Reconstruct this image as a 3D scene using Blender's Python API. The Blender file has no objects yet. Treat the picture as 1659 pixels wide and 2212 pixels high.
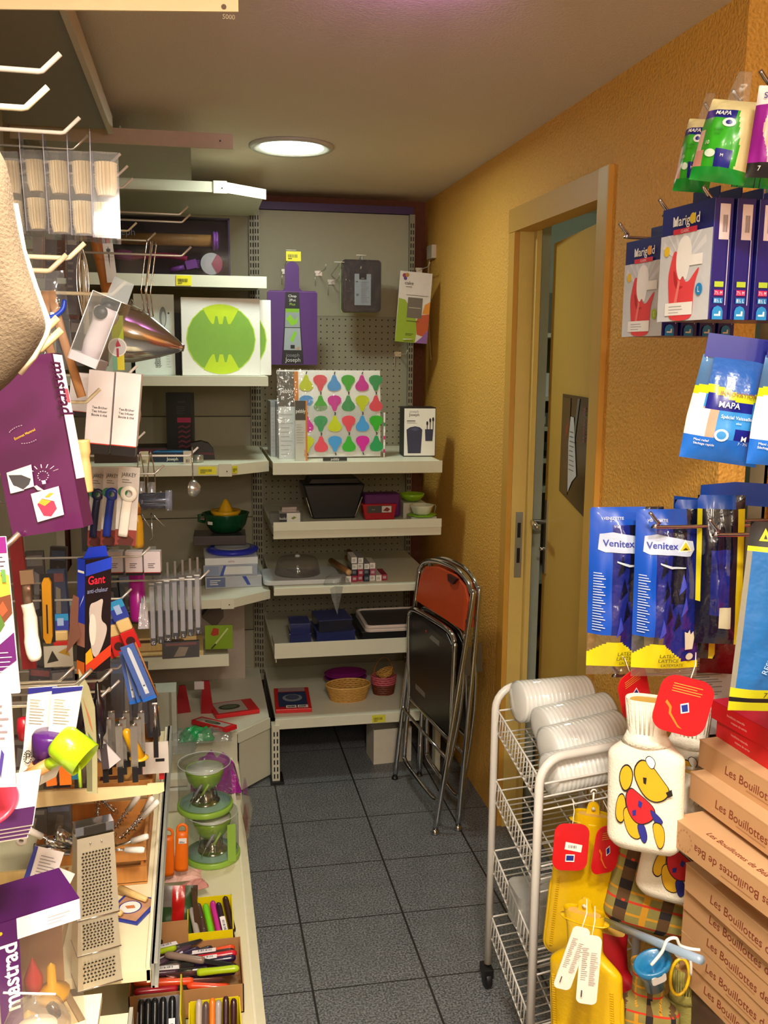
import bpy, bmesh, math, random
from mathutils import Vector, Matrix, Euler
random.seed(7)
SC = bpy.context.scene
COL = SC.collection
R = math.radians
PI = math.pi

# ---------------------------------------------------------------- camera
FPX, PITCH, YAW, ROLL, EYE = 2065.5, .1627, .1939, .0095, 1.61
_r0 = Vector((math.cos(YAW), -math.sin(YAW), 0)); _f0 = Vector((math.sin(YAW), math.cos(YAW), 0)); _u0 = Vector((0, 0, 1))
FW = _f0*math.cos(PITCH) - _u0*math.sin(PITCH)
_u1 = _u0*math.cos(PITCH) + _f0*math.sin(PITCH)
RT = _r0*math.cos(ROLL) + _u1*math.sin(ROLL)
UP = _u1*math.cos(ROLL) - _r0*math.sin(ROLL)
cam_d = bpy.data.cameras.new('camera'); cam = bpy.data.objects.new('camera', cam_d); COL.objects.link(cam)
m = Matrix.Identity(4)
for i, v in enumerate((RT, UP, -FW)):
    for j in range(3): m[j][i] = v[j]
m.translation = (0, 0, EYE)
cam.matrix_world = m
cam_d.sensor_fit = 'VERTICAL'; cam_d.sensor_height = 24; cam_d.lens = FPX/2212*24
cam_d.clip_start = .05
SC.camera = cam
SC.view_settings.view_transform = 'Standard'; SC.view_settings.look = 'None'
SC.view_settings.gamma = 1; SC.view_settings.exposure = .64
SC.view_settings.use_curve_mapping = False

def P(px, py, X=None, Y=None, Z=None):
    "point of the place seen at a spot of the photograph, at a known x, y or z"
    d = FW + RT*(px-829.5)/FPX - UP*(py-1106)/FPX
    if X is not None: t = X/d.x
    elif Y is not None: t = Y/d.y
    else: t = (Z-EYE)/d.z
    return Vector((0, 0, EYE)) + d*t
def B(x0, y0, x1, y1, Y):
    "centre x, bottom z, width, height of something upright at distance Y"
    a = P(x0, (y0+y1)/2, Y=Y); b = P(x1, (y0+y1)/2, Y=Y)
    t = P((x0+x1)/2, y0, Y=Y); u = P((x0+x1)/2, y1, Y=Y)
    return (a.x+b.x)/2, u.z, b.x-a.x, t.z-u.z

# ---------------------------------------------------------------- world and big lights
W = bpy.data.worlds.new('world'); SC.world = W; W.use_nodes = True
bg = W.node_tree.nodes['Background']; bg.inputs[0].default_value = (.9, .85, .75, 1); bg.inputs[1].default_value = .05
def area(name, loc, size, power, color, rot=(0, 0, 0), shape='DISK', spread=180):
    l = bpy.data.lights.new(name, 'AREA'); l.shape = shape; l.size = size; l.energy = power; l.color = color; l.spread = R(spread)
    o = bpy.data.objects.new(name, l); COL.objects.link(o); o.location = loc; o.rotation_euler = rot; return o
area('downlight_lamp', (.318, 3.218, 2.262), .19, 4.6, (.86, 1, .84))
area('shop_lamp_left', (-.05, .42, 2.262), .2, 15, (1, .91, .78), spread=140)
area('shop_lamp_right', (.22, .12, 2.262), .2, 26, (1, .89, .74), spread=165)
def fill(loc, power, color, rad=.09):
    l = bpy.data.lights.new('fill_light', 'POINT'); l.energy = power; l.color = color; l.shadow_soft_size = rad
    o = bpy.data.objects.new('fill_light', l); COL.objects.link(o); o.location = loc
FILLS = ((.05, -.30, 1.98), (.75, -.70, 1.95), (-.05, -1.7, 1.95))  # added unseen point lights, a fill for the ceiling and the ambient level
fill(FILLS[0], 14, (1, .90, .76)); fill(FILLS[1], 14, (1, .88, .72)); fill(FILLS[2], 18, (1, .88, .72))
pl = bpy.data.lights.new('ceiling_glow', 'SPOT'); pl.energy = 5.0; pl.color = (.75, .25, 1); pl.spot_size = R(110); pl.spot_blend = 1; pl.shadow_soft_size = .03
plo = bpy.data.objects.new('ceiling_glow', pl); COL.objects.link(plo); plo.location = (.40, 1.585, 2.215); plo.rotation_euler = (R(180-55), 0, 0)  # added purple spot standing in for a magenta glow on the ceiling

# ---------------------------------------------------------------- materials
_mc = {}
def lin(h):
    h = h.lstrip('#'); c = [int(h[i:i+2], 16)/255 for i in (0, 2, 4)]
    return [x/12.92 if x <= .04045 else ((x+.055)/1.055)**2.4 for x in c]
def C(hexc, rough=.5, metal=0, alpha=1, bump=0, scale=40, var=.08, coat=0, emit=0, trans=0):
    key = (hexc, rough, metal, alpha, bump, scale, var, coat, emit, trans)
    if key in _mc: return _mc[key]
    m = bpy.data.materials.new('mat_%s_%d' % (hexc.strip('#'), len(_mc))); m.use_nodes = True
    nt = m.node_tree; b = nt.nodes['Principled BSDF']; c = lin(hexc)
    tc = nt.nodes.new('ShaderNodeTexCoord'); nz = nt.nodes.new('ShaderNodeTexNoise'); nz.inputs['Scale'].default_value = scale; nz.inputs['Detail'].default_value = 3
    nt.links.new(tc.outputs['Object'], nz.inputs['Vector'])
    rp = nt.nodes.new('ShaderNodeMix'); rp.data_type = 'RGBA'
    rp.inputs['A'].default_value = [x*(1-var) for x in c]+[1]; rp.inputs['B'].default_value = [min(1, x*(1+var)) for x in c]+[1]
    nt.links.new(nz.outputs['Fac'], rp.inputs['Factor']); nt.links.new(rp.outputs['Result'], b.inputs['Base Color'])
    b.inputs['Roughness'].default_value = rough; b.inputs['Metallic'].default_value = metal; b.inputs['Alpha'].default_value = alpha
    if coat: b.inputs['Coat Weight'].default_value = coat; b.inputs['Coat Roughness'].default_value = .08
    if emit: b.inputs['Emission Color'].default_value = c+[1]; b.inputs['Emission Strength'].default_value = emit
    if trans: b.inputs['Transmission Weight'].default_value = trans
    if bump:
        bp = nt.nodes.new('ShaderNodeBump'); bp.inputs['Strength'].default_value = 1; bp.inputs['Distance'].default_value = bump
        nt.links.new(nz.outputs['Fac'], bp.inputs['Height']); nt.links.new(bp.outputs['Normal'], b.inputs['Normal'])
    _mc[key] = m; return m
def sheet(hexc, alpha, rough, bump, scale):
    key = ('sheet', hexc, alpha, rough, bump)
    if key in _mc: return _mc[key]
    m = bpy.data.materials.new('clear_%s_%d' % (hexc.strip('#'), len(_mc))); m.use_nodes = True; nt = m.node_tree; N = nt.nodes.new; L = nt.links.new; nt.nodes.remove(nt.nodes['Principled BSDF'])
    tr, df, gl, lw, m1, m2, nz, bp, tc = [N('ShaderNode'+k) for k in ('BsdfTransparent', 'BsdfDiffuse', 'BsdfGlossy', 'LayerWeight', 'MixShader', 'MixShader', 'TexNoise', 'Bump', 'TexCoord')]
    df.inputs['Color'].default_value = lin(hexc)+[1]; gl.inputs['Roughness'].default_value = rough; lw.inputs['Blend'].default_value = .22; nz.inputs['Scale'].default_value = scale; bp.inputs['Distance'].default_value = bump
    tr.inputs['Color'].default_value = [1-(1-x)*.25 for x in lin(hexc)]+[1]
    L(tc.outputs['Object'], nz.inputs['Vector']); L(nz.outputs['Fac'], bp.inputs['Height']); L(bp.outputs[0], gl.inputs['Normal']); m1.inputs[0].default_value = min(1, alpha*.28 if alpha < .5 else alpha*.8)
    L(tr.outputs[0], m1.inputs[1]); L(df.outputs[0], m1.inputs[2]); ma = N('ShaderNodeMath'); ma.operation = 'MULTIPLY_ADD'; ma.inputs[1].default_value = .42; ma.inputs[2].default_value = .025; L(lw.outputs['Facing'], ma.inputs[0]); L(ma.outputs[0], m2.inputs[0]); L(m1.outputs[0], m2.inputs[1]); L(gl.outputs[0], m2.inputs[2]); L(m2.outputs[0], nt.nodes['Material Output'].inputs[0])
    _mc[key] = m; return m
def clear(hexc='#e8f0ee', alpha=.22, rough=.06): return sheet(hexc, alpha, rough, .0002, 25)
def film(hexc='#f2f2f2', alpha=.16): return sheet(hexc, alpha, .08, .003, 28)
CHROME = C('#c9c9cc', .12, 1); STEEL = C('#b9b6b0', .25, 1); WIRE = C('#d8d2c8', .3, .6); WHITEW = C('#e9e4dc', .35)
CREAM = C('#d9d8c4', .45, var=.03); CREAM2 = C('#cfcdb8', .5, var=.03); PANEL = C('#a39e88', .6, var=.04)
BLACK = C('#141316', .4); WHITE = C('#efeeea', .5, var=.03); NAVY = C('#1b1f78', .35); RED = C('#d01c24', .35); DARK = C('#241f22', .5)
def wood(h='#c98f4b', r=.5):
    key = ('wood', h, r)
    if key in _mc: return _mc[key]
    m = bpy.data.materials.new('wood_'+h.strip('#')); m.use_nodes = True; nt = m.node_tree; b = nt.nodes['Principled BSDF']; c = lin(h)
    tc = nt.nodes.new('ShaderNodeTexCoord'); mp = nt.nodes.new('ShaderNodeMapping'); mp.inputs['Scale'].default_value = (60, 60, 6)
    nz = nt.nodes.new('ShaderNodeTexNoise'); nz.inputs['Scale'].default_value = 1.5; nz.inputs['Detail'].default_value = 4
    nt.links.new(tc.outputs['Object'], mp.inputs[0]); nt.links.new(mp.outputs[0], nz.inputs['Vector'])
    rp = nt.nodes.new('ShaderNodeMix'); rp.data_type = 'RGBA'
    rp.inputs['A'].default_value = [x*.75 for x in c]+[1]; rp.inputs['B'].default_value = [min(1, x*1.2) for x in c]+[1]
    nt.links.new(nz.outputs['Fac'], rp.inputs['Factor']); nt.links.new(rp.outputs['Result'], b.inputs['Base Color']); b.inputs['Roughness'].default_value = r
    _mc[key] = m; return m

# ---------------------------------------------------------------- mesh builder
_txt = {}
def text_geo(s, bold=0, font_shear=0):
    k = (s, bold, font_shear)
    if k in _txt: return _txt[k]
    cu = bpy.data.curves.new('t', 'FONT'); cu.body = s; cu.size = 1; cu.offset = bold; cu.shear = font_shear; cu.resolution_u = 3
    o = bpy.data.objects.new('t', cu); COL.objects.link(o)
    bpy.context.view_layer.update()
    me = bpy.data.meshes.new_from_object(o.evaluated_get(bpy.context.evaluated_depsgraph_get()))
    vs = [v.co.copy() for v in me.vertices]; fs = [tuple(p.vertices) for p in me.polygons]
    bpy.data.objects.remove(o); bpy.data.curves.remove(cu); bpy.data.meshes.remove(me)
    if vs:
        x0 = min(v.x for v in vs); x1 = max(v.x for v in vs); y0 = min(v.y for v in vs); y1 = max(v.y for v in vs)
    else: x0 = x1 = y0 = y1 = 0
    _txt[k] = (vs, fs, x0, x1, y0, y1); return _txt[k]
class MB:
    def __init__(s, M=None): s.v = []; s.f = []; s.fm = []; s.mats = []; s.sm = []; s.M = M or Matrix.Identity(4)
    def mi(s, m):
        if m not in s.mats: s.mats.append(m)
        return s.mats.index(m)
    def add(s, vs, fs, mat, smooth=False):
        n = len(s.v); k = s.mi(mat); s.v += [s.M @ Vector(v) for v in vs]
        for f in fs: s.f.append(tuple(i+n for i in f)); s.fm.append(k); s.sm.append(smooth)
        return s
    def box(s, c, d, mat, rz=0, rx=0, ry=0):
        hx, hy, hz = d[0]/2, d[1]/2, d[2]/2
        T = Matrix.Translation(c) @ Euler((rx, ry, rz)).to_matrix().to_4x4()
        vs = [T @ Vector((x, y, z)) for x in (-hx, hx) for y in (-hy, hy) for z in (-hz, hz)]
        return s.add(vs, [(0, 1, 3, 2), (4, 6, 7, 5), (0, 4, 5, 1), (2, 3, 7, 6), (0, 2, 6, 4), (1, 5, 7, 3)], mat)
    def tube(s, pts, r, mat, seg=8, closed=False, caps=True, r2=None):
        pts = [Vector(p) for p in pts]; n = len(pts); vs = []; fs = []
        t0 = (pts[1]-pts[0]).normalized(); a = Vector((0, 0, 1)) if abs(t0.z) < .9 else Vector((1, 0, 0)); nrm = (a - t0*a.dot(t0)).normalized()
        for i, p in enumerate(pts):
            if closed: t = (pts[(i+1) % n]-pts[i-1]).normalized()
            else: t = (pts[min(i+1, n-1)]-pts[max(i-1, 0)]).normalized()
            nrm = (nrm - t*nrm.dot(t)).normalized(); bn = t.cross(nrm)
            rr = r[i] if isinstance(r, (list, tuple)) else r
            for k in range(seg):
                an = 2*PI*k/seg; vs.append(p + nrm*math.cos(an)*rr + bn*math.sin(an)*(rr if r2 is None else r2))
        m = n if closed else n-1
        for i in range(m):
            for k in range(seg):
                j = (i+1) % n; fs.append((i*seg+k, i*seg+(k+1) % seg, j*seg+(k+1) % seg, j*seg+k))
        if caps and not closed: fs += [tuple(reversed(range(seg))), tuple(range((n-1)*seg, n*seg))]
        return s.add(vs, fs, mat, True)
    def lathe(s, prof, mat, c=(0, 0, 0), seg=24, sx=1, sy=1, axis='z', flute=0, nf=0, ring=False):
        if ring: prof = list(prof)+[prof[0]]
        vs = []; fs = []; n = len(prof)
        for i, (r, z) in enumerate(prof):
            for k in range(seg):
                an = 2*PI*k/seg; rr = max(r, 1e-5)*(1+(flute*math.cos(nf*an) if nf else 0)); x, y = rr*math.cos(an)*sx, rr*math.sin(an)*sy
                v = (x, y, z) if axis == 'z' else ((z, x, y) if axis == 'x' else (x, z, y))
                vs.append(Vector(v)+Vector(c))
        for i in range(n-1):
            for k in range(seg): fs.append((i*seg+k, i*seg+(k+1) % seg, (i+1)*seg+(k+1) % seg, (i+1)*seg+k))
        if prof[0][0] > 1e-4 and not ring: fs.append(tuple(reversed(range(seg))))
        if prof[-1][0] > 1e-4 and not ring: fs.append(tuple(range((n-1)*seg, n*seg)))
        return s.add(vs, fs, mat, True)
    def prism(s, poly, y0, y1, mat, plane='xz'):
        n = len(poly); f = (lambda a, b, d: (a, d, b)) if plane == 'xz' else ((lambda a, b, d: (a, b, d)) if plane == 'xy' else (lambda a, b, d: (d, a, b)))
        vs = [f(a, b, y0) for a, b in poly]+[f(a, b, y1) for a, b in poly]
        fs = [tuple(range(n)), tuple(reversed(range(n, 2*n)))]+[(i, (i+1) % n+0, (i+1) % n+n, i+n) for i in range(n)]
        return s.add(vs, fs, mat)
    def build(s, name, parent=None, label=None, bevel=0, sub=0, solid=0):
        me = bpy.data.meshes.new(name); me.from_pydata([tuple(v) for v in s.v], [], s.f)
        for m in s.mats: me.materials.append(m)
        me.polygons.foreach_set('material_index', s.fm); me.polygons.foreach_set('use_smooth', s.sm)
        bm = bmesh.new(); bm.from_mesh(me); bmesh.ops.recalc_face_normals(bm, faces=[f for f in bm.faces if len(bm.faces) < 60000]); bm.to_mesh(me); bm.free()
        me.update(); o = bpy.data.objects.new(name, me); COL.objects.link(o)
        if parent: o.parent = parent
        if label: o['label'] = label
        if bevel:
            b = o.modifiers.new('b', 'BEVEL'); b.width = bevel; b.segments = 2; b.limit_method = 'ANGLE'; b.angle_limit = R(40)
        if solid: q = o.modifiers.new('s', 'SOLIDIFY'); q.thickness = solid
        if sub: q = o.modifiers.new('u', 'SUBSURF'); q.levels = q.render_levels = sub
        return o
class Face:
    "prints on a flat face in 0..1 coordinates; nothing but ink, a hair above the surface"
    def __init__(s, mb, o, ux, uz, w, h): s.mb = mb; s.o = Vector(o); s.ux = Vector(ux).normalized(); s.uz = Vector(uz).normalized(); s.n = s.ux.cross(s.uz); s.w = w; s.h = h; s.k = 1
    def pt(s, u, v, e): return s.o + s.ux*u*s.w + s.uz*v*s.h + s.n*e
    def lay(s): s.k += 1; return .0004+.00012*s.k
    def poly(s, pts, mat): e = s.lay(); s.mb.add([s.pt(u, v, e) for u, v in pts], [tuple(range(len(pts)))], mat); return s
    def rect(s, u0, v0, u1, v1, mat): return s.poly([(u0, v0), (u1, v0), (u1, v1), (u0, v1)], mat)
    def disc(s, u, v, r, mat, n=20, asp=1):
        return s.poly([(u+r*math.cos(2*PI*i/n)/s.w*s.h*asp, v+r*math.sin(2*PI*i/n)) for i in range(n)], mat)
    def text(s, t, u, v, hh, mat, bold=0, rot=0, maxw=None, align='c', shear=0):
        "hh is cap height as a share of the face height"
        vs, fs, x0, x1, y0, y1 = text_geo(t, bold, shear)
        if not vs: return s
        sc = hh*s.h/.7; e = s.lay(); wx = (x1-x0)*sc; kx = 1
        if maxw and wx > maxw*(s.w if not rot else s.h): kx = maxw*(s.w if not rot else s.h)/wx
        ca, sa = math.cos(R(rot)), math.sin(R(rot)); out = []
        ox = {'c': (x0+x1)/2, 'l': x0, 'r': x1}[align]
        for p in vs:
            a = (p.x-ox)*sc*kx; b = (p.y-.35)*sc; a, b = a*ca-b*sa, a*sa+b*ca
            out.append(s.o + s.ux*(u*s.w+a) + s.uz*(v*s.h+b) + s.n*e)
        s.mb.add(out, fs, mat); return s
    def lines(s, u0, v0, u1, v1, n, mat, t=.35):
        random.seed(int(u0*977+v0*31+n)); st = (v1-v0)/n
        for i in range(n): s.rect(u0, v0+i*st, u0+(u1-u0)*random.uniform(.55, 1), v0+i*st+st*t, mat)
        return s
    def bars(s, u0, v0, u1, v1, n, mat):
        random.seed(n); st = (u1-u0)/n
        for i in range(n): s.rect(u0+i*st, v0, u0+i*st+st*random.uniform(.25, .7), v1, mat)
        return s
def front(mb, w, h, y, x=0, z=0): return Face(mb, (x-w/2, y, z), (1, 0, 0), (0, 0, 1), w, h)
def side_r(mb, d, h, x, y=0, z=0): return Face(mb, (x, y-d/2, z), (0, 1, 0), (0, 0, 1), d, h)
def side_l(mb, d, h, x, y=0, z=0): return Face(mb, (x, y+d/2, z), (0, -1, 0), (0, 0, 1), d, h)
def topf(mb, w, d, z, x=0, y=0): return Face(mb, (x-w/2, y-d/2, z), (1, 0, 0), (0, 1, 0), w, d)

def tag(o, label, cat, group=None):
    o['label'] = label; o['category'] = cat
    if group: o['group'] = group
    return o
def thing(name, label, cat, loc, rot=(0, 0, 0), group=None):
    o = bpy.data.objects.new(name, None); COL.objects.link(o); o.empty_display_size = .02
    o.location = loc; o.rotation_euler = rot if not isinstance(rot, (int, float)) else (0, 0, rot)
    return tag(o, label, cat, group)
def single(name, mb, label, cat, loc=(0, 0, 0), rot=(0, 0, 0), group=None, **k):
    o = mb.build(name, **k); o.location = loc; o.rotation_euler = rot if not isinstance(rot, (int, float)) else (0, 0, rot)
    return tag(o, label, cat, group)
def dup(root, loc, rot=None, label=None):
    r = root.copy(); COL.objects.link(r); r.location = loc
    if rot is not None: r.rotation_euler = rot
    if label: r['label'] = label
    for ch in list(root.children):
        c = ch.copy(); COL.objects.link(c); c.parent = r
        for g in ch.children: d = g.copy(); COL.objects.link(d); d.parent = c
    return r
def struct(name, mb, **k): o = mb.build(name, **k); o['kind'] = 'structure'; return o
def arc(cx, cz, r, a0, a1, n=8, rz=None): return [(cx+r*math.cos(R(a0+(a1-a0)*i/n)), cz+(rz or r)*math.sin(R(a0+(a1-a0)*i/n))) for i in range(n+1)]
def rrect(x0, z0, x1, z1, r, n=5): return arc(x1-r, z1-r, r, 0, 90, n)+arc(x0+r, z1-r, r, 90, 180, n)+arc(x0+r, z0+r, r, 180, 270, n)+arc(x1-r, z0+r, r, 270, 360, n)
def ell(cx, cz, a, b, n=24): return [(cx+a*math.cos(2*PI*i/n), cz+b*math.sin(2*PI*i/n)) for i in range(n)]
def ck(p, n=2):
    for _ in range(n): p = [q for i in range(len(p)) for a, b in ((p[i], p[(i+1) % len(p)]),) for q in ((a[0]*.75+b[0]*.25, a[1]*.75+b[1]*.25), (a[0]*.25+b[0]*.75, a[1]*.25+b[1]*.75))]
    return p
def smooth(pts, n=4):
    pts = [Vector(p) for p in pts]; out = []
    for i in range(len(pts)-1):
        p0 = pts[max(i-1, 0)]; p1 = pts[i]; p2 = pts[i+1]; p3 = pts[min(i+2, len(pts)-1)]
        for k in range(n):
            t = k/n; out.append(.5*((2*p1)+(p2-p0)*t+(2*p0-5*p1+4*p2-p3)*t*t+(3*p1-p0-3*p2+p3)*t**3))
    return out+[pts[-1]]
# ================================================================ THE SETTING
def tile_mat():
    m = bpy.data.materials.new('floor_tiles'); m.use_nodes = True; nt = m.node_tree; b = nt.nodes['Principled BSDF']; N = nt.nodes.new; L = nt.links.new
    g = N('ShaderNodeNewGeometry'); sp = N('ShaderNodeSeparateXYZ'); L(g.outputs['Position'], sp.inputs[0])
    def mth(op, a, b2):
        n = N('ShaderNodeMath'); n.operation = op
        for i, q in enumerate((a, b2)):
            if q is None: continue
            if isinstance(q, (int, float)): n.inputs[i].default_value = q
            else: L(q, n.inputs[i])
        return n.outputs[0]
    def line(o, off, hw):
        a = mth('SUBTRACT', o, off); a = mth('DIVIDE', a, .3); a = mth('FRACT', mth('ADD', a, 100.5), None); a = mth('ABSOLUTE', mth('SUBTRACT', a, .5), None); return mth('LESS_THAN', a, hw)
    ln = mth('MAXIMUM', line(sp.outputs[0], .26, .010), line(sp.outputs[1], 3.111, .007))
    nz = N('ShaderNodeTexNoise'); nz.inputs['Scale'].default_value = 190; nz.inputs['Detail'].default_value = 3; L(g.outputs['Position'], nz.inputs['Vector'])
    n2 = N('ShaderNodeTexNoise'); n2.inputs['Scale'].default_value = 14; L(g.outputs['Position'], n2.inputs['Vector'])
    cr = N('ShaderNodeValToRGB'); e = cr.color_ramp.elements; e[0].position = .40; e[0].color = (.07, .076, .085, 1); e[1].position = .62; e[1].color = (.27, .28, .29, 1); L(nz.outputs['Fac'], cr.inputs[0])
    mx0 = N('ShaderNodeMix'); mx0.data_type = 'RGBA'; mx0.blend_type = 'MULTIPLY'; mx0.inputs['Factor'].default_value = .35; L(cr.outputs[0], mx0.inputs['A']); L(n2.outputs['Fac'], mx0.inputs['B'])
    mx = N('ShaderNodeMix'); mx.data_type = 'RGBA'; L(ln, mx.inputs['Factor']); L(mx0.outputs['Result'], mx.inputs['A']); mx.inputs['B'].default_value = (.018, .015, .014, 1)
    L(mx.outputs['Result'], b.inputs['Base Color']); b.inputs['Roughness'].default_value = .42
    bp = N('ShaderNodeBump'); bp.inputs['Distance'].default_value = .002; bp.inputs['Strength'].default_value = .6; inv = mth('SUBTRACT', 1.0, ln); L(inv, bp.inputs['Height']); L(bp.outputs[0], b.inputs['Normal'])
    return m
def stucco(h, d=.0035, sc=120):
    m = bpy.data.materials.new('stucco_'+h.strip('#')); m.use_nodes = True; nt = m.node_tree; b = nt.nodes['Principled BSDF']; N = nt.nodes.new; L = nt.links.new; c = lin(h)
    g = N('ShaderNodeNewGeometry'); nz = N('ShaderNodeTexNoise'); nz.inputs['Scale'].default_value = sc; nz.inputs['Detail'].default_value = 4; nz.inputs['Roughness'].default_value = .6; L(g.outputs['Position'], nz.inputs['Vector'])
    vo = N('ShaderNodeTexVoronoi'); vo.inputs['Scale'].default_value = sc*1.3; vo.feature = 'SMOOTH_F1'; L(g.outputs['Position'], vo.inputs['Vector'])
    ad = N('ShaderNodeMath'); ad.operation = 'ADD'; L(nz.outputs['Fac'], ad.inputs[0]); L(vo.outputs['Distance'], ad.inputs[1])
    mx = N('ShaderNodeMix'); mx.data_type = 'RGBA'; mx.inputs['A'].default_value = [x*.8 for x in c]+[1]; mx.inputs['B'].default_value = [min(1, x*1.15) for x in c]+[1]; L(nz.outputs['Fac'], mx.inputs['Factor'])
    L(mx.outputs['Result'], b.inputs['Base Color']); b.inputs['Roughness'].default_value = .62
    bp = N('ShaderNodeBump'); bp.inputs['Distance'].default_value = d; bp.inputs['Strength'].default_value = .9; L(ad.outputs[0], bp.inputs['Height']); L(bp.outputs[0], b.inputs['Normal'])
    return m
OCHRE = stucco('#ebb04e'); OCHRE2 = stucco('#b5772a', .008, 60)
DOORY = C('#c9a24c', .42, var=.03, scale=6); ORANGE = C('#cf9a3e', .5, var=.06, scale=12)
def bricks():
    m = bpy.data.materials.new('red_bricks'); m.use_nodes = True; nt = m.node_tree; b = nt.nodes['Principled BSDF']; N = nt.nodes.new; L = nt.links.new
    g = N('ShaderNodeNewGeometry'); mp = N('ShaderNodeMapping'); mp.inputs['Rotation'].default_value = (R(90), 0, R(90)); L(g.outputs['Position'], mp.inputs[0])
    sp = N('ShaderNodeSeparateXYZ'); L(g.outputs['Position'], sp.inputs[0]); cb = N('ShaderNodeCombineXYZ'); L(sp.outputs[1], cb.inputs[0]); L(sp.outputs[2], cb.inputs[1])
    bt = N('ShaderNodeTexBrick'); bt.inputs['Scale'].default_value = 1; bt.inputs['Brick Width'].default_value = .2; bt.inputs['Row Height'].default_value = .07; bt.inputs['Mortar Size'].default_value = .006
    bt.inputs['Color1'].default_value = (.30, .075, .03, 1); bt.inputs['Color2'].default_value = (.22, .05, .022, 1); bt.inputs['Mortar'].default_value = (.05, .02, .012, 1); L(cb.outputs[0], bt.inputs['Vector'])
    L(bt.outputs['Color'], b.inputs['Base Color']); b.inputs['Roughness'].default_value = .6; return m
CEIL = C('#ddceb8', .8, bump=.0015, scale=180, var=.04)
struct('floor', MB().box((.9, 1.0, -.03), (4.4, 8, .06), tile_mat()))
H = 2.27
struct('ceiling', MB().box((.9, 1.0, H+.03), (4.4, 8, .06), CEIL))
struct('wall_back', MB().box((.2, 4.28, H/2), (1.7, .12, H), C('#7d4528', .7, bump=.004, scale=60, var=.2)))
struct('wall_left', MB().box((-.62, .8, H/2), (.1, 7.2, H), C('#c9b287', .8)))
struct('wall_front', MB().box((.9, -2.95, H/2), (4.4, .1, H), C('#d8b77a', .8)))
struct('wall_far_side', MB().box((2.9, .8, H/2), (.1, 7.6, H), C('#cfae78', .8)))
WT = .058
w = MB()
w.box((1+WT/2, (1.70+2.262)/2, H/2), (WT, 2.262-1.70, H), OCHRE)
w.box((1+WT/2, (3.02+4.22)/2, H/2), (WT, 4.22-3.02, H), OCHRE)
w.box((1+WT/2, (2.262+3.02)/2, (2.068+H)/2), (WT, 3.02-2.262, H-2.068), OCHRE)
struct('wall_right', w)
w = MB(); w.box((1.15, .6, (1.40+H)/2), (.1, 2.2, H-1.40), OCHRE2)
struct('wall_side', w)
bw = MB(); bw.box((1.17, .6, .70), (.1, 2.2, 1.40), bricks()); bw.box((1.115, 1.66, 1.33), (.03, .08, .2), OCHRE2)
struct('wall_brick', bw)
w = MB(); w.box((1.90, 4.4, H/2), (1.75, .1, H), C('#aeb3a0', .8)); w.box((1.13, 3.7, H/2), (.03, 1.3, H), C('#aeb3a0', .8))
w.box((2.0, 1.72, H/2), (1.8, .06, H), C('#b5a98a', .8))
struct('wall_store', w)
# junction box and cable in the far corner
q = MB(); p = P(932, 545, X=.99); q.box((0, 0, 0), (.02, .09, .055), C('#cbb9a4', .5)); q.tube(smooth([(0, .03, -.027), (-.002, .05, -.12), (-.002, .02, -.3), (.004, -.01, -.45)]), .003, C('#b8905a', .5)); tag(q.build('junction_box', bevel=.003), 'pale junction box with a cable high in the far right corner', 'junction box').location = p
# door frame, leaf, poster
fr = MB()
fr.box((1.022, 2.29, 1.034), (.07, .058, 2.068), DOORY)
fr.box((1.022, 2.2585, 1.034), (.072, .007, 2.068), ORANGE)
fr.box((1.022, 2.6695, 2.032), (.066, .701, .072), C('#c7953f', .5, var=.04))
fr.box((1.024, 2.992, .998), (.066, .056, 1.995), ORANGE)
fr.box((1.032, 2.962, 1.0), (.05, .008, 2.0), C('#d8bd6e', .4, var=.04))
fr.box((1.062, 2.945, 1.0), (.016, .03, 2.0), C('#d8bd6e', .4, var=.04))
door1 = struct('door_1', fr)
st = MB(); st.box((1.034, 2.9565, .995), (.024, .003, .22), C('#a9adb0', .35, .8)); 
for z in (.96, 1.045): st.box((1.034, 2.9553, z), (.011, .002, .05), BLACK)
st.build('strike_plate', door1)
a = R(7.2); LM = Matrix.Translation((1.035, 2.325, 0)) @ Matrix.Rotation(PI/2-a, 4, 'Z')
lf = MB(LM); lf.box((.312, -.02, .985), (.62, .036, 1.95), DOORY)
door2 = struct('door_2', lf)
hd = MB(LM)
for sgn in (1, -1):
    y = -.02+sgn*.0205
    hd.box((.585, y, 1.03), (.032, .006, .24), C('#b8b2a2', .3, .9)); hd.tube([(.585, y, 1.08), (.585, y+sgn*.045, 1.08), (.49, y+sgn*.05, 1.078)], .008, CHROME)
    hd.tube([(.585, y, .99), (.585, y+sgn*.018, .99)], .006, CHROME)
hd.build('door_handle', door2)
po = MB(LM @ Matrix.Translation((0, .0005, 0)))
pw, ph = .285, .30
DKP = C('#1a1715', .25, var=.5, scale=9)
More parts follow.
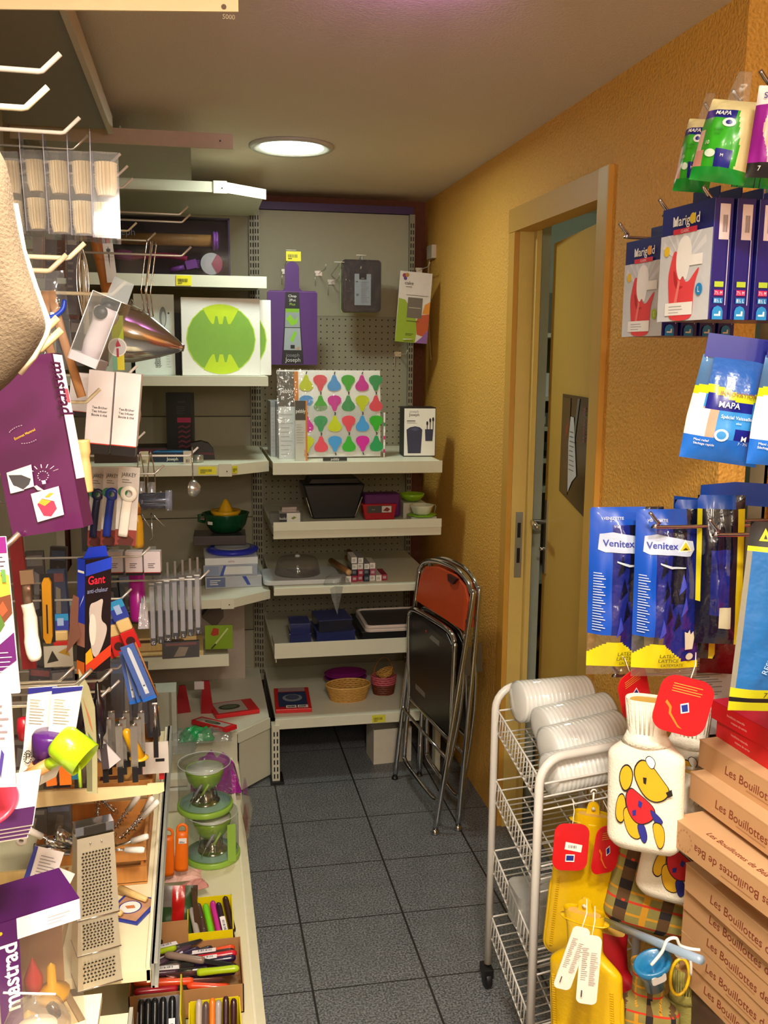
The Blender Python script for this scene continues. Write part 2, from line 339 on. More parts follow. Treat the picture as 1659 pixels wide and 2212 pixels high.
# the poster hangs on the leaf's shop side
PX0 = .14
n = 10; vs = []; fs = []
for i in range(n+1):
    t = i/n; vs += [(PX0+t*pw, .0012+.006*math.sin(t*3)*0+.001, 1.205-.035*(1-t)), (PX0+t*pw, .0022, 1.50)]
for i in range(n): fs.append((2*i, 2*i+2, 2*i+3, 2*i+1))
po.add(vs, fs, DKP)
F_ = Face(po, (PX0+pw, .003, 1.19), (-1, 0, 0), (0, 0, 1), pw, .31)
F_.rect(.02, .05, .35, .97, C('#4a3a26', .3)); F_.poly([(.55, .55), (.7, .98), (.62, .98), (.45, .5)], C('#5a6462', .3))
F_.poly([(.18, .55), (.3, .65), (.33, .75), (.2, .7)], C('#7c2a1e', .3))
F_.poly([(.38, .8), (.5, .8), (.68, .27), (.52, .20), (.37, .08), (.33, .55)], C('#cfcfcf', .5))
F_.lines(.38, .3, .6, .7, 9, C('#6c6c70', .5), .18)
F_.text('SHOW ME', .9, .76, .05, C('#a03a5c', .5), rot=90, maxw=.4)
tag(po.build('poster'), 'dark poster with a torn white paper stuck on the yellow door', 'poster')

# things in the store room seen through the door gap
sh = thing('storage_rack', 'pale shelves seen through the narrow door gap', 'shelf', (1.5, 4.12, 0))
for z in (.62, 1.03, 1.16, 1.30, 1.43, 1.70):
    MB().box((0, 0, z), (.6, .36, .018), C('#c9c9b4', .5)).build('shelf', sh)
for x in (-.31, .31): MB().box((x, 0, .95), (.02, .36, 1.9), C('#8a7a55', .5)).build('side_panel', sh)
MB().box((0, .17, .95), (.6, .01, 1.9), C('#77705a', .6)).build('back_panel', sh)
q = MB(); q.box((0, 0, .055), (.09, .05, .10), C('#d8d8d8', .5)); front(q, .09, .10, -.025).rect(.12, .12, .7, .95, C('#3b3c78', .5))
single('small_box', q, 'small white and blue box on the store room shelf', 'box', (1.46, 4.0, 1.434))
q = MB(); q.box((0, 0, .03), (.20, .06, .055), C('#5d6156', .5)); f_ = front(q, .20, .055, -.03)
for i in range(6): f_.rect(.06+i*.16, .2, .14+i*.16, .8, C('#b9bdb4', .4))
single('fuse_box', q, 'grey fuse box with a row of pale switches behind the door', 'fuse box', (1.47, 4.0, 1.309))
q = MB(); q.box((0, 0, .035), (.22, .07, .07), C('#35362f', .5)); f_ = front(q, .22, .07, -.035)
for i in range(7): f_.rect(.04+i*.135, .15, .12+i*.135, .5, C('#0f1010', .4))
f_.rect(.35, .6, .5, .95, C('#c3c05a', .5))
single('crate', q, 'dark slotted crate with a yellow tag on the store room shelf', 'crate', (1.47, 4.0, 1.169))
for i, (x, cl, lb) in enumerate([(1.375, '#9ab0a0', 'greenish plastic bottle with a dark band nearest the door post'), (1.43, '#4c6d9c', 'blue labelled plastic bottle behind the door handle')]):
    bt = thing('bottle', lb, 'bottle', (x, 3.97, .629))
    q = MB(); q.lathe([(.028, 0), (.03, .01), (.03, .15), (.022, .2), (.011, .23), (.011, .25)], clear(cl, .5)); q.build('body', bt)
    q = MB(); q.lathe([(.0302, .06), (.0306, .06), (.0306, .12), (.0302, .12)], C('#243a7a', .4)); q.build('bottle_label', bt)
    q = MB(); q.lathe([(.013, .25), (.013, .268)], WHITE); q.build('cap', bt)
q = MB(); q.box((0, 0, .11), (.12, .1, .22), C('#8d8f86', .5)); front(q, .12, .22, -.05).rect(.1, .3, .6, .9, C('#d5d2cc')).rect(.2, .5, .5, .7, C('#b34a3c'))
single('carton', q, 'grey carton with a pale label low in the store room', 'carton', (1.42, 4.02, .32))
MB().box((0, 0, .31), (.6, .36, .018), C('#7a5230', .5)).build('shelf', sh)

# ceiling downlight
sl = bpy.data.lights.new('store_light', 'POINT'); sl.energy = 3.5; sl.color = (.85, 1, .85); sl.shadow_soft_size = .08
slo = bpy.data.objects.new('store_light', sl); COL.objects.link(slo); slo.location = (1.75, 3.2, 2.05)
dl = thing('ceiling_downlight', 'round recessed ceiling light glowing cold white', 'ceiling light', (.318, 3.218, H))
q = MB(); q.lathe([(.105, -.002), (.137, -.001), (.137, -.006), (.128, -.012), (.104, -.008)], C('#b8b4a4', .35), seg=40, ring=True); q.build('ring', dl)
q = MB(); q.lathe([(0, -.0045), (.105, -.0045), (.105, -.003), (0, -.003)], C('#f4fbff', .3, emit=9), seg=40); q.build('diffuser', dl)
for x, y, nm in ((-.05, .42, 'round recessed lamp over the left goods, above the photo'), (.22, .12, 'round recessed lamp over the right goods, above the photo')):
    t = thing('ceiling_downlight', nm, 'ceiling light', (x, y, H)); q = MB(); q.lathe([(.105, -.002), (.137, -.001), (.128, -.012), (.104, -.008)], C('#b8b4a4', .35), seg=40, ring=True); q.build('ring', t)
    q = MB(); q.lathe([(0, -.0045), (.105, -.0045), (.105, -.003), (0, -.003)], C('#fff6e6', .3, emit=6), seg=40); q.build('diffuser', t)
for (x, y, z), nm in zip(FILLS, ('white globe light added unseen, nearest above the camera', 'white globe light added unseen, behind the camera to the right', 'white globe light added unseen, farthest behind the camera')):
    t = thing('fill_fixture', nm, 'ceiling lamp', (x, y, H)); q = MB(); q.tube([(0, 0, 0), (0, 0, z-H+.1)], .006, WHITE); q.lathe([(.05, -.001), (.05, -.015), (.01, -.02), (.01, -.001)], WHITE, seg=20, ring=True); q.build('stem', t)  # stems made up to carry the unseen fill lights
q = MB(); q.lathe([(.02, -.02), (.022, .02), (.018, .02), (.016, -.015)], C('#3a2a4a', .3), seg=16); q.tube([(0, 0, 0), (0, 0, .07)], .006, CHROME)
single('glow_spot', q, 'added unseen purple spot lamp pointing up at the ceiling', 'lamp', (.40, 1.55, 2.20))  # housing made up for the added purple ceiling glow
# ================================================================ SHELVING
def holes(mb, x0, x1, z0, z1, y, st=.0262, r=.0032):
    m = C('#26241e', .8); vs = []; fs = []
    nx = int((x1-x0)/st); nz = int((z1-z0)/st)
    for i in range(nx+1):
        for j in range(nz+1):
            cx, cz = x0+i*st, z0+j*st; n = len(vs)
            vs += [(cx+r*math.cos(PI*k/3), y, cz+r*math.sin(PI*k/3)) for k in range(6)]; fs.append(tuple(range(n, n+6)))
    mb.add(vs, fs, m)
def upright(x, y, z0, z1, par, name='upright'):
    q = MB(); q.box((x, y, (z0+z1)/2), (.022, .03, z1-z0), C('#8c8775', .5, .2))
    vs = []; fs = []
    z = z0+.03
    while z < z1-.03:
        for dx in (-.005, .005):
            n = len(vs); vs += [(x+dx-.0022, y-.0156, z), (x+dx+.0022, y-.0156, z), (x+dx+.0022, y-.0156, z+.018), (x+dx-.0022, y-.0156, z+.018)]; fs.append((n, n+1, n+2, n+3))
        z += .027
    q.add(vs, fs, C('#1f1812', .8)); q.build(name, par)
FY = 3.44
pu = thing('pegboard_shelving', 'cream metal shelving unit with pegboard back at the far wall', 'shelving unit', (0, 0, 0))
q = MB(); q.box((.58, 4.075, 1.98), (.63, .012, .42), PANEL); q.build('upper_panel', pu)
q = MB(); q.box((.58, 4.077, 1.0), (.63, .012, 1.54), C('#938e7a', .6, var=.03)); holes(q, .285, .875, .42, 1.765, 4.0705); q.build('pegboard', pu)
upright(.256, 4.06, .2, 2.19, pu); upright(.904, 4.06, 0, 2.19, pu)
def peg_shelf(z, lip, y0=FY, tagp=None):
    q = MB(); q.box((.58, (y0+4.06)/2, z-.006), (.625, 4.06-y0, .012), CREAM); q.box((.58, y0-.002, z-lip/2+.002), (.63, .004, lip), CREAM)
    q.box((.58, y0+.012, z-lip+.004), (.63, .024, .003), CREAM2)
    for x in (.272, .888): q.prism([(y0+.01, z-.03), (4.045, z-.05), (4.045, z-.012), (y0+.01, z-.012)], x-.002, x+.002, CREAM2, 'yz')
    return q.build('shelf', pu, bevel=.0012)
ZS = [1.222, .975, .757, .500, .250]
peg_shelf(ZS[0], .045); peg_shelf(ZS[1], .034); peg_shelf(ZS[2], .028); peg_shelf(ZS[3]+.0, .012); peg_shelf(ZS[4], .040)
# raised price lips
q = MB(); q.box((.58, FY-.006, .990), (.63, .004, .032), CREAM); q.build('shelf_edge', pu)
q = MB(); q.box((.58, FY-.006, .520), (.63, .004, .058), CREAM); q.box((.272, FY+.1, .51), (.003, .2, .03), CREAM2); q.build('shelf_edge', pu)
q = MB(); q.box((.266, FY+.012, .115), (.028, .05, .23), CREAM2)
for i in range(7):
    for dx in (-.006, .006): q.box((.266+dx, FY-.0135, .03+i*.028), (.005, .001, .018), BLACK)
q.box((.27, FY+.02, .006), (.05, .09, .012), BLACK); q.build('foot', pu)
q = MB(); q.box((.896, FY+.012, .115), (.02, .05, .23), CREAM2); q.build('foot', pu)
q = MB(); q.box((.58, 4.05, .12), (.63, .01, .2), C('#3b3630', .7)); q.build('kick_panel', pu)
struct('trim_1', MB().box((.58, 4.07, 2.207), (.66, .03, .03), C('#3b1d52', .5)))

cu = thing('corner_shelving', 'cream corner shelving unit with slanted front edges', 'shelving unit', (0, 0, 0))
q = MB(); q.box((-.14, 4.085, 1.1), (.77, .012, 2.14), C('#a09a84', .6, var=.03))
for z in (.42, .92, 1.35, 1.74): q.box((-.14, 4.0785, z), (.77, .002, .004), C('#4a463a', .8))
q.build('back_panel', cu)
upright(.236, 4.068, .2, 2.19, cu)
LX, CX, CY = -.52, .112, 3.375
def corner_shelf(z, lip, x1=.252, y1=FY+.045, bend=True, cap=True):
    q = MB()
    poly = [(LX, CY), (CX, CY), (x1, y1), (x1, 4.07), (LX, 4.07)] if bend else [(LX, y1), (x1, y1), (x1, 4.07), (LX, 4.07)]
    q.prism(poly, z-.012, z, CREAM, 'xy')
    def lipb(a, b):
        d = Vector((b[0]-a[0], b[1]-a[1], 0)); n = Vector((d.y, -d.x, 0)).normalized()*.004
        q.add([(a[0]+n.x, a[1]+n.y, z), (b[0]+n.x, b[1]+n.y, z), (b[0]+n.x, b[1]+n.y, z-lip), (a[0]+n.x, a[1]+n.y, z-lip), (a[0], a[1], z), (b[0], b[1], z), (b[0], b[1], z-lip), (a[0], a[1], z-lip)],
              [(0, 1, 2, 3), (4, 7, 6, 5), (0, 4, 5, 1), (3, 2, 6, 7), (0, 3, 7, 4), (1, 5, 6, 2)], CREAM)
    if bend:
        lipb((LX, CY), (CX, CY)); lipb((CX, CY), (x1, y1))
        if cap: q.box((CX-.018, CY-.0055, z-lip/2), (.045, .004, lip+.006), CREAM); q.box((CX-.012, CY-.008, z-lip*.6), (.004, .002, .004), BLACK)
    else: lipb((LX, y1), (x1, y1))
    return q.build('shelf', cu)
corner_shelf(2.175, .034); corner_shelf(1.878, .040, y1=3.47, bend=False); corner_shelf(1.531, .034, bend=False, y1=FY); corner_shelf(1.226, .038); corner_shelf(.742, .032)
q = MB(); q.box((-.215, 3.37, .518), (.62, .004, .042), CREAM); q.box((-.215, 3.53, .499), (.62, .32, .01), CREAM); q.build('shelf', cu)
q = MB(); q.prism([(LX, CY-.02), (CX+.01, CY-.02), (.245, FY+.04), (.245, 4.07), (LX, 4.07)], .238, .25, CREAM, 'xy')
q.build('deck', cu)
q = MB(); q.box((-.2, 3.362, .122), (.64, .008, .235), CREAM2)
def vwall(q, a, b, z0, z1, t, mat):
    d = Vector((b[0]-a[0], b[1]-a[1], 0)); L = d.length; q.box(((a[0]+b[0])/2, (a[1]+b[1])/2, (z0+z1)/2), (L, t, z1-z0), mat, rz=math.atan2(d.y, d.x))
vwall(q, (CX+.012, CY-.022), (.247, FY+.036), .205, .246, .006, CREAM); vwall(q, (CX+.016, CY-.006), (.247, FY+.05), .012, .2, .006, CREAM2)
q.build('front_panel', cu)

# left gondola
lg = thing('wall_gondola', 'long cream shelving along the left wall with a low deck', 'shelving unit', (0, 0, 0))
q = MB(); q.box((-.475, 1.75, 1.12), (.014, 3.2, 2.2), C('#8a7f6c', .7, var=.06)); q.build('back_panel', lg)
q = MB(); q.box((-.18, 2.2, .135), (.55, 2.35, .02), C('#e6dfbc', .45, var=.02)); q.box((.098, 2.2, .125), (.006, 2.35, .045), C('#efe9cf', .4)); q.box((.112, 2.2, .113), (.022, 2.35, .022), C('#dcd6b8', .4)); q.build('deck', lg)
q = MB(); q.box((.102, 2.2, .052), (.01, 2.35, .10), BLACK); q.box((.094, 2.2, .052), (.01, 2.35, .10), C('#cfc9ae', .5)); q.build('kick_panel', lg)
q = MB(); q.box((-.283, 2.09, .548), (.37, 1.08, .02), C('#ece3bd', .45, var=.02)); q.box((-.103, 2.09, .552), (.006, 1.08, .036), C('#efe7c8', .4)); q.build('shelf', lg)
q = MB(); q.box((-.096, 2.09, .548), (.006, 1.08, .05), C('#a9aaa2', .3, .5)); q.box((-.092, 2.09, .571), (.01, 1.08, .004), C('#c6c7be', .3, .5)); q.box((-.092, 2.09, .525), (.01, 1.08, .004), C('#c6c7be', .3, .5)); q.build('price_rail', lg)
q = MB(); q.box((-.30, 1.03, .735), (.31, .42, .012), C('#efe6c4', .45)); q.build('shelf', lg)
q = MB(); q.box((-.30, 1.28, .50), (.33, .46, .02), C('#efe6c4', .45)); q.box((-.13, 1.28, .49), (.006, .46, .06), C('#b7b7ad', .35, .4)); q.box((-.126, 1.5, .475), (.006, .012, .02), BLACK); q.build('shelf', lg)
for y in (.9, 1.56, 2.55, 3.3):
    q = MB(); q.box((-.46, y, 1.1), (.03, .03, 2.16), C('#b5b1a2', .4, .3)); q.build('upright', lg)
q = MB(); q.box((-.34, 2.03, 2.20), (.26, 1.46, .012), C('#8f8a78', .6)); q.box((-.208, 2.03, 2.205), (.012, 1.46, .045), C('#cfc6ae', .5)); q.build('top_shelf', lg)
q = MB(); q.box((-.20, 3.06, 2.172), (.40, .52, .010), C('#a39d8a', .6)); q.box((-.20, 2.797, 2.186), (.63, .008, .040), C('#c7b899', .5)); q.box((-.001, 3.06, 2.174), (.003, .52, .016), C('#a39d8a', .6)); q.box((.08, 2.792, 2.186), (.004, .002, .004), BLACK); q.build('end_shelf', lg)
q = MB(); q.box((-.255, 3.0, 2.21), (.10, .25, .022), C('#a6a08c', .5)); q.box((-.255, 2.873, 2.209), (.08, .002, .014), BLACK); q.box((-.19, 3.0, 2.213), (.004, .27, .03), C('#c9c2ae', .5))
single('shelf_rail', q, 'loose metal rail lying on top of the left shelving', 'rail')
# empty shelf bracket over the grater
q = MB(); a = P(75, 1735, Y=1.62); b = P(355, 1700, Y=1.62)
q.prism([(a.x-.02, a.z-.006), (b.x-.01, b.z-.008), (b.x, b.z-.004), (b.x, b.z+.010), (b.x-.028, b.z+.010), (b.x-.03, b.z+.007), (a.x-.02, a.z+.024)], 1.612, 1.618, C('#f0d9a4', .4)); q.build('bracket', lg)

# ---------------------------------------------------------------- hooks
hook_base = {}
def hook_mesh(L, mat, r=.0024, up=.022, out=.02):
    q = MB(); q.tube([(-L, 0, .004), (-out-.004, 0, 0), (-out, 0, .0008), (0, 0, up)], r, mat, seg=8); q.box((-L, 0, 0), (.004, .03, .03), WIRE); return q
def lhook(px, py, tipX, desc, mat=WIRE, r=.0024, L=None, Y=None, up=.02):
    if Y is None: p = P(px, py, X=tipX)
    else: p = P(px, py, Y=Y)
    L = L or (p.x+.466)
    single('display_hook', hook_mesh(L, mat, r, up), desc, 'hook', (p.x, p.y, p.z-up), 0, 'display hooks on the left shelving')
    return Vector((p.x-.02, p.y, p.z-up))
CRH = C('#e6d9b6', .35)
lhook(130, 116, -.14, 'topmost white hook at the upper left', WHITEW, .0032)
lhook(103, 188, -.13, 'cream hook just below the topmost white one', CRH, .0030)
lhook(172, 254, -.14, 'white hook right above the paper cake case packs', WHITEW, .0026)
HM = lhook(190, 292, -.14, 'wire hook carrying the row of paper cake case packs', C('#a8a49a', .3, .8), .0022)
lhook(260, 332, -.12, 'white hook just right of the cake case packs, upper of three', WHITEW, .0026)
lhook(276, 358, -.12, 'white hook right of the cake case packs, middle of three', WHITEW, .0026)
lhook(287, 385, -.12, 'white hook right of the cake case packs, lowest of three', WHITEW, .0026)
lhook(406, 446, 0, 'long bare hook above the boxed rolling pin, the upper one', WIRE, Y=2.5)
lhook(411, 463, 0, 'long bare hook above the boxed rolling pin, the lower one', WIRE, Y=2.55)
lhook(295, 481, 0, 'short cream hook in front of the dark rolling pin box', CRH, Y=2.5)
lhook(336, 503, 0, 'dull hook crossing the wooden rolling pin', WIRE, Y=2.6)
HS = lhook(413, 533, 0, 'long hook that carries the conical strainer', WIRE, Y=2.2)
lhook(183, 525, -.14, 'thick cream hook below the cake case packs', CRH, .0032)
lhook(144, 550, -.15, 'thick beige hook under the cream one beside the mitt', C('#b9a98c', .4), .0032)
HT = lhook(272, 608, -.10, 'cream hook holding the clear boxed spice mill', CRH, .0028, Y=1.55)
lhook(125, 686, -.15, 'beige hook end showing past the mitt corner, upper', C('#c9a878', .4), .0036, Y=1.0)
lhook(133, 712, -.15, 'beige hook end showing past the mitt corner, lower', C('#c9a878', .4), .0036, Y=1.0)
lhook(296, 790, -.05, 'white hook below the strainer above the tea infuser boxes', WHITEW, .0026, Y=1.9)
lhook(216, 840, -.12, 'cream hook crossing the left tea infuser box', CRH, .0026, Y=1.5)
lhook(313, 933, 0, 'small white hook end right of the tea infuser boxes', WHITEW, Y=2.3)
HW = lhook(428, 966, 0, 'long white hook that carries the wire tea strainers', WHITEW, Y=2.3)
lhook(354, 1004, 0, 'thin hook behind the hanging tea strainers', WIRE, Y=2.2)
lhook(349, 1062, 0, 'bright hook over the glassy cutter pack', C('#d5d5da', .2, .8), Y=2.1)
H3 = lhook(324, 1182, -.05, 'thin hook with three little white boxes', WIRE, Y=2.1)
H7 = lhook(452, 1232, 0, 'long hook with the row of slim grey thermometer packs', WIRE, Y=2.2)
lhook(284, 1272, -.08, 'hook above the blue topped brush packs', WIRE, Y=2.0)
lhook(276, 1423, -.08, 'hook below the red banded brushes', WIRE, Y=2.0)
lhook(198, 1446, -.14, 'thick chrome hook below the oven glove box', C('#cfc9bd', .2, .9), .0032, Y=1.3)
lhook(160, 1440, -.14, 'thin bent hook beside the thick chrome one', C('#cfc9bd', .2, .9), .0024, Y=1.35)
lhook(242, 1446, -.1, 'hook right of the oven glove box, uppermost of three', WIRE, .0028, Y=1.7)
lhook(258, 1470, -.1, 'hook right of the oven glove box, middle of three', WIRE, .0026, Y=1.8)
lhook(238, 1486, -.1, 'hook right of the oven glove box, lowest of three', WIRE, .0028, Y=1.7)
lhook(42, 1152, -.2, 'thick chrome hook under the big purple box', C('#d5d0c6', .2, .9), .0034, Y=1.1)
lhook(100, 1490, -.2, 'hook through the purple scoop card', C('#cfc9bd', .2, .9), .0026, Y=1.25)
lhook(150, 1488, -.17, 'hook through the green scoop card', C('#cfc9bd', .2, .9), .0026, Y=1.25)

# hooks on the pegboard
def phook(px, py, L, desc, drop=0, plate=True, x1=None):
    p = P(px, py, Y=4.07-L)
    q = MB(); q.tube([(0, L, 0), (0, .02, -.0), (0, 0, .016)], .0022, WIRE); q.box((0, L-.004, 0), (.03, .004, .02), WIRE)
    q.tube([(-.014, L-.01, .0), (-.014, L-.01, -.05)], .0018, WIRE)
    if plate: q.tube([(0, L-.01, .03), (0, .03, .05), (0, .0, .06)], .0018, WIRE); q.tube([(-.02, 0, .06), (.02, 0, .06)], .0018, C('#d9d5c8', .4))
    single('display_hook', q, desc, 'hook', (p.x, p.y, p.z), 0, 'hooks on the pegboard'); return p
phook(704, 580, .24, 'bare pegboard hook just right of the purple chopping board', plate=False)
phook(733, 600, .24, 'pegboard hook with a raised bar beside the dark baking tray')
HC = phook(780, 585, .24, 'pegboard hook behind the dark baking tray')
HB = phook(629, 575, .26, 'pegboard hook under the yellow price tag')
phook(928, 575, .2, 'pegboard hook holding the cake card', plate=False)
phook(880, 765, .2, 'low pegboard hook at the right edge of the board')
def price_tag(loc, w, h, lb, rz=0, old=False):
    q = MB(); q.box((0, 0, 0), (w, .0012, h), C('#d8d23a' if old else '#f0e61e', .45)); f_ = front(q, w, h, -.0006, z=-h/2); f_.bars(.12, .35, .8, .68, 11, C('#4a4a18', .5)); f_.rect(.12, .2, .4, .28, C('#4a4a18', .5))
    single('price_tag', q, lb, 'price tag', loc, rz, 'yellow price tags')
x, z, ww, hh = B(618, 543, 650, 564, 3.80); price_tag((x, 3.80, z+hh/2), ww, hh, 'yellow price tag above the purple chopping board')
price_tag((-.0335, 3.4645, 1.858), .052, .034, 'yellow price tag on the edge under the rolling pin box')
x, z, ww, hh = B(428, 1014, 467, 1031, CY); price_tag((x, CY-.009, 1.207), ww, hh, 'bright yellow price tag left of the shelf bend')
a = math.atan2(FY+.045-CY, .252-CX); price_tag((CX+.016, CY+.004, 1.208), .026, .026, 'small pale yellow price tag right of the shelf bend', a, True)
x, z, ww, hh = B(803, 1540, 832, 1556, FY); price_tag((x, FY-.006, .231), ww, hh, 'yellow price tag on the lowest shelf edge', 0, True)
# ================================================================ GOODS ON THE CORNER SHELVES
def K(h, r=.45): return C(h, r)
# rolling pin gift box
x0, _, ww, hh = B(256, 478, 497, 590, 3.52)
t = thing('rolling_pin_box', 'dark purple display box with a rolling pin and pink tools', 'boxed set', (x0-.02, 3.56, 1.879))
w = ww+.04; h = .2
q = MB(); q.box((0, .03, h/2), (w, .005, h), K('#1d1528')); q.box((0, 0, .0025), (w, .065, .005), K('#2a1a3a')); q.box((0, 0, h-.0025), (w, .065, .005), K('#1d1528'))
for s in (-1, 1): q.box((s*(w/2-.003), 0, h/2), (.006, .065, h), K('#2f2347', .3))
q.build('tray', t)
q = MB(); q.lathe([(.0, -.2), (.021, -.2), (.021, .15), (0, .15)], wood('#c08a4a'), (0, .0, .125), axis='x', seg=20); q.build('rolling_pin', t, 'wooden rolling pin')
q = MB(); q.lathe([(.021, .150), (.032, .152), (.033, .158), (.028, .160), (.033, .163), (.033, .168), (.02, .172)], K('#a05ac8', .35), (0, 0, .125), axis='x', seg=20, ring=True); q.build('end_ring', t, 'lilac ring')
q = MB(); q.tube(smooth([(-.19, 0, .075), (-.12, 0, .062), (-.04, 0, .07), (.02, 0, .068), (.06, 0, .06)]), .010, K('#b3205c', .35), r2=.010); q.tube([(-.19, -.005, .07), (-.13, -.005, .065)], .018, K('#a02080', .35)); q.build('pink_spatula', t, 'pink spatula')
q = MB(); q.tube([(.0, 0, .02), (.05, 0, .032)], .009, K('#9b4fc0', .35)); q.box((.075, 0, .042), (.04, .015, .03), K('#a055c8', .35), ry=-.25)
for i in range(5): q.box((.098, 0, .031+i*.006), (.012, .012, .004), K('#7e3aa0', .35), ry=-.25)
q.build('pastry_brush', t, 'lilac pastry brush')
q = MB(); q.prism(ell(0, 0, .038, .038), -.004, .004, K('#dcdde6', .25)); q.prism([(0, 0)]+arc(0, 0, .039, -60, 60, 8), -.006, .006, K('#b52a62', .3)); o = q.build('cutter_wheel', t, 'white and pink pizza wheel'); o.location = (.145, -.01, .045)
q = MB(); q.box((0, -.033, h/2), (w, .001, h), clear('#2a2036', .05)); Face(q, (-w/2, -.0337, 0), (1, 0, 0), (0, 0, 1), w, h).text('Joseph', .12, .72, .12, K('#5a5a66')); q.build('window', t)

# green disc boxes and white booklets
Z = 1.532
x0, _, w, h = B(392, 640, 562, 808, 3.50)
def disc_box(x, y, lb, rz):
    t = thing('bowl_gift_box', lb, 'box', (x, y, Z), rz, 'white boxes with a green plate picture'); q = MB(); q.box((0, .03, h/2), (w, .06, h), WHITE); f = front(q, w, h, 0)
    f.disc(.5, .47, .45, K('#b9dc3c')); f.disc(.5, .47, .438, K('#7fae3f'))
    def fork(v0, sg):
        p = [(.27, v0), (.30, v0+sg*.06), (.35, v0+sg*.15), (.385, v0+sg*.20), (.41, v0+sg*.20), (.43, v0+sg*.1), (.455, v0+sg*.1), (.475, v0+sg*.2), (.52, v0+sg*.2), (.54, v0+sg*.1), (.565, v0+sg*.1), (.59, v0+sg*.2), (.62, v0+sg*.2), (.65, v0+sg*.15), (.70, v0+sg*.06), (.73, v0)]
        f.poly(p, K('#c2de22')); f.poly([(.27, v0)]+[(.5+.45*math.sin(R(a)), .47-sg*.45*math.cos(R(a))) for a in range(-28, 29, 7)]+[(.73, v0)], K('#c2de22'))
    fork(.075, 1); fork(.865, -1)
    q.build('carton', t, bevel=.0015); return t
disc_box(x0, 3.50, 'white box with a big green disc, the front one', R(2)); disc_box(x0+.045, 3.58, 'second green disc box mostly hidden behind the front one', R(1))
x1, _, w1, h1 = B(300, 640, 368, 815, 3.52)
t = thing('booklet_box', 'pale upright box with a grey oval picture behind the strainer', 'box', (x1, 3.52, Z), R(3)); q = MB(); q.box((0, .03, h1/2), (w1+.03, .05, h1), C('#dfe8e2', .5)); f = front(q, w1+.03, h1, .005)
f.poly([(.72+.09*math.cos(a/8*PI), .72+.13*math.sin(a/8*PI)) for a in range(16)], K('#7e8a86')).poly([(.73+.05*math.cos(a/8*PI), .70+.09*math.sin(a/8*PI)) for a in range(16)], K('#c3ccc6')).disc(.86, .77, .012, BLACK)
f.text('joseph', .62, .18, .045, K('#4b5a5a'), rot=-90).text('joseph', .55, .18, .045, K('#2c3a3a'), rot=-90).lines(.78, .1, .9, .3, 6, K('#97a5a0'), .15); q.build('carton', t)
q = MB(); q.box((0, 0, .115), (.30, .16, .23), K('#15131a')); single('dark_box', q, 'large black box at the back behind the green disc boxes', 'box', (.02, 3.90, Z))
q = MB(); q.box((0, 0, .115), (.24, .16, .23), K('#1b181c')); single('dark_box', q, 'black box at the back left behind the strainer', 'box', (-.27, 3.9, Z))
x2, _, w2, h2 = B(240, 650, 300, 815, 3.6)
q = MB(); q.box((0, 0, .09), (.10, .05, .18), C('#cfd8d0', .5)); single('pale_box', q, 'pale green-grey box behind the clear spice mill box', 'box', (x2-.03, 3.6, Z))

# black and magenta box shelf
Z = 1.2265
x0, _, w, h = B(362, 870, 413, 975, 3.72)
t = thing('black_gift_box', 'tall black box with a magenta band standing upright', 'box', (x0, 3.74, Z), R(-8)); h += .05
q = MB(); q.box((0, .03, h/2), (w+.01, .06, h), K('#100d12', .35)); f = front(q, w+.01, h, 0); f.text('form', .6, .86, .04, K('#4b4b50')).lines(.4, .66, .8, .8, 5, K('#4a484c'), .25).rect(.42, .52, .95, .6, K('#b01850'))
for i in range(5): f.poly([(.45, .1+i*.08), (.6, .13+i*.08), (.75, .1+i*.08), (.92, .14+i*.08), (.92, .17+i*.08), (.75, .13+i*.08), (.6, .16+i*.08), (.45, .13+i*.08)], K('#701838'))
q.build('carton', t)
q = MB(); q.box((0, 0, .012), (.28, .17, .024), K('#1b1116')); f = front(q, .28, .024, -.085); f.rect(.05, .3, .95, .8, K('#6a1030')).rect(.72, .3, .95, .9, K('#a51848')); single('flat_box', q, 'flat dark box with a crimson stripe lying behind', 'box', (-.12, 3.86, Z), R(4))
x0, _, w, h = B(325, 975, 400, 1012, 3.44)
t = thing('blue_tin_box', 'small navy box with a bright blue top', 'box', (x0+.005, 3.47, Z), R(-7)); q = MB(); q.box((0, .045, .0175), (w, .09, .035), K('#1b2a40')); topf(q, w-.004, .088, .0351, 0, .045).rect(.0, .0, 1, 1, K('#3d8fd0')).rect(.15, .3, .5, .55, K('#1f4f86')); f = front(q, w, .035, 0)
f.text('joseph', .58, .72, .28, K('#8a98a8'), maxw=.55).text('Joseph', .58, .34, .3, WHITE, maxw=.55, bold=.01); q.build('carton', t)
for i, (px, lb) in enumerate([(312, 'beige little packet left of the navy box'), (405, 'white bar-coded packet right of the navy box')]):
    xx = P(px, 990, Y=3.42).x; q = MB(); q.box((0, 0, .022), (.028, .012, .044), C('#d9cfae' if i == 0 else '#cfc2b0', .5)); front(q, .028, .044, -.006).bars(.3, .1, .75, .35, 6, K('#3a3428')); single('small_packet', q, lb, 'packet', (xx, 3.42, Z))
xx = P(428, 1000, Y=3.46).x; q = MB(); q.lathe([(.019, 0), (.02, .002), (.02, .024), (.018, .026)], C('#a9a7a0', .3, .8)); single('round_tin', q, 'little grey round tin beside the yellow price tag', 'tin', (xx, 3.46, Z))
xx = P(440, 985, Y=3.6).x; q = MB(); q.prism([(-.045, 0), (.04, 0), (.036, .035), (.018, .058), (-.01, .066), (-.045, .06)], -.03, .03, K('#16110f')); q.prism([(-.02, .018), (.036, .016), (.036, .024), (-.02, .026)], -.031, -.03, K('#5a1426')); single('black_pouch', q, 'black rounded pouch behind the little grey tin', 'pouch', (xx, 3.58, Z))

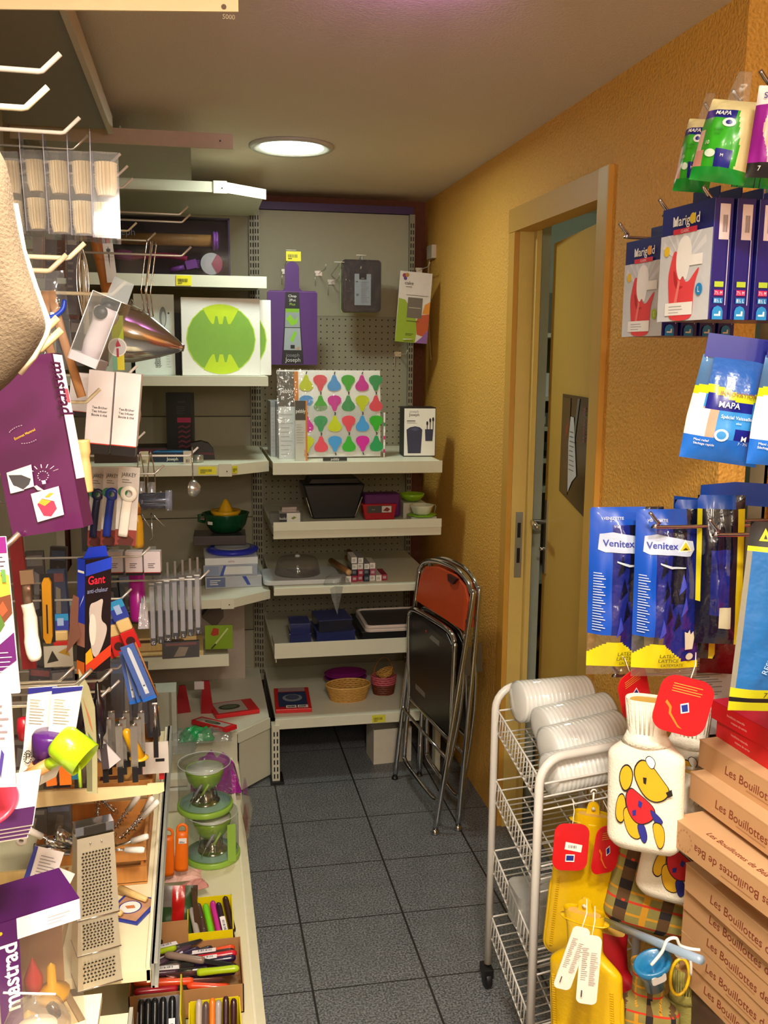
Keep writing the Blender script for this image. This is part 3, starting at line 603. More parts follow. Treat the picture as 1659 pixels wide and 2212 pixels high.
# juicer shelf
Z = .7425
x0, _, w, h = B(440, 1180, 555, 1285, 3.62)
def slab(name, lb, x, y, z, w, d, h, mat, rz=0, prints=None):
    q = MB(); q.box((0, 0, h/2), (w, d, h), mat)
    if prints: prints(front(q, w, h, -d/2), topf(q, w, d, h))
    return single(name, q, lb, 'box', (x, y, z), rz, None, bevel=.002)
slab('white_box', 'long white and blue box at the bottom of the juicer stack', x0+.005, 3.66, Z, .21, .24, .045, C('#aeb4c0', .35), R(2), lambda f, g: (f.rect(.02, .1, .35, .9, K('#5f6f9a')).poly([(.65, .95), (.72, .95), (.8, .2), (.74, .2)], K('#3448a8')).lines(.08, .3, .3, .8, 3, WHITE)))
slab('white_box', 'white and blue box on the long bottom box', x0, 3.65, Z+.046, .20, .22, .042, C('#9ca4b8', .35), R(-1), lambda f, g: (f.rect(.02, .1, .28, .9, K('#8494b4')).rect(.35, .15, .9, .85, C('#d5dade', .4)).poly([(.3, 0), (.36, 0), (.42, .95), (.37, .95)], K('#3a52b4'))))
slab('white_box', 'white tray box right under the blue lid', x0, 3.65, Z+.089, .195, .22, .026, C('#dfe3ea', .35), R(1), lambda f, g: f.text('pasta', .5, .5, .3, K('#b07070')))
q = MB(); q.lathe([(0, 0), (.092, 0), (.098, .006), (.1, .012), (.085, .018), (0, .018)], K('#2c36c0', .25), sy=1.05, seg=32); q.lathe([(0, .0185), (.07, .0185), (.066, .0215), (0, .0215)], clear('#d5dce4', .5), sy=1.05, seg=32); single('oval_lid', q, 'oval blue rimmed plastic lid in the juicer stack', 'lid', (x0+.01, 3.66, Z+.1155))  # flat lid lying alone, no container belongs to it
slab('dark_tray', 'dark slim tray box under the green bowl', x0-.035, 3.74, Z+.138, .2, .14, .036, K('#4a4448', .3), R(-2))
t = thing('citrus_juicer', 'dark green bowl with a yellow citrus reamer on top', 'juicer', (x0-.01, 3.76, Z+.175))
q = MB(); q.lathe([(.04, 0), (.055, .005), (.072, .03), (.083, .07), (.086, .075), (.08, .075), (.065, .03), (0, .012)], K('#0f4a2a', .25), seg=32, sx=1.08); q.tube([(-.085, 0, .068), (-.105, 0, .066), (-.105, .0, .045), (-.08, 0, .04)], .006, K('#0f4a2a', .25)); q.build('bowl', t)
q = MB(); q.lathe([(.045, .06), (.056, .072), (.059, .086), (.054, .083), (.03, .079), (.026, .09), (.018, .108), (.007, .127), (0, .13)], K('#e8b21e', .3), seg=30, flute=.02, nf=10); q.build('reamer', t, 'yellow plastic reamer')
q = MB(); q.box((-.062, -.063, .045), (.022, .002, .012), WHITE, rz=-.7); q.build('sticker', t)
# glass cloche-like plastic behind the thermometer packs
q = MB(); q.lathe([(.05, 0), (.062, .01), (.06, .06), (.04, .085), (.012, .095), (.012, .108), (.0, .112)], clear('#c9b99a', .3)); single('plastic_dome', q, 'clear plastic dome behind the slim thermometer packs', 'dome', (-.03, 3.62, Z))

# low shelf: big cartons, bamboo boxes, green card
Z = .2505
x0, _, w, h = B(335, 1345, 520, 1520, 3.9)
q = MB(); q.box((0, 0, h/2+.05), (w+.06, .05, h+.1), C('#b7a79b', .6)); front(q, w+.06, h+.1, -.025).lines(.1, .8, .35, .86, 3, K('#8d7b70'), .2).poly([(.55, .62), (.78, .87), (.79, .6), (.7, .5)], K('#7a6a5e')).poly([(.42, .5), (.78, .89), (.8, .86), (.45, .49)], BLACK)
single('carton', q, 'tall greyish pink carton leaning at the back with a dark blade picture', 'box', (x0-.01, 3.96, Z))
for i, (py0, py1, wx, lb, yy) in enumerate([(1395, 1440, .30, 'bamboo knife box lying on the lower shelf, upper one', 3.46), (1430, 1480, .33, 'bamboo knife box lying on the lower shelf, lower one', 3.44)]):
    t = thing('bamboo_box', lb, 'box', (-.17+i*.01, 3.50-i*.03, .505+.05*(1-i)), R(1-i)); q = MB()
    q.box((0, 0, .024), (wx, .20, .048), wood('#d9bd84')); f = front(q, wx, .048, -.10); f.poly([(.05, .62), (.82, .62), (.86, .74), (.82, .86), (.05, .86)], K('#6e4a26')); f.poly([(.08, .66), (.8, .66), (.82, .8), (.08, .8)], K('#8f8a84' if i else '#4a3222'))
    q.build('case', t)
q = MB(); q.box((0, 0, .045), (.1, .003, .09), K('#7ea01e')); f = front(q, .1, .09, -.0015); f.poly([(.2, .62), (.3, .9), (.5, .85), (.48, .6), (.3, .55)], K('#a8341e')); f.poly([(.2, .05), (.24, .0), (.85, .85), (.8, .88)], K('#c3cf8a')); f.poly([(.2, .05), (.24, .0), (.4, .2), (.36, .25)], K('#2c3a10')); xx = P(480, 1405, Y=3.42).x
single('green_card', q, 'lime green card with a red pepper picture on the lower shelf', 'card', (P(480, 1405, Y=3.4).x-.01, 3.43, .541), R(-4))
# corner deck goods
def redpack(x, y, z, w, d, lb, rz, rx=0, kind=0):
    t = thing('red_package', lb, 'package', (x, y, z), (rx, 0, rz)); q = MB(); q.box((0, 0, .008), (w, d, .016), RED); f = topf(q, w, d, .0161)
    if kind == 0: f.rect(.1, .1, .9, .78, C('#2b3c66', .3)).poly([(.5+.28*math.cos(a/8*PI), .5+.17*math.sin(a/8*PI)) for a in range(16)], K('#8b93a0')).poly([(.5+.2*math.cos(a/8*PI), .53+.12*math.sin(a/8*PI)) for a in range(16)], K('#4b5674')).rect(.12, .8, .88, .97, K('#a58f8f')).rect(.3, .04, .58, .16, WHITE).rect(.62, .04, .9, .16, WHITE).bars(.34, .06, .55, .13, 5, BLACK).bars(.66, .06, .86, .13, 5, BLACK)
    else: f.rect(.08, .08, .75, .92, C('#b5a9a0', .4)).poly([(.4+.25*math.cos(a/8*PI), .5+.22*math.sin(a/8*PI)) for a in range(16)], K('#3c4432')).poly([(.4+.18*math.cos(a/8*PI), .52+.14*math.sin(a/8*PI)) for a in range(16)], K('#5d6a52'))
    q.build('packet', t, bevel=.002)
a = P(505, 1530, Z=.26); redpack(a.x, a.y, Z+.001, .17, .13, 'red and white baking dish package lying on the corner deck', R(12), 0, 1)
a = P(475, 1580, Z=.26); redpack(a.x-.02, a.y+.02, Z+.022, .05, .2, 'narrow red package leaning over towards the deck edge', R(38), R(-6), 1)
a = P(395, 1540, Z=.25)
q = MB(); q.prism([(-.03, 0), (.03, 0), (.012, .11), (-.012, .11)], -.004, .004, C('#98141e', .35)); single('red_ribbon_pack', q, 'upright red carrier strap left of the baking dish package', 'packaging', (a.x+.0, a.y, Z), R(10))
q = MB(); q.prism([(-.022, 0), (.026, 0), (.012, .13), (-.016, .13)], -.004, .004, C('#98141e', .35)); f = front(q, .04, .04, -.0045, z=.09); f.rect(-.6, .2, .3, 1, C('#c9c1c1')); single('red_ribbon_pack', q, 'upright red carrier strap beside the bamboo boxes', 'packaging', (a.x+.09, a.y-.02, Z), R(-4))
def crumple(w, d, h, mat, seed, nx=9, ny=7):
    random.seed(seed); q = MB(); vs = []; fs = []
    for j in range(ny+1):
        for i in range(nx+1):
            u, v = i/nx*2-1, j/ny*2-1; e = max(0, 1-u*u)**.5*max(0, 1-v*v)**.5
            vs.append((u*w/2*(1+random.uniform(-.06, .06)), v*d/2, h*e*random.uniform(.7, 1.05)+.001))
    for j in range(ny):
        for i in range(nx): k = j*(nx+1)+i; fs.append((k, k+1, k+nx+2, k+nx+1))
    n = len(vs); vs += [(v[0], v[1], 0) for v in vs]
    fs += [tuple(reversed([k+n for k in f])) for f in fs]
    q.add(vs, fs, mat); return q
a = P(370, 1570, Z=.30); single('plastic_bag_pack', crumple(.17, .17, .06, film('#cfd6da', .45), 3), 'crumpled clear plastic bag at the left of the corner deck', 'plastic bag', (a.x, a.y-.05, .252), bevel=0)
a = P(425, 1580, Z=.27); single('green_bag_pack', crumple(.12, .1, .035, C('#1f9a50', .25, bump=.004), 5), 'flat green plastic pack behind the magenta bag', 'pack', (a.x, a.y, .252))
a = P(455, 1575, Z=.30); single('clear_wrap', crumple(.13, .07, .05, film('#dfe6e6', .35), 8), 'bunched clear wrap between the green and magenta packs', 'plastic wrap', (a.x+.01, a.y+.03, .252))
a = P(455, 1610, Z=.25); single('magenta_bag', crumple(.17, .13, .125, C('#a32a9a', .18, bump=.005, coat=.5), 11), 'shiny magenta plastic bag behind the clear fondue tubs', 'plastic bag', (a.x+.01, 3.13, .147))
q = MB(); q.box((-.03, 0, .012), (.055, .05, .024), C('#e6ddc8', .5)); q.box((.03, 0, .012), (.062, .05, .024), C('#ece5d2', .5)); a = P(365, 1610, Z=.3); single('white_carton', q, 'pair of flat cream cartons above the white box corner', 'box', (a.x, 3.02, .22))
q = MB(); q.box((0, 0, .035), (.14, .1, .07), C('#dcd6cb', .5)); single('white_carton', q, 'white carton under the pair of flat cream ones', 'box', (a.x, 3.02, .147))
# leaning flat boxes behind the bag (left, seen over the deck)
q = MB(); q.box((0, 0, .1), (.1, .1, .2), C('#c3c8bc', .5)); q.box((.03, -.052, .1), (.008, .003, .2), K('#9a9c8c')); a = P(350, 1560, Y=3.25); single('pale_carton', q, 'pale grey-green carton behind the crumpled bag', 'box', (a.x+.0, 3.3, .2505))

# ================================================================ GOODS ON THE PEGBOARD UNIT
# purple chopping board
x0, z0, w, h = B(577, 565, 685, 788, 3.80)
t = thing('chopping_board', 'purple folding chopping board with a paper sleeve hanging from a hook', 'chopping board', (x0, 3.795, z0))
PUR = C('#4a1a70', .35); hb = h*.72
q = MB(); hw = w/2; nk = w*.14
q.prism([(-hw+.006, 0), (hw-.006, 0), (hw, .006), (hw, hb-.008), (hw-.008, hb), (nk+.01, hb), (nk, hb+.012)]+[(x, z) for x, z in arc(0, h-nk, nk, 0, 180, 10)]+[(-nk, hb+.012), (-nk-.01, hb), (-hw+.008, hb), (-hw, hb-.008), (-hw, .006)], 0, .007, PUR)
q.build('board', t)
q = MB(); 
for s in (-1, 1): q.tube([(s*.022*1.9, -.0005, .004), (s*.02*1.2, -.0005, hb-.01), (s*nk*.9, -.0005, hb+.03)], .0009, K('#6a3a92'))
q.box((0, -.0005, hb-.004), (w-.01, .0012, .0015), K('#8a5aa8')); q.build('fold_line', t)
q = MB(); sw = w*.42; q.prism([(-sw/2, .004), (sw/2, .004), (sw*.32, hb*.98), (-sw*.32, hb*.98)], -.0022, -.0008, K('#181a20')); f = front(q, sw, hb, -.0024)
f.poly([(.08, .2), (.92, .2), (.86, .50), (.14, .50)], C('#9aa6ac', .4)).poly([(.14, .51), (.86, .51), (.83, .76), (.17, .76)], C('#8f9a9c', .4)).rect(.19, .71, .81, .76, K('#7cb21e'))
f.poly([(.38, .34), (.6, .46), (.7, .44), (.5, .3)], K('#7ec81e')).poly([(.2, .62), (.4, .68), (.6, .6), (.78, .66), (.7, .56), (.45, .53)], K('#86c426')).rect(.4, .22, .6, .27, K('#15181c')).poly([(.6, .22), (.85, .25), (.8, .2)], K('#b58a72'))
f.text('Chop', .5, .93, .035, WHITE).text('2Pot', .5, .875, .035, WHITE).text('Plus', .5, .82, .035, K('#9ec81e')).text('joseph', .5, .135, .05, K('#8a8a90'), maxw=.8).text('Joseph', .5, .07, .055, C('#d9d9de'), maxw=.84); q.build('sleeve', t)
# baking tray pack
x0, z0, w, h = B(739, 561, 823, 674, 3.84)
t = thing('baking_tray', 'dark rectangular baking tray with a grey label in clear wrap', 'baking tray', (x0, 3.84, z0))
q = MB(); q.prism(rrect(-w/2, 0, w/2, h, .016), 0, .03, K('#23242a', .3)); q.prism(rrect(-w/2+.008, .008, w/2-.008, h-.008, .012), -.002, 0, K('#2e2f36', .3)); q.prism(rrect(-w/2-.003, -.003, w/2-.003, h-.003, .016), .03, .034, K('#8f9a60', .4)); q.build('tray', t)
q = MB(); q.box((.004, -.003, h*.43), (w*.42, .001, h*.60), C('#a9b0b6', .5)); f = front(q, w*.42, h*.6, -.0036, .004, h*.13); f.rect(.28, .82, .72, 1.03, BLACK).text('BAKE', .5, .86, .03, WHITE).lines(.38, .1, .92, .78, 14, K('#7d858c'), .25).rect(.08, .74, .2, .76, BLACK).rect(.1, .3, .25, .36, K('#5a6066')); q.build('tray_label', t)
q = MB(); q.tube([(.0, -.004, h-.005), (.0, -.006, h+.018)], .006, film('#c8cdd4', .4)); q.prism(rrect(-w/2-.001, -.001, w/2+.001, h+.001, .016), -.0055, -.005, film('#c8cdd4', .03)); q.build('clear_wrap', t)
# cake card
x0, z0, w, h = B(851, 587, 932, 740, 3.87)
t = thing('cake_stencil_card', 'white and green cake mould card hanging at the wall corner', 'card', (x0-.004, 3.88, z0), (0, R(4), 0))
q = MB(); q.box((0, 0, h/2), (w*.86, .004, h), C('#d6ccc6', .5)); f = front(q, w*.86, h, -.002)
f.poly([(0, 0), (.62, 0), (.66, .25), (.5, .45), (.3, .55), (.22, .6), (.02, .62)], K('#8ea628')).poly([(.62, 0), (1, 0), (1, .2), (.85, .1)], K('#8a5aa0')).poly([(.66, .12), (.84, .1), (1, .2), (1, .42), (.7, .4), (.6, .3)], K('#b8502a')).poly([(.78, .42), (1, .42), (1, .6), (.84, .55)], K('#d98a28'))
f.rect(.3, .35, .76, .64, C('#6a6058', .4)).rect(.34, .49, .72, .5, K('#b0a898')).disc(.14, .94, .03, K('#8a2a4a')).disc(.22, .95, .028, K('#b07a20')).disc(.17, .9, .025, K('#5a3a80')).text('cake', .3, .84, .05, K('#3a3432'), maxw=.4).text('moulds', .3, .79, .022, K('#3a3432')).rect(.24, .67, .92, .675, K('#5a5450')).lines(.3, .1, .6, .14, 2, K('#4a5a18')).rect(.3, .3, .7, .31, K('#4a5a18')); q.build('card', t)
# shelf 1
Z = 1.2225
for i, px in enumerate((565, 584)):
    a = P(px, 900, Y=3.62); t = thing('slim_white_box', ('slim white packaged box nearest the corner upright', 'slim white packaged box second from the corner upright')[i], 'box', (.285+i*.021, 3.66, Z), R(1))
    q = MB(); q.box((0, .07, .105), (.018, .14, .21), C('#b4b9be', .3)); f = front(q, .018, .21, 0); f.rect(0, .9, 1, 1, K('#8c9298')).lines(.15, .1, .85, .88, 12, K('#8a9096'), .1); q.build('carton', t)
    q = MB(); q.box((0, -.0015, .105), (.0195, .002, .212), film('#ffffff', .22)); q.build('shrink_wrap', t)
def pear(f, u, v, s, c, up=1):
    p = [(u+s*dx*.66, v+up*s*dz*.9) for dx, dz in [(0, .62), (.12, .6), (.2, .45), (.3, .2), (.5, .0), (.62, -.2), (.6, -.4), (.4, -.56), (.15, -.62), (-.15, -.62), (-.4, -.56), (-.6, -.4), (-.62, -.2), (-.5, 0), (-.3, .2), (-.2, .45), (-.12, .6)]]
    f.poly(p, c); f.poly([(u-.004, v+up*s*.6), (u+.006, v+up*s*.6), (u+.014, v+up*s*.78), (u+.004, v+up*s*.8)], K('#3a3a3a'))
PC = [K(c, .4) for c in ('#c3cf10', '#e0485a', '#3f9ae0', '#2fae2a', '#d01fa0', '#1f9a5a')]
x0, _, w, h = B(603, 800, 826, 994, 3.56)
t = thing('pear_glass_board', 'large glass board with coloured pears in a clear package', 'glass board', (x0, 3.58, Z), (R(-4), 0, R(2)))
q = MB(); q.box((0, .006, h/2), (w, .008, h*.97), C('#f0f2f0', .3)); f = front(q, w, h*.97, .002)
f.rect(.0, .0, .17, .60, C('#d3d8da', .4)).rect(0, .60, .16, 1, K('#5e5d58')).rect(.155, .60, .195, 1, K('#d9822a')).text('pebbly', .085, .78, .05, WHITE, maxw=.13, bold=.01).lines(.02, .05, .15, .56, 10, K('#aab2b6'), .12)
for j in range(4):
    for i in range(6):
        pear(f, .27+i*.137, .87-j*.235, .165, PC[(i+j*2) % 6], 1 if (i+j) % 2 == 0 else -1)
q.build('board', t)
q = MB(); q.box((.035, -.001, h*.33), (w*.72, .002, h*.52), C('#e9eeec', .35, alpha=.60)); q.build('frosted_sheet', t)
q = MB(); q.box((0, -.003, h/2), (w+.01, .001, h), film('#ffffff', .04)); q.build('shrink_wrap', t)
x1, _, w1, h1 = B(638, 866, 664, 996, 3.50)
q = MB(); q.box((0, .004, h1/2), (w1, .006, h1), C('#c9c9c2', .4)); f = front(q, w1, h1, .001); f.rect(0, .68, .9, 1, K('#4d4a44')).rect(.86, 0, 1, 1, K('#d9822a')).text('pebbly', .45, .83, .06, WHITE, maxw=.8, bold=.01).lines(.08, .3, .75, .64, 8, K('#8a8a84'), .15).text('5', .78, .16, .05, K('#d9822a')).text('B', .78, .1, .04, K('#d9822a'))
single('small_board_card', q, 'small grey and orange card in front of the pear board', 'card', (x1, 3.50, Z), R(1))
x2, _, w2, h2 = B(830, 775, 840, 990, 3.66)
q = MB(); q.box((0, .0, .125), (.30, .004, .25), film('#dfe6ea', .3)); q.tube([(.15, -.002, .01), (.15, -.002, .235), (.14, -.002, .25), (-.13, -.002, .25)], .0025, film('#ffffff', .5)); a = P(735, 870, Y=3.68); single('clear_board', q, 'big clear plastic board package behind the pear board', 'package', (a.x+.01, 3.69, Z), R(2))
a = P(828, 900, Y=3.6); q = MB(); q.box((0, 0, .085), (.006, .006, .17), C('#f0ecec', .4)); f = side_r(q, .006, .17, .003); f.rect(0, 0, 1, 1, K('#e0408a')); f2 = front(q, .006, .17, -.003); [f2.rect(0, .1+i*.15, 1, .18+i*.15, K(c)) for i, c in enumerate(('#e01f90', '#ffffff', '#e01f90', '#ffffff', '#1f9a5a'))]; single('pear_board', q, 'pink speckled board edge just right of the pear board', 'glass board', (a.x+.004, 3.60, Z))
a = P(722, 992, Y=3.49); q = MB(); q.box((0, .0, .008), (.088, .012, .014), K('#2f302d')); front(q, .088, .014, -.006, z=.001).text('pebbly', .5, .5, .6, WHITE, bold=.01); single('board_foot', q, 'dark foot bar with white letters before the pear board', 'display foot', (a.x, 3.472, Z+.001))
x3, _, w3, h3 = B(873, 882, 943, 988, 3.60)
t = thing('utensil_pot_box', 'white fronted black box with a utensil pot picture', 'box', (x3-.003, 3.60, Z), R(-4)); w3 *= .98
q = MB(); q.box((0, .055, h3/2), (w3, .11, h3), K('#17171b')); f = front(q, w3, h3, 0); f.rect(.02, .02, .98, .98, WHITE); f.text('joseph', .32, .92, .05, K('#7a7a80'), maxw=.42).text('Joseph', .32, .855, .055, BLACK, maxw=.44, bold=.01).rect(.1, .72, .36, .735, BLACK).lines(.1, .68, .5, .71, 2, K('#9a9aa0'))
f.poly([(.14, .07), (.54, .07), (.58, .55), (.5, .6), (.36, .62), (.2, .6), (.09, .55)], K('#2f3350')).poly([(.2, .56), (.36, .52), (.5, .56), (.36, .6)], K('#4a5070')).poly([(.68, .32), (.9, .32), (.92, .56), (.66, .56)], K('#2f3350')); 
for u, v in ((.73, .68), (.82, .74), (.91, .76)): f.poly([(u-.01, .55), (u+.01, .55), (u+.012, v-.04), (u-.012, v-.04)], BLACK); f.poly([(u+.03*math.cos(a/6*PI), v+.045*math.sin(a/6*PI)) for a in range(12)], BLACK)
q.build('carton', t, bevel=.001)

# shelf 2
Z = .9755
x0, _, w, h = B(583, 1095, 655, 1130, 3.53)
t = thing('slicer_pack', 'clear blister pack with a white and black label band', 'pack', (x0, 3.53, Z), R(-2)); q = MB(); q.box((0, .03, .024), (w, .06, .046), clear('#aab0b6', .4)); q.build('blister', t, bevel=.004)
q = MB(); q.box((.012, .029, .024), (w*.62, .064, .048), WHITE); f = front(q, w*.62, .048, -.003, .012); f.rect(0, 0, .35, 1, K('#2a2a34')).text('koki', .17, .6, .22, WHITE).poly([(.55, .6), (.7, .75), (.82, .66), (.66, .5)], K('#7a8a28')); q.build('band', t)
for i in range(2): q = MB(); q.box((0, 0, .005), (.055, .05, .009), C('#b0a2a0', .4)); single('small_flat_pack', q, ('lower', 'upper')[i]+' flat pinkish pack on the blister pack', 'pack', (x0+.01, 3.565, Z+.0495+i*.0095), R(3*i))
a = P(563, 1130, Y=3.55); 
x0, _, w, h = B(652, 1045, 785, 1122, 3.70)
t = thing('black_caddy', 'large black plastic caddy in the shadow of the second shelf', 'caddy', (x0, 3.74, Z)); q = MB(); q.prism([(-w*.34, .0), (w*.34, 0), (w*.5, h*.95), (-w*.5, h*.95)], -.08, .08, K('#121214', .35)); q.build('body', t, bevel=.006)
q = MB(); q.prism([(-w*.42, h*.95), (w*.44, h*.95), (w*.38, h*1.12), (-w*.36, h*1.12)], -.07, .07, K('#0d0d10', .3)); q.build('lid', t, bevel=.004)
q = MB(); q.tube([(-w*.45, -.085, h*.6), (-w*.36, -.09, .01)], .002, WIRE); q.tube([(w*.45, -.085, h*.6), (w*.33, -.09, .01)], .002, WIRE); q.build('wire_handle', t)
x0, _, w, h = B(782, 1055, 860, 1118, 3.62)
t = thing('lunch_box', 'purple and red plastic tub with a dark label', 'tub', (x0, 3.62, Z)); q = MB(); q.box((.012, .05, .045+.008), (w, .08, .09), K('#5a1c66', .3)); q.build('back_tub', t, bevel=.008)
q = MB(); q.prism([(-w*.42, 0), (w*.38, 0), (w*.46, .062), (-w*.5, .062)], -.01, .045, K('#b01428', .3)); q.build('tub', t, bevel=.004)
q = MB(); q.box((-.005, -.0115, .042), (w*.66, .001, .028), K('#45403c')); front(q, w*.66, .028, -.0122, -.005, .028).rect(.6, .05, 1, .95, C('#d9d2cc')).poly([(.65, .3), (.8, .8), (.95, .5), (.85, .15)], K('#8c2430')).text('box', .25, .5, .2, C('#c8c0b8')); q.build('tub_label', t)
x0, _, w, h = B(872, 1070, 960, 1115, 3.52)
t = thing('flower_bowl', 'white scalloped bowl on a lime green saucer', 'bowl', (x0-.002, 3.55, Z+.024)); q = MB(); q.lathe([(0, 0), (.03, 0), (.034, .006), (.042, .028), (.046, .036), (.043, .036), (.03, .008), (0, .006)], C('#d9dccb', .3), seg=36, flute=.04, nf=6, c=(0, 0, .006)); q.build('bowl', t)
q = MB(); q.lathe([(0, 0), (.05, .0), (.056, .005), (.054, .006), (.0, .003)], K('#86c41e', .3), seg=36, flute=.06, nf=6); q.build('saucer', t, 'lime green saucer')
q = MB(); q.tube([(.05, 0, .008), (.056, 0, .035), (.05, 0, .042)], .0012, clear('#dddddd', .5)); q.build('clear_clip', t)
q = MB(); q.box((0, 0, .0115), (.10, .08, .023), C('#b8bfae', .4)); single('bowl_carton', q, 'flat pale carton under the scalloped bowl', 'box', (x0, 3.56, Z))
a = P(890, 1068, Y=3.66); t = thing('green_bowl', 'small lime green bowl behind the white scalloped one', 'bowl', (a.x+.005, 3.68, Z+.062)); q = MB(); q.lathe([(0, 0), (.025, 0), (.045, .016), (.05, .03), (.047, .03), (.02, .004), (0, .004)], K('#8bb81e', .3)); q.build('bowl', t)
q = MB(); q.box((0, 0, .03), (.09, .09, .06), C('#c9c7b6', .5)); single('white_carton', q, 'pale carton that carries the small lime green bowl', 'box', (a.x+.005, 3.68, Z))

# shelf 3
Z = .7575
x0, _, w, h = B(562, 1240, 730, 1272, 3.52)
t = thing('cake_carrier', 'white cake tray under a clear domed lid', 'cake carrier', (x0+.012, 3.585, Z)); q = MB(); q.prism(rrect(-w/2, -.1, w/2, .12, .03), 0, .018, C('#ccd3d8', .35), 'xy'); q.build('tray', t, bevel=.003)
q = MB(); q.lathe([(.088, .018), (.085, .035), (.078, .065), (.07, .078), (.03, .083), (0, .084)], clear('#bdb6b0', .28), seg=36, c=(-.01, .02, 0)); q.lathe([(.012, .083), (.008, .09), (0, .092)], clear('#ffffff', .5), c=(-.01, .02, 0)); q.build('dome', t)
for i, (px, py, r, lb) in enumerate([(756, 1232, .0115, 'cork end wooden rolling pin, left of three'), (784, 1209, .0115, 'cork end wooden rolling pin, topmost of three'), (783, 1235, .011, 'cork end wooden rolling pin, under the topmost one')]):
    p = P(px, py, Y=3.5); q = MB(); q.lathe([(0, 0), (r, 0), (r*1.02, .01), (r*1.02, .22), (0, .22)], wood('#b8844e'), axis='y', seg=18); q.lathe([(0, -.0008), (r*.9, -.0008), (r*.9, 0), (0, 0)], C('#cfa878', .6), axis='y', seg=18); single('rolling_pin', q, lb, 'rolling pin', (p.x-.004, 3.5+.03*i, (Z+.038, Z+.066, Z+.036)[i]), R(10 if i == 0 else 3), 'wooden rolling pins on the shelf')
cols = [('#8a8a90', 'silver'), ('#a0284a', 'crimson'), ('#2e3848', 'slate'), ('#a04a68', 'dusty pink'), ('#d9d4ce', 'white')]
boxes = [(808, 1260, 1), (808, 1240, 2), (808, 1217, 0), (809, 1197, 4), (829, 1245, 1), (829, 1219, 1), (829, 1198, 4), (828, 1176, 0), (850, 1245, 2), (849, 1212, 2), (849, 1190, 0), (870, 1234, 4), (870, 1209, 3), (870, 1187, 4), (877, 1253, 4), (896, 1248, 1), (785, 1259, 4)]
names = ['bottom left of the cluster', 'low in the left column', 'mid left column', 'top of the left column', 'low in the second column', 'middle of the second column', 'upper second column', 'very top of the second column', 'low in the third column', 'middle of the third column', 'top of the third column', 'low in the fourth column', 'middle of the fourth column', 'top of the fourth column', 'bottom right corner', 'far right by the chair', 'alone at the left before the pins']
colx = {808: 0, 809: 0, 829: 1, 828: 1, 850: 2, 849: 2, 870: 3, 877: 4, 896: 5, 785: 6}
cnt = {}
for (px, py, ci), nm in zip(boxes, names):
    k = colx[px]; n = cnt.get(k, 0); cnt[k] = n+1; p = P(px, py, Y=3.52); s = .0232
    if k == 4: p.x += .012; 
    if k == 5: p.x += .012
    q = MB(); q.box((0, .05, s/2), (s*.92, .10, s), C(cols[ci][0], .3)); f = front(q, s*.92, s, 0)
    if ci in (0, 4): f.rect(.08, .1, .92, .9, WHITE).bars(.15, .25, .75, .75, 7, K('#55555a'))
    else: f.rect(.2, .3, .8, .75, C('#b9a4a8' if ci != 2 else '#6a7480', .4))
    single('pin_box', q, '%s small square ended box, %s' % (cols[ci][1], nm), 'box', (.5755+.0235*(k if k < 6 else -1), 3.50+.008*((k+n) % 2), Z+n*(s+.0004)), 0, 'small square ended boxes on the third shelf')
single('plastic_bag', crumple(.10, .06, .04, film('#c5c9cc', .4), 21), 'crumpled clear bag between the cake carrier and the pins', 'plastic bag', (.505, 3.49, Z))
q = MB(); q.add([(0, 0, 0), (.03, .002, -.004), (.018, .004, -.06), (.008, 0, -.11), (-.012, .003, -.05), (-.02, .001, -.01)], [(0, 1, 2, 3), (0, 3, 4, 5)], film('#cfd4d8', .4)); single('loose_wrap', q, 'clear plastic wrap hanging down over the shelf edge', 'plastic wrap', (.492, FY-.009, Z+.004), solid=.0008)

# shelf 4
Z = .5005
for i, (px, w, d, h, xx, zz, lb) in enumerate([(640, .082, .12, .05, .375, 0, 'translucent blue box at the left, the lower one'), (640, .075, .11, .04, .372, .051, 'translucent blue box stacked on the left one'), (700, .15, .16, .06, .505, 0, 'wide translucent blue box in the middle, the lower one'), (700, .13, .15, .045, .50, .061, 'dark blue-grey box on the wide translucent one')]):
    q = MB(); q.box((0, 0, h/2), (w, d, h), C('#333a78' if i != 3 else '#2c2f40', .15, alpha=.75)); q.box((0, 0, h+.0005), (w+.004, d+.004, .003), C('#4a5290', .2, alpha=.7)); single('blue_box', q, lb, 'storage box', (xx, 3.60-.012*(i % 2), Z+zz), R(2*i-2), None, bevel=.004)
q = MB(); q.box((0, 0, .03), (.26, .26, .06), K('#17181c', .35)); q.box((0, 0, .061), (.27, .27, .003), K('#23252c', .3)); single('black_tray', q, 'black rectangular tin under the white tray', 'tray', (.735, 3.62, Z), R(0), None, bevel=.005)
for i in range(2):
    q = MB(); q.prism(rrect(-.13, -.13, .13, .13, .025), 0, .006, C('#cfc2bd', .3), 'xy'); q.prism(rrect(-.115, -.115, .115, .115, .02), .0062, .0068, K('#4b4646', .3), 'xy'); q.tube([(x, y, .007) for x, y in rrect(-.125, -.125, .125, .125, .025)], .005, C('#dccfca', .3), closed=True); single('serving_tray', q, ('lower pinkish white rimmed tray', 'upper pinkish white rimmed tray with a dark inside')[i], 'tray', (.745, 3.60, Z+.0645+i*.0135), R(0))

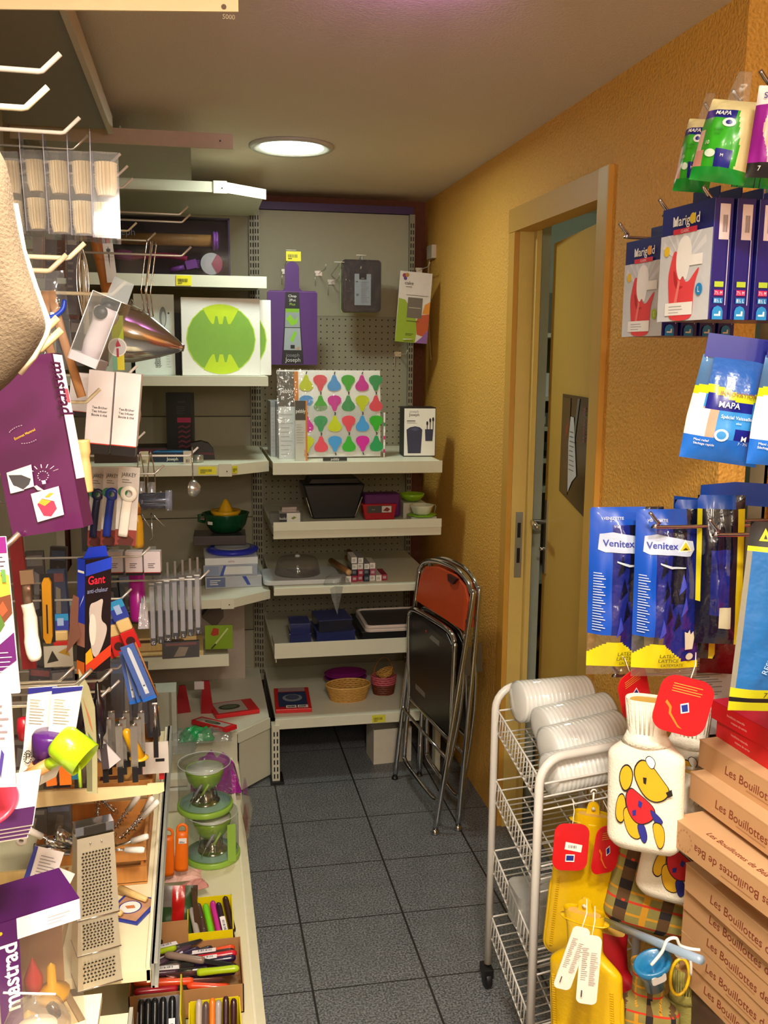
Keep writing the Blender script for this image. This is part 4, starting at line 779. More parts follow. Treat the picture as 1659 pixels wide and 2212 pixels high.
# lowest shelf
Z = .2505
a = P(632, 1513, Z=.26); redpack(a.x, a.y+.01, Z, .14, .24, 'big red package with a blue picture on the lowest shelf', R(-3))
bk = thing('wicker_basket', 'oval light wicker basket on the lowest shelf', 'basket', (P(755, 1500, Z=.28).x, 3.62, Z), R(4))
WICK = wood('#c9974a')
def wicker(q, rx, ry, h, mat, n=9, tw=44, r0=.8):
    for j in range(n):
        t = j/(n-1); k = r0+(1-r0)*t; pts = [((rx*k)*math.cos(2*PI*i/tw), (ry*k)*math.sin(2*PI*i/tw), h*t+.0022*((i+j) % 2)) for i in range(tw)]; q.tube(pts, h/n*.62, mat, seg=5, closed=True)
    for i in range(tw//2): an = 4*PI*i/tw; q.tube([(rx*r0*math.cos(an), ry*r0*math.sin(an), 0), (rx*math.cos(an), ry*math.sin(an), h)], .0018, mat, seg=4)
    q.prism(ell(0, 0, rx*r0, ry*r0, 24), 0, .004, mat, 'xy')
q = MB(); wicker(q, .088, .062, .058, WICK); q.build('weave', bk)
q = MB(); q.tube([(.089*math.cos(2*PI*i/32), .063*math.sin(2*PI*i/32), .060) for i in range(32)], .004, wood('#d9ab5c'), seg=7, closed=True); q.build('rim', bk)
for i in range(2):
    q = MB(); q.lathe([(0, 0), (.05, 0), (.07, .02), (.088, .034), (.09, .036), (.085, .036), (.064, .02), (.045, .004), (0, .004)], C('#8a1f78', .3), seg=32, sy=.8); single('magenta_bowl', q, ('lower magenta bowl behind the wicker basket', 'upper magenta bowl nested behind the wicker basket')[i], 'bowl', (.585, 3.78, Z+i*.018), R(i*8))
a = P(838, 1500, Z=.28); hb_ = thing('handled_basket', 'small brown and pink woven basket with a tall handle', 'basket', (a.x+.002, 3.66, Z)); q = MB(); wicker(q, .046, .04, .042, wood('#6e3420'), 6, 28, .86); q.build('base_weave', hb_)
q = MB(); wicker(q, .050, .044, .028, C('#c05a66', .45), 4, 28, .94); o = q.build('band_weave', hb_, 'pink woven band'); o.location = (0, 0, .044)
q = MB(); q.tube([(.043*math.cos(R(t)), 0, .06+.09*math.sin(R(t))) for t in range(0, 181, 12)], .0028, wood('#8a5a2c'), seg=6); q.build('handle', hb_)
q = MB(); wicker(q, .034, .03, .018, WICK, 4, 20, .8); o = q.build('small_basket', hb_); o.location = (.01, 0, .075); o.rotation_euler = (0, R(-22), 0)
bx = thing('white_carton', 'open white carton on the floor behind the folding chairs', 'box', (.735, 3.60, 0), R(4)); q = MB()
for (c, d) in (((0, -.06, .072), (.155, .002, .144)), ((0, .06, .072), (.155, .002, .144)), ((-.077, 0, .072), (.002, .12, .144)), ((.077, 0, .072), (.002, .12, .144)), ((0, 0, .002), (.155, .12, .003))): q.box(c, d, C('#cfc8b8', .6))
q.build('body', bx); q = MB(); q.box((0, .062, .185), (.155, .0015, .08), C('#b9b0a0', .6), rx=-.15); q.box((.05, -.045, .155), (.05, .05, .0015), C('#b9a890', .6), rx=.5); q.build('flap', bx)
# ================================================================ PILLOW PACKS
class Pillow:
    "soft pack standing in the local xz plane, front towards -y; ink follows the bulge"
    def __init__(s, q, w, h, t, fn, nx=44, ny=64, seed=1, wr=.12, shape=None, back=None, flat_top=0):
        random.seed(seed); s.w, s.h, s.t, s.q = w, h, t, q; s.sh = shape or (lambda u, v: u); s.k = 1; s.ft = flat_top
        s.ph = [random.uniform(0, 6) for _ in range(4)]; s.wr = wr
        vs = []; mats = {}
        for j in range(ny+1):
            for i in range(nx+1): vs.append(s.P(i/nx, j/ny))
        for j in range(ny):
            for i in range(nx):
                k = j*(nx+1)+i; mats.setdefault(fn((i+.5)/nx, (j+.5)/ny), []).append((k, k+1, k+nx+2, k+nx+1))
        for mt, fs in mats.items(): q.add(vs, fs, mt, True)
        vb = [(v.x, -v.y*.8, v.z) for v in vs]; q.add(vb, [(j*(nx+1)+i, (j+1)*(nx+1)+i, (j+1)*(nx+1)+i+1, j*(nx+1)+i+1) for j in range(ny) for i in range(nx)], back or fn(.5, .5), True)
    def bulge(s, u, v):
        e = max(0, 1-abs(2*u-1)**2.6)*max(0, 1-abs(2*min(v/(1-s.ft), 1)-1)**3) if s.ft < 1 else 0
        return s.t/2*e*(1+s.wr*(math.sin(9*u+7*v+s.ph[0])+.6*math.sin(17*v-6*u+s.ph[1])+.5*math.sin(23*u+s.ph[2])))
    def P(s, u, v, e=0):
        return Vector(((s.sh(u, v)-.5)*s.w, -s.bulge(u, v)-e, v*s.h))
    def text(s, t, u, v, hh, mat, bold=0, rot=0, maxw=None, shear=0):
        vs, fs, x0, x1, y0, y1 = text_geo(t, bold, shear)
        if not vs: return s
        sc = hh/.7*s.h; wx = (x1-x0)*sc; kx = 1; s.k += 1
        if maxw and wx > maxw*s.w: kx = maxw*s.w/wx
        ca, sa = math.cos(R(rot)), math.sin(R(rot)); out = []
        for p in vs:
            a = (p.x-(x0+x1)/2)*sc*kx; b = (p.y-.35)*sc; a, b = a*ca-b*sa, a*sa+b*ca; out.append(s.P(u+a/s.w, v+b/s.h, .0032+.0001*s.k))
        s.q.add(out, fs, mat); return s
    def poly(s, pts, mat, n=4):
        s.k += 1; c = (sum(p[0] for p in pts)/len(pts), sum(p[1] for p in pts)/len(pts)); e = .0013+.0001*s.k; vs = []; fs = []; N = len(pts)*n
        ring = []
        for i in range(len(pts)):
            a, b = pts[i], pts[(i+1) % len(pts)]
            for k in range(n): t = k/n; ring.append((a[0]+(b[0]-a[0])*t, a[1]+(b[1]-a[1])*t))
        for f in (1, .66, .33): vs += [s.P(c[0]+(u-c[0])*f, c[1]+(v-c[1])*f, e) for u, v in ring]
        vs.append(s.P(c[0], c[1], e))
        for r in range(2): fs += [(r*N+i, r*N+(i+1) % N, (r+1)*N+(i+1) % N, (r+1)*N+i) for i in range(N)]
        fs += [(2*N+i, 2*N+(i+1) % N, 3*N) for i in range(N)]
        s.q.add(vs, fs, mat, True); return s
def circ(u, v, ru, rv, n=14): return [(u+ru*math.cos(2*PI*i/n), v+rv*math.sin(2*PI*i/n)) for i in range(n)]

# ================================================================ FOLDING CHAIRS
base = Vector((.745, 3.17, 0))
ch = thing('folding_chair', 'folded chrome chair with a black seat, the front one of two', 'folding chair', base, 0, None)
def L_(p): return Vector(p)-base
fr_pts = smooth([L_((.768, 2.952, .004)), L_((.826, 2.96, .40)), L_((.884, 2.97, .80)), L_((.885, 2.985, .835)), L_((.882, 3.02, .862)), L_((.868, 3.10, .884)), L_((.838, 3.24, .884)), L_((.812, 3.33, .866)), L_((.803, 3.375, .83)), L_((.797, 3.39, .78)), L_((.757, 3.392, .40)), L_((.719, 3.394, .004))], 5)
q = MB(); q.tube(fr_pts, .0095, CHROME, seg=10); q.lathe([(.015, 0), (.016, .004), (.011, .012), (.01, .014)], CHROME, L_((.768, 2.952, 0))); q.lathe([(.013, 0), (.013, .004), (.01, .012)], BLACK, L_((.719, 3.394, 0))); q.build('front_frame', ch)
BP = [(.881, 2.995, .80), (.876, 3.02, .845), (.862, 3.10, .868), (.836, 3.23, .868), (.812, 3.32, .85), (.803, 3.365, .80), (.79, 3.37, .71), (.865, 2.99, .70)]
def slab3(q, pts, off, mat):
    n = len(pts); off = Vector(off); a = [Vector(p)+off for p in pts]; b = [Vector(p)-off for p in pts]
    q.add(a+b, [tuple(range(n)), tuple(reversed(range(n, 2*n)))]+[(i, (i+1) % n, (i+1) % n+n, i+n) for i in range(n)], mat)
ORC = C('#b5421a', .4, var=.1)
q = MB(); slab3(q, [L_(p) for p in BP], (-.005, -.001, 0), ORC); BRST = q.build('backrest', ch, 'orange backrest', bevel=.002)
q = MB(); slab3(q, [L_(p) for p in [(.858, 3.06, .862), (.846, 3.13, .864), (.846, 3.12, .842), (.852, 3.085, .838)]], (-.0065, -.001, 0), C('#3a1410', .5)); q.build('grip_slot', BRST)
sf = [L_((.826, 2.985, .33)), L_((.833, 2.99, .62)), L_((.834, 2.995, .655)), L_((.830, 3.02, .682)), L_((.816, 3.10, .690)), L_((.79, 3.25, .688)), L_((.77, 3.34, .684)), L_((.763, 3.375, .66)), L_((.762, 3.38, .62)), L_((.768, 3.382, .36)), L_((.772, 3.37, .33)), L_((.79, 3.28, .322)), L_((.815, 3.08, .315)), L_((.823, 3.0, .318))]
q = MB(); q.tube([Vector(p) for p in smooth(sf+[sf[0]], 4)[:-1]], .009, CHROME, seg=10, closed=True); q.build('seat_frame', ch)
q = MB(); slab3(q, [L_(p) for p in [(.824, 3.0, .33), (.829, 3.0, .65), (.822, 3.05, .678), (.772, 3.34, .674), (.765, 3.37, .64), (.772, 3.37, .335)]], (-.004, 0, 0), C('#17120f', .35, var=.2)); q.build('seat', ch, 'black seat', bevel=.002)
q = MB()
for y0, y1, z in ((3.26, 3.33, .628), (3.10, 3.19, .615), (3.22, 3.31, .385)):
    xx = .829-(y0-3.0)*.155; x2 = .829-(y1-3.0)*.155; slab3(q, [L_((xx-.005, y0, z)), L_((xx-.005, y0, z+.018)), L_((x2-.005, y1, z+.022)), L_((x2-.005, y1, z+.004))], (-.0008, 0, 0), C('#6a655e', .35))
q.tube([L_((.80-.012+.004*math.sin(t), 3.235+.022*math.cos(t), .640-.016*math.sin(t))) for t in [PI*i/8 for i in range(9)]], .003, C('#8a2018', .4)); q.build('seat_trim', ch)
rl = smooth([L_((.868, 2.985, .60)), L_((.852, 2.985, .40)), L_((.80, 2.99, .13)), L_((.786, 3.0, .095)), L_((.775, 3.08, .085)), L_((.757, 3.28, .08)), L_((.750, 3.36, .09)), L_((.752, 3.375, .13)), L_((.77, 3.375, .40)), L_((.783, 3.375, .58))], 5)
q = MB(); q.tube(rl, .0085, CHROME, seg=10); q.tube([L_((.745, 3.39, .285)), L_((.775, 3.2, .27)), L_((.81, 2.985, .255))], .006, CHROME); q.build('rear_frame', ch)
q = MB()
for p in ((.876, 2.972, .60), (.77, 3.385, .57)): q.box(L_(p), (.018, .006, .10), C('#8f8a80', .3, .9))
for z in (.30, .50, .66, .74): q.box(L_((.777+z*.133-.009, 2.957+z*.02, z)), (.004, .004, .008), C('#5a554c', .4, .6))
q.build('hinge_plate', ch)
dup(ch, base+Vector((.092, .012, 0)), (0, R(-4.2), R(-2)), 'folded chrome chair standing behind the other one against the ochre wall')

# ================================================================ WIRE TROLLEY
RL, FL, FR, RR = Vector((.708, 2.155)), Vector((.672, 1.745)), Vector((.935, 1.80)), Vector((.962, 2.19))
tr = thing('wire_trolley', 'white wheeled trolley with four wire baskets beside the door', 'trolley', (0, 0, 0))
TW = C('#ece8e2', .3, var=.02)
def uframe(a, b, zt, nm):
    d = (b-a).normalized(); r = .055; pts = [(a.x, a.y, .062)]+[(a.x, a.y, zt-r)]
    for i in range(1, 7): t = R(15*i); pts.append((a.x+d.x*r*(1-math.cos(t)), a.y+d.y*r*(1-math.cos(t)), zt-r+r*math.sin(t)))
    for i in range(6, -1, -1): t = R(15*i); pts.append((b.x-d.x*r*(1-math.cos(t)), b.y-d.y*r*(1-math.cos(t)), zt-r+r*math.sin(t)))
    pts.append((b.x, b.y, .062)); q = MB(); q.tube(pts, .0095, TW, seg=12); q.build(nm, tr)
uframe(FL, FR, .80, 'front_frame'); uframe(RL, RR, .805, 'rear_frame')
def lerp2(a, b, t): return a+(b-a)*t
for zi, z in enumerate((.745, .562, .372, .190)):
    q = MB(); dz = .058; wr = .0021
    ins = .07
    cor = [lerp2(RL, RR, .03), lerp2(FL, FR, .03), lerp2(FL, FR, .97), lerp2(RL, RR, .97)]
    for k in range(4):
        a, b = cor[k], cor[(k+1) % 4]
        for zz in (z, z-dz*.5, z-dz):
            if k in (1, 3) or zz == z or zz == z-dz: q.tube([(a.x, a.y, zz), (b.x, b.y, zz)], wr*(1.2 if zz == z else 1), TW, seg=5, caps=False)
    n = 16
    for i in range(n+1):
        t = i/n; a = lerp2(cor[0], cor[1], t); b = lerp2(cor[3], cor[2], t)
        q.tube([(a.x, a.y, z), (a.x, a.y, z-dz), (b.x, b.y, z-dz), (b.x, b.y, z)], wr*.85, TW, seg=5, caps=False)
        if i < n: a2 = lerp2(cor[0], cor[1], t+.35/n); q.tube([(a2.x, a2.y, z), (a2.x-.004, a2.y, z-dz*.8), (a.x-.004, a.y, z-dz*.8)], wr*.7, TW, seg=4, caps=False)
    for t in (.33, .66): a = lerp2(cor[0], cor[3], t); b = lerp2(cor[1], cor[2], t); q.tube([(a.x, a.y, z-dz-.003), (b.x, b.y, z-dz-.003)], wr, TW, seg=5, caps=False)
    for p, o_ in ((RL, RR), (FL, FR)):
        for zz in (z, z-dz*.5, z-dz): c = lerp2(p, o_, .03); q.tube([(p.x, p.y, zz), (c.x+.004, c.y, zz)], wr, TW, seg=5)
    q.build('wire_basket', tr)
for p in (RL, FL, FR, RR):
    q = MB(); q.lathe([(.022, -.009), (.025, -.006), (.025, .006), (.022, .009)], C('#0e0e10', .5), (p.x-.004, p.y-.008, .025), axis='x'); q.box((p.x-.004, p.y-.004, .045), (.026, .044, .026), C('#101012', .45)); q.tube([(p.x, p.y, .05), (p.x, p.y, .07)], .007, BLACK); q.build('caster', tr, bevel=.003)
# ribbed cup rolls
def roll(x, y, z, L, r, rz, ry, lb):
    t = thing('cup_roll', lb, 'pack of cups', (x, y, z), (0, ry, rz), None); q = MB(); prof = [(r*.5, -L/2-.004), (r*.9, -L/2)]; n = int(L/.0105)
    for i in range(n): zz = -L/2+L*i/n; prof += [(r*.935, zz+.0008), (r*.99, zz+L/n*.3), (r, zz+L/n*.6)]
    prof += [(r*.9, L/2), (r*.5, L/2+.004)]; q.lathe(prof, C('#f6f7f4', .25, coat=.4, var=.02), axis='x', seg=36); q.build('cups', t)
    q = MB(); q.lathe([(r*1.012, -L/2), (r*1.012, L/2), (r*.3, L/2+.014)], film('#ffffff', .30), axis='x', seg=30); q.build('shrink_wrap', t); return t
r1 = roll(.829, 2.085, .795, .185, .050, R(6), R(1), 'ribbed roll of plastic cups standing highest at the back of the trolley')
q = MB(); q.box((0, 0, 0), (.052, .0012, .024), WHITE, ry=.1); f = Face(q, (-.026, -.0008, -.012), (1, 0, 0), (0, 0, 1), .052, .024); f.text('G', .28, .5, .62, K('#d01c30'), bold=.03, rot=-12).lines(.6, .3, .9, .7, 3, K('#8a8a8a'), .3)
o = q.build('sticker', r1, 'white sticker with a red G'); o.location = (-.005, -.0515, -.012)
roll(.850, 1.995, .775, .185, .048, R(12), R(-4), 'second ribbed cup roll behind the topmost one\'s front')
roll(.835, 1.905, .765, .19, .048, R(12), R(-4), 'third ribbed cup roll in the middle of the trolley top')
roll(.815, 1.825, .741, .20, .046, R(10), R(-4), 'front ribbed cup roll under the trolley handle')
q = MB(); q.lathe([(0, 0), (.04, 0), (.045, .01), (.02, .03), (0, .03)], C('#55504c', .3), sx=1.3); single('bowl', q, 'small dark grey bowl poking out behind the cup rolls', 'bowl', (.945, 1.99, .7), (R(0), R(0), 0))
q = MB(); q.prism(rrect(-.05, -.05, .05, .05, .02), 0, .085, clear('#d5d5d0', .5), 'xy'); single('clear_tub', q, 'clear plastic tub in a lower trolley basket', 'tub', (.74, 1.93, .318), 0)

# ================================================================ HOT WATER BOTTLES
def hwb_profile(w, h): # silhouette of body + neck
    b = h*.76
    return rrect(-w/2, 0, w/2, b, w*.22, 6)
def hwb_body(q, w, h, t, mat, shoulder=.86, fn=None, n=64, m=60):
    vs = []; fs = {}
    def half(v):  # half width for height share
        if v < .10: return w/2*(1-.30*(1-v/.10)**2)
        if v < .62: return w/2
        if v < .76: k = (v-.62)/.14; return w/2*(1-.52*(k*k*(3-2*k)))
        if v < .88: return w/2*.48
        return w/2*(.48+.08*((v-.88)/.12))
    def th(v):
        if v < .07: return t/2*(.25+.75*(v/.07)**.6)
        if v < .60: return t/2
        if v < .76: k = (v-.60)/.16; return t/2*(1-.15*k)
        return t/2*.85
    for j in range(m+1):
        v = j/m; hw = half(v); tt = th(v)
        for i in range(n): a = 2*PI*i/n; c, s = math.cos(a), math.sin(a); vs.append((hw*math.copysign(abs(c)**.65, c), tt*math.copysign(abs(s)**.9, s), v*h))
    for j in range(m):
        for i in range(n):
            u = vs[j*n+i][0]/w+.5; mt = fn(u, (j+.5)/m) if fn else mat; fs.setdefault(mt, []).append((j*n+i, j*n+(i+1) % n, (j+1)*n+(i+1) % n, (j+1)*n+i))
    for mt, f in fs.items(): q.add(vs, f, mt, True)
    q.add(vs[:n], [tuple(reversed(range(n)))], mat); q.add([(v[0]*.8, v[1]*.8, v[2]-.004) for v in vs[-n:]], [tuple(range(n))], C('#c9a04a', .6))
KNIT = C('#ece6d6', .85, bump=.0012, scale=260, var=.05)
def bear(f, U=.5, V=.36, s=1.0):
    "knitted animal in a red jumper, outlined in black"
    Y, RD, BL, BK, WT_ = C('#d9a818', .8), C('#c01c26', .8), C('#26298a', .8), C('#1c1412', .8), WHITE
    def T(ps): return [(U+(x-.5)*s, V+(y-.5)*s*.62) for x, y in ps]
    def both(ps, m, g=1.07):
        ps = ck(ps, 2); cx = sum(p[0] for p in ps)/len(ps); cy = sum(p[1] for p in ps)/len(ps); f.poly(T([(cx+(x-cx)*g, cy+(y-cy)*g) for x, y in ps]), BK); f.poly(T(ps), m)
    both([(.20, .62), (.12, .74), (.16, .86), (.26, .9), (.34, .82), (.30, .68)], Y, 1.15)
    both([(.06, .34), (.10, .56), (.20, .60), (.24, .44), (.18, .28)], Y, 1.12)
    both([(.18, .42), (.28, .48), (.44, .42), (.52, .22), (.42, .14), (.26, .20)], Y)
    both([(.40, .30), (.52, .34), (.60, .18), (.52, .10)], BL)
    both([(.22, .56), (.30, .68), (.44, .62), (.70, .50), (.68, .38), (.46, .30), (.30, .38)], RD)
    both([(.60, .50), (.78, .42), (.84, .36), (.70, .34)], BL)
    both([(.66, .36), (.84, .34), (.86, .16), (.78, .08), (.70, .20)], Y, 1.1)
    both([(.34, .84), (.46, .98), (.62, .94), (.80, .80), (.93, .70), (.84, .60), (.66, .56), (.48, .64)], Y)
    both([(.52, .98), (.60, 1.03), (.70, .97), (.64, .88)], WT_, 1.15)
    f.poly(T([(.86, .68), (.95, .72), (.97, .66), (.9, .63)]), BK); f.poly(T([(.50, .80), (.56, .80), (.55, .73), (.51, .74)]), BK)
    f.poly(T([(.34, .44), (.40, .46), (.40, .40), (.35, .39)]), BL); f.poly(T([(.44, .56), (.50, .54), (.48, .48), (.43, .50)]), BL)
class FlatOn:
    def __init__(s, q, w, h, y): s.q, s.w, s.h, s.y, s.k = q, w, h, y, 0
    def poly(s, pts, mat): s.k += 1; s.q.add([((u-.5)*s.w, -s.y-.0007-.0001*s.k, v*s.h) for u, v in pts], [tuple(range(len(pts)))], mat)
def hot_water(name_loc, w, h, t, mat, lb, rot, neck=True, pic=False, fn=None):
    th_ = thing('hot_water_bottle', lb, 'hot water bottle', name_loc, rot); q = MB(); hwb_body(q, w, h, t, mat, fn=fn); 
    if pic: bear(FlatOn(q, w*.80, h, t/2*.985+.0012), .5, .34, 1.02)
    q.build('cover', th_)
    if neck:
        q = MB()
        for i in range(28): a = 2*PI*i/28; q.tube([(w*.243*math.cos(a), t*.43*math.sin(a), h*.79), (w*.275*math.cos(a), t*.46*math.sin(a), h*.995)], .0016, mat, seg=4)
        q.lathe([(w*.33, h*.715), (w*.285, h*.75), (w*.268, h*.77), (w*.25, h*.79)], mat, sy=t*.5/(w*.285), seg=26); q.build('ribbed_neck', th_)
    return th_
p = P(1392, 1838, Y=1.42); pt_ = P(1370, 1512, Y=1.42); hh = pt_.z-p.z
hot_water((p.x, 1.42, p.z), .128, hh, .05, KNIT, 'cream knitted hot water bottle with a yellow animal in a red jumper, hanging in front', (0, R(-2), R(-36)), pic=True)
p = P(1475, 1830, Y=1.52); hot_water((p.x+.012, 1.54, p.z+.0), .13, hh*.98, .045, KNIT, 'second cream knitted hot water bottle just behind the front one', (0, 0, R(-40)), pic=True)
p = P(1440, 1950, Y=1.50); hot_water((p.x+.015, 1.50, p.z), .15, .26, .045, KNIT, 'third cream knitted hot water bottle, only its lower corner showing below', (0, R(8), R(-25)), pic=True)
def plaid(u, v):
    g = C('#8a7f42', .85, var=.15, scale=60); yv = C('#c98f1e', .85); bk = C('#241e20', .85); rd = C('#c8381e', .85)
    a = (u*2.6+.1) % 1; b = (v*7.0) % 1
    if .30 < a < .55: return bk if (b < .42) else (rd if b < .5 and .40 < a < .46 else C('#5a3f22', .85))
    if .40 < b < .50: return rd
    if .85 < b < .95 or .9 < a < .97: return yv
    return g
p = P(1395, 1990, Y=1.60); hot_water((p.x-.005, 1.565, p.z), .20, .30, .05, C('#8a7f42', .85), 'plaid fabric hot water bottle in mustard, black and red under the cream ones', (0, R(10), R(-20)), fn=plaid, neck=False)
YEL = C('#d9b008', .3, coat=.2, var=.05, bump=.0006, scale=150)
def rubber(loc, w, h, lb, rot, mat=YEL):
    t = thing('hot_water_bottle', lb, 'hot water bottle', loc, rot); q = MB(); hwb_body(q, w, h*.93, .035, mat); q.tube([(x, -.0, z) for x, z in rrect(-w/2+.002, .004, w/2-.002, h*.52, w*.2, 6)], .005, mat, seg=6, closed=True)
    for i in range(30): q.box((-w/2+.013, -.0175, .03+i*h*.0145), (.006, .002, .002), mat); q.box((w/2-.013, -.0175, .03+i*h*.0145), (.006, .002, .002), mat)
    q.lathe([(w*.20, h*.80), (w*.28, h*.86), (w*.34, h*.88), (w*.33, h*.87), (w*.20, h*.85)], mat, sy=.35, seg=26); q.build('body', t)
    q = MB(); q.prism([(-w*.12, h*.84)]+[(x, z) for x, z in arc(0, h*.955, w*.09, 180, 0, 8)]+[(w*.12, h*.84)], .004, .010, mat); q.tube([(0, .002, h*.955), (0, -.001, h*.955)], .004, C('#c9c0a0', .4)); q.build('hanging_tab', t); return t
p = P(1240, 2075, Y=1.62); pz = P(1275, 1733, Y=1.62).z
rubber((p.x+.006, 1.63, p.z), .128, (pz-p.z), 'yellow ribbed rubber hot water bottle with red tags, hanging beside the trolley', (0, R(4), R(-22)))
def tagcard(loc, w, h, lb, rot, kind):
    t = thing('tag_card', lb, 'tag', loc, rot, None); q = MB(); r = w*.28
    pts = rrect(-w/2, -h/2, w/2, h/2, r, 5) if kind != 'L' else None
    q.prism(rrect(-w/2, -h/2, w/2, h/2, r, 5), -.001, .001, C('#e8e0d4', .5) if kind == 'w' else C('#cf1a22', .35, coat=.2)); f = Face(q, (-w/2, -.001, -h/2), (1, 0, 0), (0, 0, 1), w, h)
    if kind == 'bar': f.poly([(.32, .46), (.8, .40), (.82, .56), (.34, .62)], WHITE).bars(.42, .49, .66, .55, 9, K('#555555')).rect(.36, .2, .62, .36, WHITE).rect(.385, .225, .595, .335, K('#1c2f8a'))
    elif kind == 'w': f.lines(.12, .35, .45, .85, 16, K('#9a948c'), .3).lines(.52, .3, .9, .8, 16, K('#9a948c'), .3).rect(.2, .12, .26, .22, K('#4a4640'))
    else: f.poly([(.5, .36), (.64, .42), (.58, .58), (.44, .52)], WHITE).poly([(.515, .39), (.615, .43), (.57, .55), (.465, .505)], K('#1c2f8a')).lines(.22, .72, .85, .9, 4, K('#e0a048'), .3).poly([(.16, .5), (.26, .42), (.28, .32), (.5, .12), (.6, .1), (.5, .16), (.32, .34), (.3, .45), (.18, .55)], K('#e8802a'))
    q.build('card', t); q = MB(); q.tube([(0, .001, h/2-.006), (.004, .012, h/2+.02), (.004, .03, h/2+.035)], .0009, C('#e8e0d0', .6)); q.build('string', t); return t
p = P(1233, 1830, Y=1.575); tagcard((p.x, 1.575, p.z), .066, .094, 'red tag with a white barcode sticker on the yellow hot water bottle', (0, R(2), R(-10)), 'bar')
p = P(1305, 1835, Y=1.56); tagcard((p.x+.005, 1.56, p.z), .066, .094, 'dark red tag with an orange swirl right of the barcode tag', (0, R(8), R(20)), 'swirl')
p = P(1462, 1515, Y=1.36); tagcard((p.x, 1.34, p.z), .085, .095, 'bright red tag over the neck of the cream hot water bottles', (0, R(12), R(-18)), 'swirl')
p = P(1370, 1495, Y=1.50); tagcard((p.x, 1.50, p.z), .075, .085, 'dark red tag behind the neck of the front cream bottle', (0, R(-18), R(25)), 'swirl')
p = P(1290, 2212, Y=1.42); pz = P(1275, 2000, Y=1.42).z
rubber((p.x-.005, 1.44, p.z-.09), .135, (pz-p.z)+.12, 'lower yellow rubber hot water bottle with a white tag at the bottom of the photo', (0, R(-4), R(-45)))
p = P(1235, 2070, Y=1.36); tagcard((p.x, 1.36, p.z), .030, .115, 'white leaf shaped tag on the lower yellow bottle, the left half', (0, R(16), R(-8)), 'w')
p = P(1272, 2095, Y=1.35); tagcard((p.x, 1.35, p.z), .034, .125, 'white leaf shaped tag on the lower yellow bottle, the right half', (0, R(2), R(-20)), 'w')
p = P(1345, 2212, Y=1.55); hot_water((p.x+.005, 1.56, p.z-.12), .11, .30, .04, C('#a8141c', .4), 'dark red rubber hot water bottle hanging behind the yellow one', (0, R(-6), R(-50)), neck=False)
p = P(1395, 2212, Y=1.42); hot_water((p.x, 1.42, p.z-.12), .115, .24, .045, C('#8a7f42', .85), 'plaid hot water bottle under a blue stopper at the bottom', (0, R(0), R(-30)), fn=plaid, neck=False)
p = P(1412, 2100, Y=1.36); q = MB(); q.lathe([(.018, -.045), (.021, -.01), (.030, .012), (.034, .03), (.028, .032), (.018, .0), (.0, -.01)], C('#1f6f9e', .3, coat=.3), sy=.7, seg=26); q.prism(rrect(-.014, .0, .012, .024, .006), -.022, -.018, WHITE); single('blue_bottle_neck', q, 'bright blue rubber bottle neck with a white label', 'bottle neck', (p.x, 1.36, p.z), (R(20), R(-18), 0))
p = P(1472, 2212, Y=1.42); hot_water((p.x+.006, 1.44, p.z-.12), .085, .22, .04, C('#98904a', .9, bump=.002, scale=120), 'olive green ribbed knit hot water bottle beside the boxes', (0, R(2), R(-25)))
p = P(1468, 2110, Y=1.40); q = MB(); q.tube([(.017*math.cos(2*PI*i/18), .010*math.sin(2*PI*i/18), .028*math.sin(2*PI*i/18+.4)) for i in range(18)], .003, YEL, closed=True); single('yellow_collar', q, 'yellow rubber opening above the olive knit bottle', 'bottle neck', (p.x, 1.40, p.z), 0)
a = P(1282, 1980, Y=1.62); b = P(1500, 2068, Y=1.25)
rl_ = thing('merchandise_hook', 'pale blue metal display arm sloping behind the hanging bottles', 'display arm', a, 0); q = MB(); d = b-a; q.tube([d*.08, d*1.05], .0075, C('#9db4cc', .35, .3), seg=8); q.tube([d*0, d*.08], .003, CHROME); q.build('arm', rl_)
p = P(1445, 2045, Y=1.33); q = MB(); q.tube(smooth([(-.03, 0, -.03), (-.012, 0, -.008), (-.004, 0, .012), (.012, 0, .014), (.02, 0, 0), (.035, -.006, -.004), (.05, -.012, -.004)]), .0028, WHITEW); q.tube(smooth([(.002, -.01, .0), (.012, -.012, -.012), (.03, -.016, -.016), (.034, -.016, -.045)]), .0024, WHITEW); single('plastic_hanger', q, 'white plastic hanger loops on the blue arm', 'hanger', (p.x, 1.33, p.z))
p = P(1290, 1985, Y=1.60); q = MB(); q.tube(smooth([(0, 0, .008), (.004, 0, 0), (-.004, 0, -.02), (-.008, 0, -.03)]), .0022, WHITEW); q.lathe([(0, -.036), (.006, -.034), (.006, -.026), (0, -.024)], WHITEW, (-.008, 0, 0)); single('plastic_hanger', q, 'small white tie at the tip of the blue arm', 'hanger', (p.x+.008, 1.595, p.z))
q = MB(); q.tube([(0, 0, 0), (0, 0, -.05)], .002, WHITEW); q.tube([(.006*math.cos(t), 0, .006*math.sin(t)) for t in [PI*i/5 for i in range(6)]], .0018, WHITEW); a = P(1275, 1725, Y=1.66); single('plastic_hanger', q, 'white hook from which the upper yellow bottle hangs', 'hanger', (a.x, 1.645, a.z+.02))

